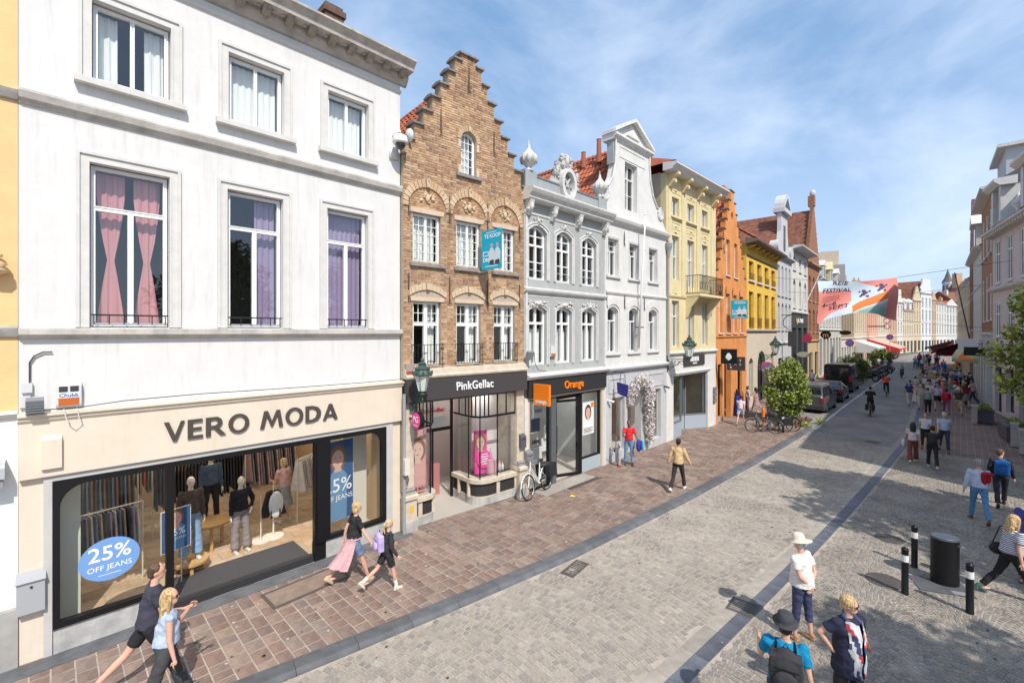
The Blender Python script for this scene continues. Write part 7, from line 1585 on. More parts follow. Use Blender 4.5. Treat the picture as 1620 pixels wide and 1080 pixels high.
def bicycle(label, x, y, rz, paint, z=0, bag=None, lean=.12, group='parked bicycles', name='bicycle', cat='bicycle', basket=False):
    """local +y forward"""
    t = thing(name, label, cat, (x, y, z), rz, group); t.rotation_euler = (0, lean, rz); r = .34
    for yy in (-.52, .54):
        wo_ = wheel_mb(r).build('wheel', RUB, t, loc=(0, yy, r)); s = MB()
        for k in range(10): a = 2*pi*k/10; s.tube([(0, 0, 0), (0, (r-.02)*cos(a), (r-.02)*sin(a))], .0025, 3, cap=False)
        s.tube([(0, (r-.03)*cos(a), (r-.03)*sin(a)) for a in [2*pi*i/20 for i in range(21)]], .010, 4); s.build('spokes', SPK, wo_)
        f = MB(); f.tube([(0, (r+.04)*cos(a), (r+.04)*sin(a)) for a in [radians(10+i*14) for i in range(12)]], .02, 5); f.build('mudguard', paint, t, loc=(0, yy, r))
    f = MB(); bb = (0, -.05, .30); hd = (0, .36, .82); ht_ = (0, .33, .95)
    f.tube([bb, hd], .019, 6); f.tube([(0, -.02, .42), (0, .34, .90)], .015, 6); f.tube([bb, (0, -.2, .86)], .018, 6); f.tube([bb, (0, -.52, .34)], .012, 5); f.tube([(0, -.17, .74), (0, -.52, .34)], .010, 5); f.tube([hd, (0, .54, .34)], .015, 6); f.tube([hd, ht_, (0, .31, 1.03)], .016, 6); f.build('frame', paint, t)
    h = MB(); h.tube([(-.27, .12, 1.02), (-.24, .25, 1.05), (-.08, .33, 1.04), (.08, .33, 1.04), (.24, .25, 1.05), (.27, .12, 1.02)], .011, 6); h.build('handlebar', RIM, t); g = MB(); g.tube([(-.275, .08, 1.015), (-.265, .2, 1.04)], .017, 6); g.build('grip', BLACK, t); g = MB(); g.tube([(.275, .08, 1.015), (.265, .2, 1.04)], .017, 6); g.build('grip', BLACK, t)
    s = MB(); s.ell((0, -.24, .93), (.09, .14, .04), 8, 6); s.build('saddle', BLACK, t, smooth=True); c = MB(); c.disc_y((0, 0), .09, -.012, .012, 14); c.build('chainring', RIM, t, loc=(.05, -.05, .3), rot=(0, 0, pi/2))
    k = MB(); k.tube([(.06, -.05, .3), (.08, .06, .18)], .008, 4); k.tube([(-.06, -.05, .3), (-.08, -.16, .42)], .008, 4); k.box(.07, .02, .16, .15, .11, .185); k.box(-.15, -.2, .41, -.07, -.11, .435); k.build('pedals', BLACK, t)
    rk = MB(); rk.box(-.07, -.78, .74, .07, -.30, .755); rk.tube([(.06, -.7, .745), (.06, -.52, .34)], .006, 4); rk.tube([(-.06, -.7, .745), (-.06, -.52, .34)], .006, 4); rk.build('rack', DGREY, t)
    if bag:
        for s_ in (-1, 1): MB().xprof(s_*.08, s_*.24, [(-.78, .40), (-.36, .40), (-.32, .76), (-.80, .76)]).build('pannier', bag, t)
    if basket: MB().lathe([(.13, .82), (.19, 1.05)], (0, .52, 0), 8).build('basket', DGREY, t)
    return t
BAGB = M('bag_black', (.02, .02, .022), .7)
WBK = M('bike_white', (.68, .68, .66), .4); DBK = M('bike_dark', (.03, .03, .035), .4); GBK = M('bike_grey', (.2, .21, .22), .4)
bicycle('white city bike with black panniers leaning by the phone shop', -9.64, 11.0, .2+pi, WBK, bag=BAGB, lean=.10, basket=False).scale = (1.1, 1.1, 1.1)
bicycle('grey bike parked outermost left by the bright shrub', -7.25, 25.9, 2.0, GBK, lean=.08); bicycle('black bike in the middle of the bikes by the bright shrub', -6.95, 26.6, 2.15, DBK, lean=-.06, bag=BAGB); bicycle('black bike with basket nearest the bollard by the bright shrub', -6.75, 27.2, 1.95, DBK, lean=.05, basket=True)
def scooter(label, x, y, rz, c):
    t = thing('motorcycle', label, 'motorcycle', (x, y, 0), rz, 'motorcycles parked beyond the shrub'); t.rotation_euler = (0, .15, rz)
    for yy in (-.65, .68): wh = wheel_mb(.30, .06).build('wheel', RUB, t, loc=(0, yy, .32)); MB().disc_y((0, 0), .18, -.03, .03, 12).build('rim', RIM, wh, rot=(0, 0, pi/2))
    m = MB(); m.ell((0, .1, .78), (.17, .36, .18), 10, 7); m.ell((0, -.05, .48), (.18, .32, .22), 10, 7); m.ell((0, -.6, .80), (.13, .28, .12), 8, 6); m.ell((0, .62, .86), (.16, .16, .2), 8, 6); m.build('body', c, t, smooth=True)
    s = MB(); s.ell((0, -.35, .88), (.15, .34, .07), 8, 6); s.build('seat', BLACK, t, smooth=True); h = MB(); h.tube([(-.34, .36, 1.06), (-.1, .5, 1.0), (.1, .5, 1.0), (.34, .36, 1.06)], .016, 5); h.tube([(0, .48, 1.0), (0, .68, .32)], .03, 6); h.build('handlebar', BLACK, t)
    for s_ in (-1, 1): MB().tube([(s_*.12, .44, 1.02), (s_*.25, .5, 1.22)], .008, 4).ell((s_*.27, .5, 1.25), (.07, .02, .04), 6, 5).build('mirror', BLACK, t)
    MB().tube([(.14, -.1, .35), (.17, -.85, .42)], .045, 7).build('exhaust', RIM, t); return t
cols = [(.02, .02, .022), (.06, .02, .02), (.03, .04, .06), (.2, .2, .2), (.02, .02, .02), (.25, .02, .02), (.05, .05, .05), (.02, .03, .08), (.35, .35, .34)]
words = ['black', 'dark maroon', 'slate blue', 'silver', 'glossy black', 'red', 'charcoal', 'navy', 'pale grey']
for i in range(9): scooter('%s motorcycle parked %s' % (words[i], 'nearest the broad dark shrub' if i == 0 else 'at the far end of the row' if i == 8 else 'between the %s and the %s ones' % (words[i-1], words[i+1])), -6.95-.05*(i % 3), 60.5+2.1*i, 1.9+.15*(i % 2), M('moto_%d' % i, cols[i], .3))
# ---------------------------------------------------------------- people
SKIN1 = M('skin_light', (.62, .36, .26), .55, spec=.35); SKIN2 = M('skin_tan', (.48, .26, .17), .55, spec=.35); SKIN3 = M('skin_dark', (.17, .085, .05), .5, spec=.4)
CL = {}
def cloth(col, name=None):
    k = tuple(round(c, 3) for c in col)
    if k not in CL: CL[k] = M('cloth_%d' % len(CL), col, .85, nz=(9, .18), bump=1.0, bscale=9)
    return CL[k]
HAIRC = {'black': (.015, .012, .01), 'dark': (.04, .025, .015), 'brown': (.10, .055, .03), 'blond': (.52, .36, .17), 'grey': (.30, .29, .27), 'light': (.58, .44, .26), 'white': (.6, .58, .55)}
def hairm(c):
    if 'hair_'+c in MATS: return MATS['hair_'+c]
    m = M('hair_'+c, HAIRC[c], .5, spec=.5); N = m.node_tree.nodes; L = m.node_tree.links; t = N.new('ShaderNodeTexCoord'); mp = N.new('ShaderNodeMapping'); mp.inputs['Scale'].default_value = (70, 45, 7); n = N.new('ShaderNodeTexNoise'); n.inputs['Scale'].default_value = 1; n.inputs['Detail'].default_value = 4
    L.new(t.outputs['Object'], mp.inputs[0]); L.new(mp.outputs[0], n.inputs[0]); r = N.new('ShaderNodeMixRGB'); h = HAIRC[c]; r.inputs[1].default_value = (*[x*.45 for x in h], 1); r.inputs[2].default_value = (*[min(1, x*1.45) for x in h], 1)
    mr = N.new('ShaderNodeMapRange'); mr.inputs[1].default_value = .35; mr.inputs[2].default_value = .65; L.new(n.outputs[0], mr.inputs[0]); L.new(mr.outputs[0], r.inputs[0]); L.new(r.outputs[0], N['Principled BSDF'].inputs['Base Color'])
    b = N.new('ShaderNodeBump'); b.inputs['Strength'].default_value = .9; b.inputs['Distance'].default_value = .02; L.new(n.outputs[0], b.inputs['Height']); L.new(b.outputs[0], N['Principled BSDF'].inputs['Normal']); return m
def fuse(m, name, mat_, vox, smooth=3):
    """union of overlapping shapes into one continuous skin"""
    me = m.mesh(name, mat_); o = bpy.data.objects.new(name, me); COL.objects.link(o)
    r = o.modifiers.new('r', 'REMESH'); r.mode = 'VOXEL'; r.voxel_size = vox; r.use_smooth_shade = True
    if smooth: s = o.modifiers.new('s', 'SMOOTH'); s.factor = .5; s.iterations = smooth
    dg = bpy.context.evaluated_depsgraph_get(); out = bpy.data.meshes.new_from_object(o.evaluated_get(dg)); bpy.data.objects.remove(o)
    out.name = name; out.materials.clear(); out.materials.append(mat_); out.shade_smooth(); return out
def wrinkle(me, amp=.007):
    n = len(me.vertices); co = np.empty(n*3, 'f'); no = np.empty(n*3, 'f'); me.vertices.foreach_get('co', co); me.vertex_normals.foreach_get('vector', no)
    c = co.reshape(-1, 3).astype(float); x, y, z = c.T; f = np.sin(11*x+2.2*np.sin(9*z+4*y)+7*z)*np.cos(8*y+1.7*np.sin(13*z+5*x)); g = np.sin(29*z+3.1*np.sin(7*x+6*y)+11*x)*np.cos(17*x-9*y+2*np.sin(19*z))
    c += no.reshape(-1, 3)*(amp*((.8-1.7*np.abs(f))+(.5-1.1*np.abs(g))*.7))[:, None]; me.vertices.foreach_set('co', c.reshape(-1).astype('f')); me.update(); return me
def cone(m, a, b, ra, rb, n=10):
    m.tube([a, b], [ra, rb], n); m.ell(a, (ra, ra, ra), n, 6); m.ell(b, (rb, rb, rb), n, 6)
def V3(*a): return Vector(a)
PTPL = {}
def limb_dir(a, out, side): return V3(side*sin(out), sin(a)*cos(out), -cos(a)*cos(out))
def person_meshes(key, pose, look, vox):
    """pose: lean, head(yaw), la/ra (swing, out, elbow, inward), ll/rl (swing, out, knee); returns named meshes"""
    if key in PTPL: return PTPL[key]
    fat = look.get('fat', 1.0); res = {}
    P = V3(0, 0, .93); lean = pose.get('lean', .03); up = V3(0, sin(lean), cos(lean))
    belly = P+up*.13; chest = P+up*.34; nb = P+up*.50; hy = pose.get('head', 0); hp = pose.get('pitch', 0)
    hc = nb+V3(0, .02+.05*hp, .165); RH = Matrix.Rotation(hy, 3, 'Z') @ Matrix.Rotation(-hp, 3, 'X')
    J = {}
    for s, nm in ((-1, 'l'), (1, 'r')):
        sw, out, el, inn = pose.get(nm+'a', (0, .12, .15, 0)); sh = nb+V3(s*.175*(.9+.1*fat), 0, -.055)
        d1 = limb_dir(sw, out, s); e = sh+d1*.29; d2 = limb_dir(sw+el, out-inn, s); w = e+d2*.25; J[nm+'a'] = (sh, e, w, d2)
        sw, out, kn = pose.get(nm+'l', (0, .05, 0)); h = P+V3(s*.09, 0, -.04); d1 = limb_dir(sw, out, s); k = h+d1*.43; d2 = limb_dir(sw-kn, out*.6, s); an = k+d2*.42; J[nm+'l'] = (h, k, an, d2, sw-kn)
    zmin = min(J[q+'l'][2].z-.085-.10*max(0, -sin(J[q+'l'][4])) for q in 'lr')
    b = MB()
    b.ell(chest, (.150*fat, .095*fat, .17)); b.ell(belly, (.125*fat, .09*fat, .15)); b.ell(P, (.15*fat, .105*fat, .12))
    cone(b, nb-up*.04, nb+up*.07, .052, .050)
    hh = MB(); hh.ell((0, 0, .02), (.074, .092, .105), 12, 9); hh.ell((0, .030, -.055), (.052, .055, .060)); hh.ell((0, .097, -.018), (.012, .018, .024), 6, 5); hh.ell((0, .078, -.062), (.026, .014, .012), 6, 5); hh.ell((0, .075, .022), (.05, .02, .014), 8, 5)
    for s in (-1, 1): hh.ell((s*.074, -.005, -.008), (.010, .022, .032), 6, 5)
    b.add([hc+RH @ Vector(v) for v in hh.v], hh.f)
    for q in 'lr':
        sh, e, w, d = J[q+'a']; cone(b, sh, e, .047*fat, .037); cone(b, e, w, .037, .026); hd = w+d*.045; b.ell(hd, (.030, .030, .045), rot=d.to_track_quat('Z', 'Y').to_matrix())
        h, k, an, d2, _ = J[q+'l']; cone(b, h, k, .078*fat, .050); cone(b, k+(an-k)*.02, k+(an-k)*.35, .050, .051); cone(b, k+(an-k)*.3, an, .050, .032)
        b.ell(an+V3(0, .06, -.055), (.035, .11, .03))
    body = fuse(b, 'body', SKIN1, vox)
    if vox < .02:     # separate fingers closed a little round the palm
        f = MB()
        for s, q in ((-1, 'l'), (1, 'r')):
            sh, e, w, d = J[q+'a']; qd = d.to_track_quat('Z', 'Y').to_matrix(); side = Vector((s*0, 1, 0)); acr = d.cross(V3(1, 0, 0)); acr = acr.normalized() if acr.length > .2 else V3(0, 1, 0); inw = V3(-s, 0, 0)
            for k, ln in enumerate((.062, .07, .066, .052)):
                a = w+d*.075+acr*(.027-.018*k); m1 = a+d*ln*.55+inw*.008; m2 = m1+d*ln*.42+inw*.024; f.tube([a-d*.02, m1, m2], [.0095, .0085, .0065], 6)
            a = w+d*.03+acr*.026; f.tube([a, a+d*.03+acr*.022+inw*.012, a+d*.055+acr*.02+inw*.026], [.011, .010, .007], 6)
        bm_v = [v.co.copy() for v in body.vertices]; bm_f = [tuple(p.vertices) for p in body.polygons]; n = len(bm_v)
        me = bpy.data.meshes.new('body'); me.from_pydata(bm_v+[Vector(v) for v in f.v], [], bm_f+[tuple(i+n for i in g) for g in f.f]); me.materials.append(SKIN1); me.shade_smooth(); body = me
    res['body'] = body
    g = look.get('puff', 1.0); t = MB(); o_ = .016*g
    hem = look.get('hem', .0)
    t.ell(chest, (.150*fat+o_, .095*fat+o_, .175)); t.ell(belly, (.128*fat+o_, .095*fat+o_, .16)); t.tube([P+up*(.02-hem), P+up*.16, P+up*.30], [.152*fat+o_*.6, .135*fat+o_*.7, .135*fat], 16)
    t.tube([nb-up*.08, nb+up*.005], [.11, .062], 12)
    sl = look.get('sleeve', 'short')
    for q in 'lr':
        sh, e, w, d = J[q+'a']
        if sl == 'none': t.ell(sh+V3(0, 0, 0), (.055, .06, .055))
        else: end = e if sl == 'long' else sh.lerp(e, .62); t.ell(sh, (.062*fat, .06*fat, .06)); t.tube([sh, end], [.058*fat*(.9+.1*g), .054*(.8+.2*g)], 10)
        if sl == 'long': t.ell(e, (.05*(.8+.2*g),)*3); t.tube([e, e.lerp(w, .97)], [.048*(.8+.2*g), .038*(.8+.2*g)], 10)
    # flatten front to back
    for i, v in enumerate(t.v): pass
    res['top'] = fuse(t, 'top', SKIN1, vox*1.15, 2)
    if vox < .02: wrinkle(res['top'])
    bt = look.get('bottom', 'trousers'); m = MB()
    m.ell(P+V3(0, 0, -.01), (.155*fat+.014, .112*fat+.014, .125)); m.tube([P+up*.0, P+up*.12], [.14*fat, .125*fat], 12)
    frac = {'trousers': 1.93, 'wide': 1.93, 'shorts': .72, 'capri': 1.5, 'skirt': 0, 'long_skirt': 0, 'tights': 1.93}[bt]; wd = {'wide': 1.0, 'shorts': .6}.get(bt, .25)
    if frac:
        for q in 'lr':
            h, k, an, d2, _ = J[q+'l']; r1 = .084*fat
            if frac <= 1: m.ell(h, (r1+.01,)*3); m.tube([h, h.lerp(k, frac)], [r1+.012, .075*fat+.02*wd], 12)
            else: m.ell(h, (r1+.008,)*3); m.tube([h, k], [r1+.008, .060+.02*wd], 12); m.ell(k, (.060+.02*wd,)*3); m.tube([k, k.lerp(an, frac-1)], [.060+.02*wd, .048+.05*wd], 12)
    else:
        zl = .48 if bt == 'skirt' else .14; mid = (J['ll'][1]+J['rl'][1])/2; m.tube([P+V3(0, 0, .02), P.lerp(mid, .6), V3(mid.x, mid.y*1.1, zl+zmin)], [.155*fat, .19*fat, .25 if bt == 'skirt' else .27], 16)
    res['bottom'] = fuse(m, 'bottom', SKIN1, vox*1.15, 2)
    if vox < .02: wrinkle(res['bottom'], .006)
    for q in 'lr':
        m = MB(); h, k, an, d2, a = J[q+'l']; a2 = min(0, a)*.9; R_ = Matrix.Rotation(a2, 3, 'X'); c = an+R_ @ V3(0, .05, -.055); m.ell(c, (.045, .125, .035), 10, 6, R_); m.ell(an+R_ @ V3(0, -.02, -.03), (.040, .055, .05), 8, 6, R_); m.obox(an+R_ @ V3(0, .045, -.078), (.075, .235, .018), R_)
        res['shoe_'+q] = fuse(m, 'shoe', SKIN1, .012, 2) if vox < .02 else m.mesh('shoe', SKIN1); res['shoe_'+q].shade_smooth()
    hs = look.get('hair', 'short'); m = MB(); hl = MB()
    if hs != 'bald':
        k = 1.0 if hs != 'curly' else 1.12
        hl.ell((0, -.020, .042), (.084*k, .092*k, .090*k), 14, 9); hl.ell((0, -.045, -.005), (.078*k, .062*k, .08), 12, 8)
        if hs == 'long': 
            hl.ell((0, -.070, -.05), (.092, .062, .15), 14, 9); hl.ell((.005, -.095, -.20), (.088, .045, .17), 14, 9)
            for i in range(7): x = -.075+.025*i; hl.tube([(x, -.085, -.12), (x*1.05, -.105-.008*(i % 2), -.26), (x*.95+.01*(i % 3-1), -.10, -.39)], [.03, .022, .006], 6)
            for s in (-1, 1): hl.tube([(s*.055, .03, .06), (s*.082, .02, -.02), (s*.090, -.01, -.14), (s*.080, -.02, -.26)], [.024, .024, .024, .008], 6)
        if hs == 'bob': hl.ell((0, -.035, -.04), (.092, .072, .10), 12, 8)
        if hs == 'pony': hl.tube([(0, -.09, .04), (0, -.14, 0), (0, -.14, -.12), (.0, -.12, -.24)], [.03, .035, .03, .01], 8)
        if hs == 'bun': hl.ell((0, -.10, .08), (.042, .042, .042))
    m.add([hc+RH @ Vector(v) for v in hl.v], hl.f)
    if hs != 'bald': res['hair'] = fuse(m, 'hair', SKIN1, min(vox, .016)*.95, 1)
    ht = look.get('hat')
    if ht:
        m = MB(); hl = MB(); br = {'sun': .19, 'trilby': .135, 'cap': .09}[ht]
        hl.lathe([(.088, .045), (br, .03 if ht == 'sun' else .05), (br+.002, .038 if ht == 'sun' else .058), (.092, .058), (.094, .10), (.082, .15), (.05, .172), (.0, .175)], (0, -.012, 0), 20, sy=1.12)
        if ht == 'cap': hl.obox((0, .12, .06), (.13, .12, .012))
        m.add([hc+RH @ Vector(v) for v in hl.v], hl.f); res['hat'] = m.mesh('hat', SKIN1); res['hat'].shade_smooth()
    m = MB(); hl = MB()
    if look.get('glasses'):
        for s in (-1, 1): hl.ell((s*.036, .092, .006), (.030, .010, .020), 10, 6); hl.tube([(s*.066, .085, .012), (s*.082, .0, .012)], .004, 4)
        hl.tube([(-.02, .10, .012), (.02, .10, .012)], .004, 4); m.add([hc+RH @ Vector(v) for v in hl.v], hl.f); res['sunglasses'] = m.mesh('sunglasses', SKIN1)
    elif vox < .02:
        for s in (-1, 1): hl = MB().ell((s*.030, .083, .004), (.011, .006, .006), 8, 5); res['eye_l' if s < 0 else 'eye_r'] = MB().add([hc+RH @ Vector(v) for v in hl.v], hl.f).mesh('eye', SKIN1)
        m = MB(); m.add([hc+RH @ Vector(v) for v in MB().ell((0, .091, -.058), (.020, .008, .006), 8, 5).v], MB().ell((0, 0, 0), (1, 1, 1), 8, 5).f); res['lips'] = m.mesh('lips', SKIN1)
    PTPL[key] = (res, zmin, J, hc, P, chest, nb); return PTPL[key]
POSES = {
 'walk': dict(lean=.05, la=(.45, .1, .25, .05), ra=(-.4, .12, .2, 0), ll=(-.35, .03, .30), rl=(.38, .03, .08)),
 'walk2': dict(lean=.05, ra=(.4, .1, .3, .05), la=(-.35, .12, .2, 0), rl=(-.42, .03, .25), ll=(.32, .03, .05)),
 'stand': dict(lean=.02, la=(.05, .14, .2, .05), ra=(-.02, .14, .25, .05), ll=(.04, .07, .03), rl=(-.04, .07, .02)),
 'chat': dict(lean=.02, la=(.25, .16, 1.3, .5), ra=(.0, .14, .3, .1), ll=(.02, .09, .02), rl=(-.03, .06, .05)),
 'cycle': dict(lean=.30, la=(1.0, .12, .25, .0), ra=(1.0, .12, .25, .0), ll=(1.15, .06, 1.25), rl=(.62, .06, .60)),
}
def person(label, x, y, rz, H, pose, look, top, bottom, skin=None, hair='brown', shoes=(.1, .09, .08), hat=(.6, .55, .45), z=0, vox=.034, tpl=None, group=None, age=None, lift=None):
    p = POSES[pose] if isinstance(pose, str) else pose; key = tpl or ('u', label)
    res, zmin, J, hc, P, chest, nb = person_meshes(key, p, look, vox); s = H/1.72
    t = thing('person', label, 'person', (x, y, z-zmin*s if lift is None else z+lift), rz, group); t.scale = (s, s, s)
    skin = skin or SKIN1; mm = {'body': skin, 'top': top if not isinstance(top, tuple) else cloth(top), 'bottom': bottom if not isinstance(bottom, tuple) else cloth(bottom), 'shoe_l': cloth(shoes), 'shoe_r': cloth(shoes), 'hair': hairm(hair), 'hat': cloth(hat), 'sunglasses': BLACK, 'eye_l': BLACK, 'eye_r': BLACK, 'lips': M('lips', (.45, .14, .12), .5)}
    for k, me in res.items():
        o = bpy.data.objects.new({'top': 'shirt', 'shoe_l': 'shoe', 'shoe_r': 'shoe', 'eye_l': 'eye', 'eye_r': 'eye', 'bottom': look.get('bottom', 'trousers').replace('wide', 'trousers').replace('long_', '')}.get(k, k), me); link(o, t)
        for sl in o.material_slots: sl.link = 'OBJECT'; sl.material = mm[k]
    t['_'] = 0; del t['_']
    return t, J, zmin, hc, P, chest, nb, s
def on_person(r, name, label, cat, local=(0, 0, 0)):
    t0 = r[0]; p = Matrix.Rotation(t0.rotation_euler[2], 3, 'Z') @ (Vector(local)*r[7])+Vector(t0.location); t = thing(name, label, cat, p, t0.rotation_euler[2]); t.scale = t0.scale; return t
def backpack(r, label, col, big=1.0):
    ch = r[5]; t = on_person(r, 'backpack', label, 'backpack', (0, ch.y-.19*big-.02, ch.z-.05)); c = cloth(col); m = MB()
    m.ell((0, 0, 0), (.145*big, .085*big, .22*big), 12, 8); m.obox((0, .01, -.02), (.26*big, .13*big, .34*big)); t_ = fuse(m, 'bag', c, .014, 5); link(bpy.data.objects.new('bag', t_), t)
    m = MB(); m.ell((0, -.085*big, -.07), (.105*big, .045*big, .11*big), 10, 7); m.build('front_pocket', c, t, smooth=True)
    for s_ in (-1, 1): MB().tube([(s_*.08, .07, -.14), (s_*.105, .13, .02), (s_*.10, .16, .17), (s_*.09, .26, .20), (s_*.10, .30, .08), (s_*.15, .27, -.06)], .016, 5).build('shoulder_strap', DGREY if sum(col) > .2 else BLACK, t)
    MB().tube([(-.03, .02, .2*big), (0, .02, .25*big), (.03, .02, .2*big)], .008, 4).build('handle', BLACK, t); MB().box(-.1*big, -.092*big, .07, .1*big, -.085*big, .08).build('zip', BLACK, t); return t
F = .0135
# left pavement, nearest pair
r = person('man in navy T-shirt and black shorts striding along the shop front', -8.42, 1.02, -.05, 1.83, dict(lean=.10, head=-.15, la=(-.4, .1, .4, 0), ra=(.25, .05, 1.0, .35), ll=(-.62, .03, .25), rl=(.42, .03, .12)), dict(sleeve='short', bottom='shorts', hair='short', puff=1.3, hem=.06), (.045, .045, .07), (.015, .015, .018), SKIN1, 'brown', (.5, .5, .5), vox=F)
r = person('woman with long blond hair, pale blue crop top and dark grey jeans', -7.72, 1.10, -.12, 1.69, dict(lean=.08, head=-.35, pitch=-.1, la=(.35, .05, 2.2, .35), ra=(.0, .12, .2, 0), ll=(.35, .04, .1), rl=(-.35, .04, .2)), dict(sleeve='none', bottom='wide', hair='long', glasses=True, hem=-.03), (.42, .50, .64), (.055, .055, .06), SKIN1, 'blond', (.6, .6, .6), vox=F)
w = r[1]['ra'][2]+r[1]['ra'][3]*.08; t = on_person(r, 'phone', 'dark mobile phone in the hand of the blond woman', 'phone', (w.x, w.y, w.z)); MB().obox((0, .03, -.03), (.012, .075, .15), Matrix.Rotation(.3, 3, 'X')).build('phone_body', BLACK, t)
# woman and girl
r = person('woman in black T-shirt with pink shirt tied round her waist, leading a girl', -9.0, 4.44, -.15, 1.66, dict(lean=.08, head=-.2, la=(-.5, .1, .3, 0), ra=(.35, .35, .15, -.1), ll=(-.45, .03, .35), rl=(.35, .03, .05)), dict(sleeve='short', bottom='shorts', hair='bob', hem=-.02), (.02, .02, .022), (.14, .20, .34), SKIN1, 'blond', (.55, .42, .28), vox=F)
t = on_person(r, 'tied_shirt', 'dusty pink shirt tied at the waist and flying out behind the woman', 'shirt', (0, 0, .93)); m = MB(); n = 20; rows = 9; Pp = []
for j in range(rows+1):
    for i in range(n+1):
        k = j/rows; a = pi*(.0+1.0*i/n)+pi; rr_ = .155+.05*k+.02*sin(i*1.9+k*3)*k; Pp.append((rr_*1.1*cos(a), rr_*.9*sin(a)-.34*k**1.3*(.5+.5*sin(pi*i/n))-.03*k*sin(i*2.3), .06-.62*k-.02*sin(i*1.5)+.10*k*k*sin(pi*i/n)))
m.add(Pp, [(j*(n+1)+i, j*(n+1)+i+1, (j+1)*(n+1)+i+1, (j+1)*(n+1)+i) for j in range(rows) for i in range(n)]); m.build('cloth', cloth((.58, .36, .38)), t, smooth=True); MB().tube([(.17*cos(a), .13*sin(a), .03) for a in [i*.5 for i in range(14)]], .022, 6).build('sleeve_knot', cloth((.58, .36, .38)), t, smooth=True)
r = person('girl with blond ponytail, black jacket and shorts, white socks', -8.25, 4.78, -.15, 1.40, dict(lean=.06, head=.1, la=(.4, .3, .4, 0), ra=(-.1, .3, .7, 0), ll=(-.55, .03, .45), rl=(.25, .03, .05)), dict(sleeve='long', bottom='shorts', hair='pony', puff=1.2), (.03, .03, .033), (.02, .02, .022), SKIN1, 'light', (.62, .58, .50), vox=F); backpack(r, 'lilac backpack on the back of the girl', (.48, .38, .66), 1.15)
for q in 'lr': k_, an = r[1][q+'l'][1], r[1][q+'l'][2]; MB().tube([an.lerp(k_, .35), an], [.050, .042], 8).build('sock', cloth((.75, .75, .73)), r[0])
r = person('man in a beige jacket and black trousers walking away along the kerb side', -6.62, 14.5, .1, 1.70, dict(POSES['walk'], la=(-.2, .28, .2, 0), ra=(.2, .32, .2, 0)), dict(sleeve='long', bottom='trousers', hair='short', puff=1.9, hem=.05), (.60, .42, .22), (.03, .03, .032), SKIN2, 'black', (.7, .7, .68), vox=F)
r = person('father in red T-shirt and jeans standing by the flower arch shop', -9.25, 15.9, pi+.55, 1.70, dict(POSES['stand'], ra=(.5, .2, 1.2, .4), la=(.3, .35, .3, 0)), dict(sleeve='short', bottom='trousers', hair='short', puff=1.3), (.62, .02, .03), (.16, .28, .46), SKIN3, 'black', (.04, .04, .05), vox=F)
w = r[1]['la'][2]; t = on_person(r, 'folded_jackets', 'blue and turquoise jackets carried over the arm of the father', 'jackets', (w.x, w.y+.03, w.z-.12)); m = MB(); m.ell((0, 0, 0), (.10, .08, .25)).ell((-.10, .02, .02), (.07, .06, .20)); m.build('jacket', cloth((.05, .04, .35)), t, smooth=True); MB().ell((-.16, .03, .0), (.05, .07, .22)).build('jacket', cloth((.04, .50, .62)), t, smooth=True)
person('small child in pale grey clothes and red shoes beside the father', -9.45, 15.45, pi-.4, 1.13, dict(POSES['chat']), dict(sleeve='short', bottom='trousers', hair='short', puff=1.5), (.50, .50, .54), (.42, .42, .45), SKIN3, 'black', (.4, .03, .03), vox=F)
# the square
r = person('woman in cream sun hat, white T-shirt and navy cropped trousers, hands behind her back', -1.94, 9.05, 1.25, 1.70, dict(lean=.04, pitch=.25, head=-.1, la=(-.42, .10, .15, .9), ra=(-.42, .10, .15, .9), ll=(.06, .06, .02), rl=(-.08, .06, .02)), dict(sleeve='short', bottom='capri', hair='short', hat='sun', puff=2.2, hem=.06, fat=1.12), (.78, .74, .70), (.045, .055, .12), SKIN1, 'white', (.42, .24, .12), (.76, .70, .56), z=RZ, vox=F)
r = person('short haired blond woman in navy tunic and patterned scarf, hand on her hip', -1.08, 7.55, -pi/2-.55, 1.67, dict(lean=.0, head=.55, la=(-.3, .5, .3, 0), ra=(-.62, .62, .9, 1.2), ll=(.05, .07, .02), rl=(-.05, .07, .02)), dict(sleeve='short', bottom='wide', hair='curly', glasses=True, puff=2.4, hem=.28, fat=1.18), (.018, .022, .05), (.02, .02, .022), SKIN1, 'blond', (.03, .03, .03), z=RZ, vox=F)
t = on_person(r, 'patterned_scarf', 'long white, red and navy printed scarf worn by the blond woman', 'scarf', (0, 0, 0)); sc4 = [cloth((.62, .62, .64)), cloth((.62, .07, .10)), cloth((.06, .07, .16))]
for s_ in (-1, 1):
    m = MB(); NJ = 26
    for j in range(NJ+1):
        z = 1.42-.70*j/NJ
        for i in range(7): u = i/6; m.v.append((s_*(.02+.115*u)+.006*sin(j*.6), .168+.05*min(1, j/6)-.10*u*u+.010*sin(u*9+j*.5), z-.015*sin(u*5+s_)))
    for j in range(NJ):
        for i in range(6): a = j*7+i; m.f.append((a, a+1, a+8, a+7)); q = sin(i*1.7+j*.55+s_*2)+sin(j*.37+i*.5); m.mi.append(0 if q > -.35 else (1 if sin(j*.4+s_) > .1 else 2))
    m.build('scarf_end', sc4, t, smooth=True)
MB().tube([(.09, .12, 1.38), (.08, .0, 1.44), (0, -.06, 1.46), (-.08, .0, 1.44), (-.09, .12, 1.38)], .03, 6).build('scarf_neck', sc4[2], t, smooth=True)
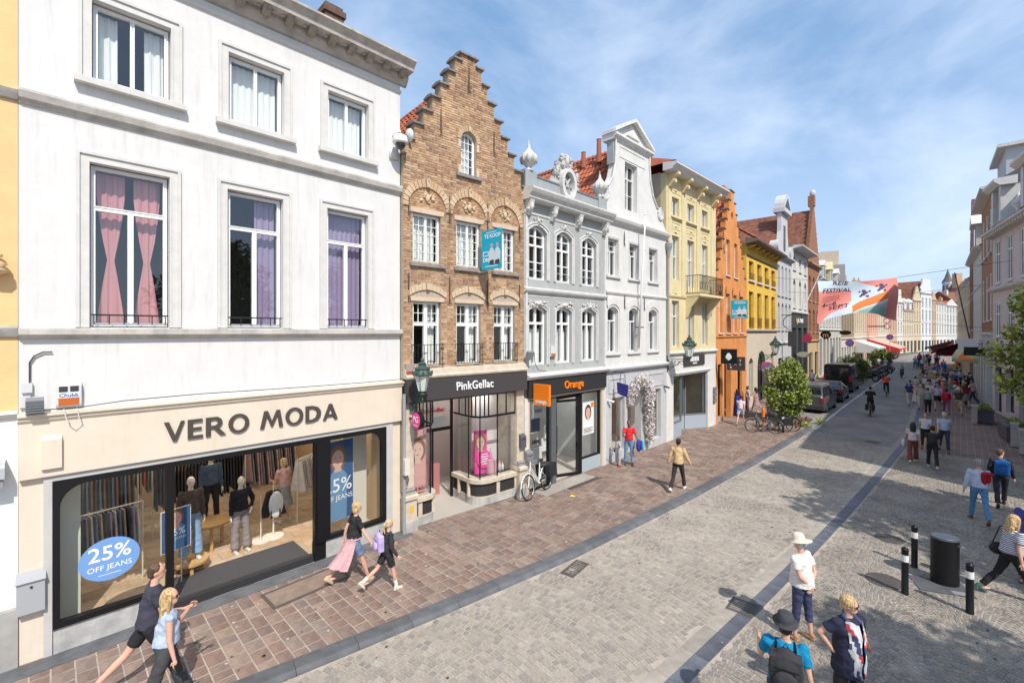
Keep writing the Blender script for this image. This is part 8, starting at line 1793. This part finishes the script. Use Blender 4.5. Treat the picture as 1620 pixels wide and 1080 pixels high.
r = person('man in turquoise polo shirt and dark hat seen from behind at the lower edge', -1.52, 6.28, .25, 1.76, dict(POSES['stand'], la=(.4, .3, 1.2, .2), ra=(.0, .2, .25, 0), pitch=-.1), dict(sleeve='short', bottom='trousers', hair='short', hat='trilby', puff=1.6, fat=1.12), (.0, .22, .42), (.05, .055, .07), SKIN1, 'dark', (.05, .05, .05), (.05, .052, .06), z=RZ, vox=F); bk = backpack(r, 'black backpack with side pocket on the man in turquoise', (.035, .035, .04), 1.25); MB().lathe([(.03, -.1), (.033, .02), (.02, .05), (.0, .06)], (.17, -.03, -.12), 10).build('bottle', GBK, bk)
STR = M('navy_stripes', (.7, .7, .7), .85); nn = STR.node_tree; tcn = nn.nodes.new('ShaderNodeTexCoord'); wv = nn.nodes.new('ShaderNodeTexWave'); wv.bands_direction = 'Z'; wv.inputs['Scale'].default_value = 9; crn = nn.nodes.new('ShaderNodeValToRGB'); crn.color_ramp.interpolation = 'CONSTANT'; crn.color_ramp.elements[0].color = (.02, .03, .12, 1); crn.color_ramp.elements[1].color = (.7, .7, .7, 1); crn.color_ramp.elements[1].position = .5
nn.links.new(tcn.outputs['Object'], wv.inputs[0]); nn.links.new(wv.outputs[0], crn.inputs[0]); nn.links.new(crn.outputs[0], nn.nodes['Principled BSDF'].inputs['Base Color'])
r = person('woman with long blond hair, navy striped top and black trousers at the right edge', .72, 13.35, -1.1, 1.68, dict(lean=.05, head=.1, la=(.3, .12, .2, 0), ra=(-.15, .15, .25, 0), ll=(-.4, .03, .3), rl=(.42, .04, .05)), dict(sleeve='short', bottom='trousers', hair='long', puff=1.8, fat=1.15), STR, (.012, .012, .014), SKIN1, 'blond', (.04, .12, .10), z=RZ, vox=F)
t = on_person(r, 'handbag', 'black handbag hanging at the hip of the striped top woman', 'handbag', (-.24, -.08, .92)); MB().ell((0, 0, 0), (.07, .16, .13), 10, 7).build('bag', BAGB, t, smooth=True); MB().tube([(0, -.1, .1), (.12, -.04, .50), (.24, .06, .55), (.2, .1, .1), (0, .1, .1)], .012, 5).build('strap', BAGB, t)
person('man with sunglasses and violet shirt half cut off at the right edge', 1.05, 14.35, pi-.2, 1.80, dict(POSES['chat'], head=.5), dict(sleeve='short', bottom='trousers', hair='short', glasses=True, puff=1.4), (.08, .07, .30), (.1, .1, .12), SKIN2, 'dark', z=RZ, vox=F)
r = person('grey haired man in pale blue shirt and jeans walking away', .36, 18.1, .15, 1.72, dict(POSES['walk2'], la=(-.1, .22, .2, 0)), dict(sleeve='long', bottom='trousers', hair='curly', puff=1.8), (.50, .56, .70), (.10, .24, .42), SKIN1, 'grey', (.12, .07, .04), z=RZ, vox=.016)
t = on_person(r, 'red_jumper', 'dark red jumper slung over the shoulder of the grey haired man', 'jumper', (.10, -.10, 1.25)); MB().ell((-.02, 0, -.03), (.075, .06, .19)).ell((.05, .02, .10), (.13, .10, .06)).ell((.07, .01, -.02), (.06, .06, .13)).build('knit', cloth((.35, .01, .02)), t, smooth=True)
r = person('dark haired man in black jacket and trousers turning his head right', .86, 20.2, .1, 1.72, dict(POSES['walk'], head=-.9, la=(-.1, .2, .2, 0), ra=(.1, .22, .2, 0)), dict(sleeve='long', bottom='trousers', hair='short', puff=1.9, fat=1.08), (.018, .022, .04), (.02, .02, .035), SKIN1, 'brown', (.03, .02, .02), z=RZ, vox=.016); backpack(r, 'blue backpack on the man in the black jacket', (.01, .11, .32), 1.2)
r = person('woman with long black hair, white top and rust trousers carrying a white bag', -1.38, 24.5, .1, 1.62, 'walk', dict(sleeve='short', bottom='wide', hair='long'), (.66, .56, .56), (.20, .06, .045), SKIN2, 'black', (.7, .7, .68), z=RZ, vox=.016)
w = r[1]['la'][2]; t = on_person(r, 'shoulder_bag', 'white folded coat and bag carried by the woman in rust trousers', 'bag', (w.x-.08, w.y, w.z-.2)); MB().ell((0, 0, 0), (.08, .2, .2), 10, 7).build('bag', cloth((.62, .60, .57)), t, smooth=True)
r = person('man in black T-shirt and black trousers beside the woman in rust trousers', -.78, 23.9, .1, 1.64, 'walk2', dict(sleeve='short', bottom='trousers', hair='short'), (.025, .025, .028), (.02, .02, .022), SKIN2, 'black', (.6, .6, .6), z=RZ, vox=.016); backpack(r, 'small black backpack on the man in black beside the couple', (.03, .03, .035), .95)
person('woman in white top and open black cardigan walking towards the viewer', -1.15, 28.0, pi, 1.58, 'walk', dict(sleeve='short', bottom='trousers', hair='short', fat=1.15), (.62, .62, .68), (.02, .02, .025), SKIN1, 'brown', z=RZ, vox=.02)
r = person('white haired man in light blue T-shirt and navy trousers walking towards the viewer', -.52, 27.55, pi+.1, 1.74, 'walk2', dict(sleeve='short', bottom='trousers', hair='short', fat=1.15), (.42, .52, .64), (.035, .05, .09), SKIN1, 'white', z=RZ, vox=.02)
# crowd templates shared between people, coloured one by one
LOOKS = {'a': ('walk', dict(sleeve='short', bottom='trousers', hair='short', fat=1.1)), 'b': ('walk2', dict(sleeve='long', bottom='trousers', hair='bob', puff=1.6)), 'c': ('walk', dict(sleeve='short', bottom='shorts', hair='short', puff=1.4)), 'd': ('walk2', dict(sleeve='short', bottom='skirt', hair='long')), 'e': ('stand', dict(sleeve='long', bottom='trousers', hair='short', puff=1.5, fat=1.1)), 'f': ('chat', dict(sleeve='short', bottom='wide', hair='bob', fat=1.1)), 'g': ('stand', dict(sleeve='none', bottom='long_skirt', hair='long')), 'h': ('walk', dict(sleeve='long', bottom='capri', hair='curly', fat=1.2)), 'k': ('walk2', dict(sleeve='short', bottom='shorts', hair='short', hat='sun', puff=1.4))}
def crowd(kind, label, x, y, rz, H, top, bottom, hair='brown', skin=None, z=0, hat=(.65, .62, .55), shoes=(.3, .3, .3)):
    pose, look = LOOKS[kind]; return person(label, x, y, rz, H, pose, look, top, bottom, skin, hair, shoes, hat, z=z, vox=.030, tpl=('tpl', kind))
W_, K_, N_, R__, B_l, T_, G_, P_k, L_ = (.68, .68, .68), (.02, .02, .022), (.03, .045, .10), (.55, .02, .05), (.03, .10, .40), (.42, .33, .22), (.28, .29, .31), (.62, .30, .32), (.45, .50, .62)
crowd('c', 'man in white T-shirt and grey shorts on the left pavement, seen from behind', -8.77, 27.1, .1, 1.66, (.66, .62, .68), (.45, .47, .52), 'black')
crowd('g', 'woman in a cobalt blue dress by the orange house', -9.9, 30.0, .4, 1.62, (.02, .04, .38), (.02, .04, .38), 'black')
crowd('f', 'woman in cream top and mauve trousers by the yellow house', -9.9, 31.9, -.9, 1.64, (.66, .60, .52), (.30, .18, .26), 'dark'); crowd('d', 'woman in a pinkish floral dress facing the woman in cream', -9.45, 32.1, 1.2, 1.62, (.45, .28, .28), (.45, .30, .30), 'dark')
crowd('b', 'person in lavender hoodie beside the bright shrub, by the arched door', -9.3, 36.6, .0, 1.6, (.36, .33, .52), (.1, .1, .12), 'dark')
for i, (k, lab, x, y, rz, H, tp, bt, hr) in enumerate((
 ('a', 'man in white T-shirt on the left pavement by the dark shopfront', -9.6, 48.5, .1, 1.8, W_, G_, 'dark'), ('h', 'person in coral red top left of the black van', -9.6, 44.5, 3.0, 1.7, (.62, .12, .10), T_, 'grey'), ('e', 'person in orange jacket behind the coral red top', -9.9, 47.0, .3, 1.75, (.75, .28, .05), K_, 'brown'),
 ('d', 'woman in beige dress behind the grey van', -9.2, 41.0, 3.1, 1.65, (.55, .42, .32), (.5, .4, .3), 'blond'), ('c', 'man in grey T-shirt left of the saloon car', -9.0, 43.0, .0, 1.75, (.5, .5, .5), T_, 'brown'), ('b', 'person in purple sweatshirt behind the bright shrub', -8.8, 38.0, .2, 1.65, (.16, .14, .30), K_, 'dark'),
 ('a', 'man in bright green T-shirt near the motorcycles', -8.5, 74, 3.1, 1.78, (.03, .42, .08), N_, 'dark'), ('h', 'person in pale stone shirt left of the bright green T-shirt', -9.4, 72.5, 3.0, 1.72, (.55, .52, .46), K_, 'grey'), ('c', 'man in white polo right of the bright green T-shirt', -7.9, 79, .1, 1.78, (.65, .68, .74), N_, 'brown'),
 ('g', 'woman in lilac dress beside the man in white polo', -7.3, 80, 2.9, 1.66, (.42, .38, .66), (.40, .36, .64), 'blond'), ('e', 'person in black by the white cafe awning', -8.9, 83, .2, 1.76, K_, K_, 'dark'), ('b', 'person in navy jacket among the motorcycles', -8.2, 69, .1, 1.72, N_, N_, 'brown'), ('f', 'person in turquoise top by the first motorcycles', -8.6, 66, .4, 1.68, (.05, .35, .38), W_, 'dark'))):
    crowd(k, lab, x, y, rz, H, tp, bt, hr)
for i, (k, lab, x, y, rz, H, tp, bt, hr) in enumerate((
 ('c', 'boy in blue T-shirt walking at the left edge of the crowd', -2.75, 45.9, .0, 1.62, B_l, K_, 'black'), ('g', 'woman in long white skirt and pink flowered blouse', -2.35, 44.8, .1, 1.62, (.62, .40, .44), W_, 'blond'), ('h', 'woman in beige jacket and pale trousers with red bag', -1.95, 41.8, .1, 1.66, (.45, .40, .34), (.55, .54, .52), 'light'),
 ('a', 'man with bluish grey rucksack and black trousers at the front of the crowd', -1.5, 39.3, .1, 1.74, (.24, .29, .30), K_, 'brown'), ('c', 'man in lavender T-shirt and black shorts in the crowd', -1.12, 41.8, .05, 1.80, (.46, .45, .58), K_, 'grey'), ('b', 'woman in crimson jacket and plum trousers leading the crowd', -.66, 40.6, .1, 1.60, (.60, .01, .05), (.28, .06, .20), 'black'),
 ('k', 'person in khaki shorts and dark top with grey daypack', -.1, 40.6, .1, 1.70, (.05, .06, .05), (.50, .42, .30), 'white'), ('e', 'man in rust brown jacket in the crowd', .12, 45.2, .2, 1.80, (.20, .08, .03), K_, 'light'), ('a', 'man in pink striped shirt and navy trousers by the pillars', .62, 46.8, 1.2, 1.80, (.62, .35, .34), N_, 'brown'),
 ('e', 'person in black by the pillars, left of the pink striped shirt', .2, 50.5, .2, 1.78, K_, K_, 'black'), ('b', 'woman in scarlet cardigan and beret deep in the crowd', -.35, 50.2, .2, 1.66, (.62, .02, .06), T_, 'dark'), ('a', 'man in bright blue polo shirt deep in the crowd', -.35, 56.0, 3.0, 1.78, B_l, K_, 'brown'),
 ('f', 'woman in pale lilac top facing the viewer in the crowd', -1.5, 50.5, 3.1, 1.64, (.55, .50, .66), W_, 'dark'), ('h', 'woman in white blouse and black skirt facing the viewer', -2.1, 51.5, 3.2, 1.66, W_, K_, 'white'), ('c', 'boy in denim blue T-shirt in the middle of the crowd', -1.15, 53.0, .1, 1.72, (.20, .26, .38), (.10, .13, .20), 'black'),
 ('k', 'person in straw hat and olive shirt in the crowd', -.9, 47.5, .2, 1.7, (.20, .19, .10), G_, 'grey'), ('d', 'woman in grey dress between the straw hat and the scarlet cardigan', -.6, 48.5, .2, 1.66, G_, G_, 'blond'), ('a', 'tall man in charcoal T-shirt behind the denim blue boy', -1.0, 57.5, .2, 1.82, (.06, .06, .07), N_, 'dark'),
 ('b', 'person in sand coloured coat behind the white blouse', -1.9, 56.0, 3.0, 1.68, T_, K_, 'brown'), ('e', 'person in pale blue shirt behind the bright blue polo', -.1, 60.0, .3, 1.75, L_, N_, 'grey'), ('f', 'woman in coral top with short hair in the crowd', -.95, 45.0, .1, 1.62, (.60, .16, .14), G_, 'light'), ('c', 'man in camel T-shirt at the left of the crowd', -1.75, 46.5, .1, 1.74, (.46, .38, .28), T_, 'brown'))):
    crowd(k, lab, x, y, rz, H, tp, bt, hr, z=RZ)
tops = [('white', W_), ('black', K_), ('navy', N_), ('red', R__), ('sky blue', L_), ('tan', T_), ('grey', G_), ('pink', P_k), ('royal blue', B_l), ('olive', (.14, .15, .05)), ('mustard', (.50, .30, .04)), ('maroon', (.18, .01, .03))]
bots = [('black trousers', K_), ('pale trousers', (.55, .52, .48)), ('blue jeans', (.10, .18, .32))]
rp = random.Random(42); combos = [(a, b_) for a in tops for b_ in bots]; rp.shuffle(combos)
for i in range(34):
    (an, ac), (bn, bc) = combos[i]; y = 60+1.75*i+rp.uniform(-.8, .8); x = rp.uniform(-2.9, .0)-.012*(y-60) if y < 85 else rp.uniform(-5.0, -1.8)
    if i % 7 == 6: x = rp.uniform(-9.5, -8.6)-.2
    crowd(rp.choice('abcefh'), 'distant walker in %s top and %s, %s' % (an, bn, 'left pavement' if i % 7 == 6 else ('right hand crowd' if y < 85 else 'far end of the street')), x, y, rp.choice((.1, 3.1, .3, 2.9)), rp.uniform(1.6, 1.82), ac, bc, rp.choice(('black', 'brown', 'blond', 'grey', 'dark')), z=RZ if i % 7 != 6 else 0)
for i in range(20):
    (an, ac), (bn, bc) = combos[-1-i] if i < 2 else (tops[(i*5+3) % 12], ('beige shorts', (.42, .34, .24)) if (i+i//12) % 2 else ('grey skirt', (.2, .2, .22))); x = -2.5+(i % 5)*.72+rp.uniform(-.2, .2); y = 43.2+(i//5)*4.6+(i % 3)*1.3
    crowd('ck'[i//2 % 2] if bn == 'beige shorts' else 'd' if bn == 'grey skirt' else 'a', 'walker in %s top and %s in the thick of the right hand crowd' % (an, bn), x, y, rp.choice((.1, .25, 3.0)), rp.uniform(1.58, 1.82), ac, bc, rp.choice(('black', 'brown', 'blond', 'grey', 'dark')), z=RZ)
def cyclist(label, blabel, x, y, rz, top, bottom, hair, bag=None, paint=DBK, H=1.72):
    bicycle(blabel, x, y, rz, paint, z=RZ, bag=bag, lean=0, group='bicycles being ridden'); P = dict(POSES['cycle'])
    r = person(label, x, y, rz, H, P, dict(sleeve='long', bottom='trousers', hair='short', puff=1.9), top, bottom, SKIN1, hair, (.05, .05, .05), vox=.022, tpl=('tpl', 'cyc'), lift=0); s = r[7]; t = r[0]
    a = rz; off = Vector((0, -.26, .99-.85*s)); t.location = (x-off.y*sin(a), y+off.y*cos(a), RZ+off.z)
cyclist('cyclist in black coat with hood riding away, nearest cyclist', 'dark bicycle with wide black panniers under the nearest cyclist', -4.07, 36.4, .08, (.014, .014, .016), K_, 'black', BAGB)
cyclist('cyclist in bright red orange jacket riding away', 'grey bicycle under the cyclist in red orange', -4.37, 48.3, .1, (.72, .07, .02), K_, 'dark', None, GBK)
cyclist('cyclist in pale grey shirt riding towards the viewer', 'black bicycle ridden by the pale grey shirt', -4.78, 68.3, pi, (.42, .44, .44), N_, 'grey'); cyclist('distant cyclist in navy top in the middle of the street', 'distant dark bicycle ridden by the navy top', -4.3, 88, pi, N_, K_, 'brown'); cyclist('distant cyclist in light blue near the end of the street', 'distant bicycle ridden by the light blue top', -3.6, 80, .1, L_, N_, 'blond')
# ---------------------------------------------------------------- inside the clothes shop
MANN = M('mannequin_cream', (.66, .60, .50), .5)
def mannequin(label, x, y, rz, pose, look, top, bottom, z=.112, H=1.78, hair=None):
    a = WB.rotation_euler[2]; wx = WB.location[0]+x*cos(a)-y*sin(a); wy = WB.location[1]+x*sin(a)+y*cos(a)
    r = person(label, wx, wy, a+rz, H, pose, look, top, bottom, MANN, hair or 'light', (.6, .55, .48), z=z, vox=.018); t = r[0]; t.name = 'mannequin'; t['category'] = 'mannequin'; return r
ST = dict(lean=.0, la=(.05, .1, .1, 0), ra=(.0, .1, .1, 0), ll=(.03, .05, .0), rl=(-.03, .05, 0))
mannequin('mannequin in brown blouse and flared blue jeans standing on a round wooden plinth', 2.45, 1.25, pi+.1, ST, dict(sleeve='long', bottom='wide', hair='bald', puff=1.7), (.09, .065, .05), (.22, .36, .52), z=.36, H=1.72)
mannequin('mannequin in black jacket over cream top and wide grey trousers', 3.45, 1.45, pi+.2, dict(ST, la=(-.2, .45, 1.0, .9)), dict(sleeve='long', bottom='wide', hair='bald', puff=1.4), (.014, .014, .016), (.25, .22, .21), H=1.70)
mannequin('mannequin in denim jacket and dark trousers farther back', 3.10, 2.6, pi+.1, ST, dict(sleeve='long', bottom='trousers', hair='bald', puff=1.7), (.05, .075, .13), (.015, .015, .02), z=.5, H=1.72)
mannequin('shop visitor in pink top and grey skirt at the right of the entrance', 4.75, 2.5, .4, 'chat', dict(sleeve='short', bottom='skirt', hair='bob'), (.62, .38, .34), (.28, .30, .34), H=1.66)
bpy.data.objects[[o.name for o in bpy.data.objects if o.get('label', '').startswith('shop visitor')][0]].name = 'person'
for o in bpy.data.objects:
    if o.get('label', '').startswith('shop visitor'):
        o['category'] = 'person'
        for c in o.children:
            if c.name.startswith('body'): c.material_slots[0].material = SKIN1
WOODL = M('pale_wood', (.50, .31, .14), .5, nz=(6, .2))
def plinth(label, x, y, r, h):
    t = local_thing(WB, 'display_plinth', label, 'plinth', x, y, .112); m = MB(); m.lathe([(r, h-.05), (r, h), (.0, h+.001)], n=28); m.build('top', WOODL, t, angle=40)
    for k in range(3): a = 2.1*k+.4; MB().box(-.03, -.03, 0, .03, .03, h-.05).build('leg', WOODL, t, loc=(r*.7*cos(a), r*.7*sin(a), 0))
plinth('low round wooden plinth under the mannequin in jeans', 2.45, 1.25, .34, .25); plinth('higher round wooden table behind the mannequin in jeans', 3.0, 2.2, .42, .62)
def rack(label, x, y, rz, w, cols, h=1.5, z=.112, drop=.75):
    t = local_thing(WB, 'clothes_rack', label, 'clothes rack', x, y, z, rz); m = MB(); m.tube([(-w/2, 0, h), (w/2, 0, h)], .015, 6); m.build('rail', M('rail_white', (.6, .58, .52), .4), t)
    for s in (-1, 1): MB().tube([(s*w/2, 0, 0), (s*w/2, 0, h)], .014, 6).build('upright', MATS['rail_white'], t)
    rr_ = random.Random(int(x*100)); n = int(w/.075)
    for i in range(n):
        c = cols[i % len(cols)]; xx = -w/2+.06+i*(w-.1)/n; d = drop*rr_.uniform(.8, 1.1)
        gm = MB(); gm.yprof(-.22, .22, [(xx-.018, h-.06-d), (xx+.022, h-.06-d), (xx+.012, h-.06), (xx-.008, h-.06)]); gm.v = [(vx, vy*(1.0 if vz < h-.1 else .45), vz) for vx, vy, vz in gm.v]; gm.build('garment', cloth(c), t)
rack('clothes rack of dark garments across the back of the shop', 3.3, 3.6, .0, 2.4, [(.02, .02, .022), (.03, .03, .05), (.05, .04, .035)], 1.9, drop=1.0); rack('clothes rack with checked dress and grey coats on the right', 4.7, 3.3, .3, 1.5, [(.34, .20, .18), (.20, .20, .22), (.03, .03, .03), (.5, .34, .3)], 2.0, drop=1.0); rack('clothes rack with red and green garments high at the left back', 1.9, 4.4, .0, 1.6, [(.45, .05, .03), (.12, .11, .05), (.30, .24, .18)], 1.9, drop=.8)
rack('clothes rack behind the left display window', 1.15, 1.5, .2, 1.1, [(.4, .3, .24), (.03, .03, .03), (.25, .2, .3), (.5, .45, .4), (.12, .16, .25)], 1.6, drop=.85); rack('rack of jeans and brown coats deeper behind the left display window', 1.1, 3.3, .1, 1.4, [(.12, .2, .34), (.2, .11, .06), (.05, .05, .06)], 2.1, drop=1.1); rack('rack of pale shirts beside the right display window', 5.4, 2.4, .6, 1.1, [(.6, .58, .52), (.4, .44, .5), (.5, .36, .3)], 1.7, drop=.8)
t = local_thing(WB, 'garment_stand', 'round white stand with white sleeveless tops and dark skirts near the doorway', 'clothes stand', 4.25, 1.75, .112)
MB().lathe([(.24, 0), (.24, .015), (.02, .025), (.015, 1.3), (.0, 1.31)], n=20).build('stand', M('stand_white', (.66, .62, .55), .4), t); 
for k in range(8): a = 2*pi*k/8; gm = MB(); gm.yprof(-.012, .012, [(.04, 1.15), (.16, 1.12), (.30, .55), (.12, .52)]); gm.build('skirt', cloth((.035, .03, .03)), t, rot=(0, 0, a+.3))
gm = MB(); gm.ell((0, -.20, .85), (.17, .05, .33), 12, 8); gm.build('white_top', cloth((.72, .72, .70)), t, smooth=True)
t = local_thing(WB, 'garment_stand', 'thin white pole stand with round foot between the mannequins', 'clothes stand', 3.95, 1.7, .112); MB().lathe([(.2, 0), (.2, .015), (.015, .02), (.012, 1.1), (.0, 1.11)], n=20).build('stand', MATS['stand_white'], t)
def jeansposter(label, x, y, rz, w, h, z, stand=True):
    t = local_thing(WB, 'poster', label, 'poster', x, y, z, rz); DB = M('poster_navy', (.03, .09, .22), .6); MB().box(-w/2-.015, 0, -.015, w/2+.015, .02, h+.015).build('frame', MATS['stand_white'], t); MB().box(-w/2, -.004, 0, w/2, -.001, h).build('print', DB, t)
    face_print(t, .0, h*.78, w*1.1, -.006, hair=(.22, .11, .05)); MB().yprof(-.008, -.0065, [(-w*.32, 0), (w*.28, 0), (w*.30, h*.55), (w*.1, h*.66), (-w*.1, h*.66), (-w*.34, h*.5)]).build('printed_denim', M('poster_denim', (.13, .26, .42), .7), t)
    text('25%', h*.24, .001, WT, t, 0, h*.36, -.010, align='CENTER', bold=.002); text('OFF JEANS', h*.09, .001, WT, t, 0, h*.25, -.010, align='CENTER')
    if stand: MB().tube([(-.1, .02, 0), (-.1, .02, -.7)], .012, 5).tube([(.1, .02, 0), (.1, .02, -.7)], .012, 5).build('legs', MATS['stand_white'], t)
jeansposter('blue jeans sale poster on thin legs at the left of the shop entrance', 2.12, .75, .25, .5, .8, .85); jeansposter('tall blue jeans sale poster hanging in the right display window', 5.35, .55, .12, .85, 1.95, .55, False)
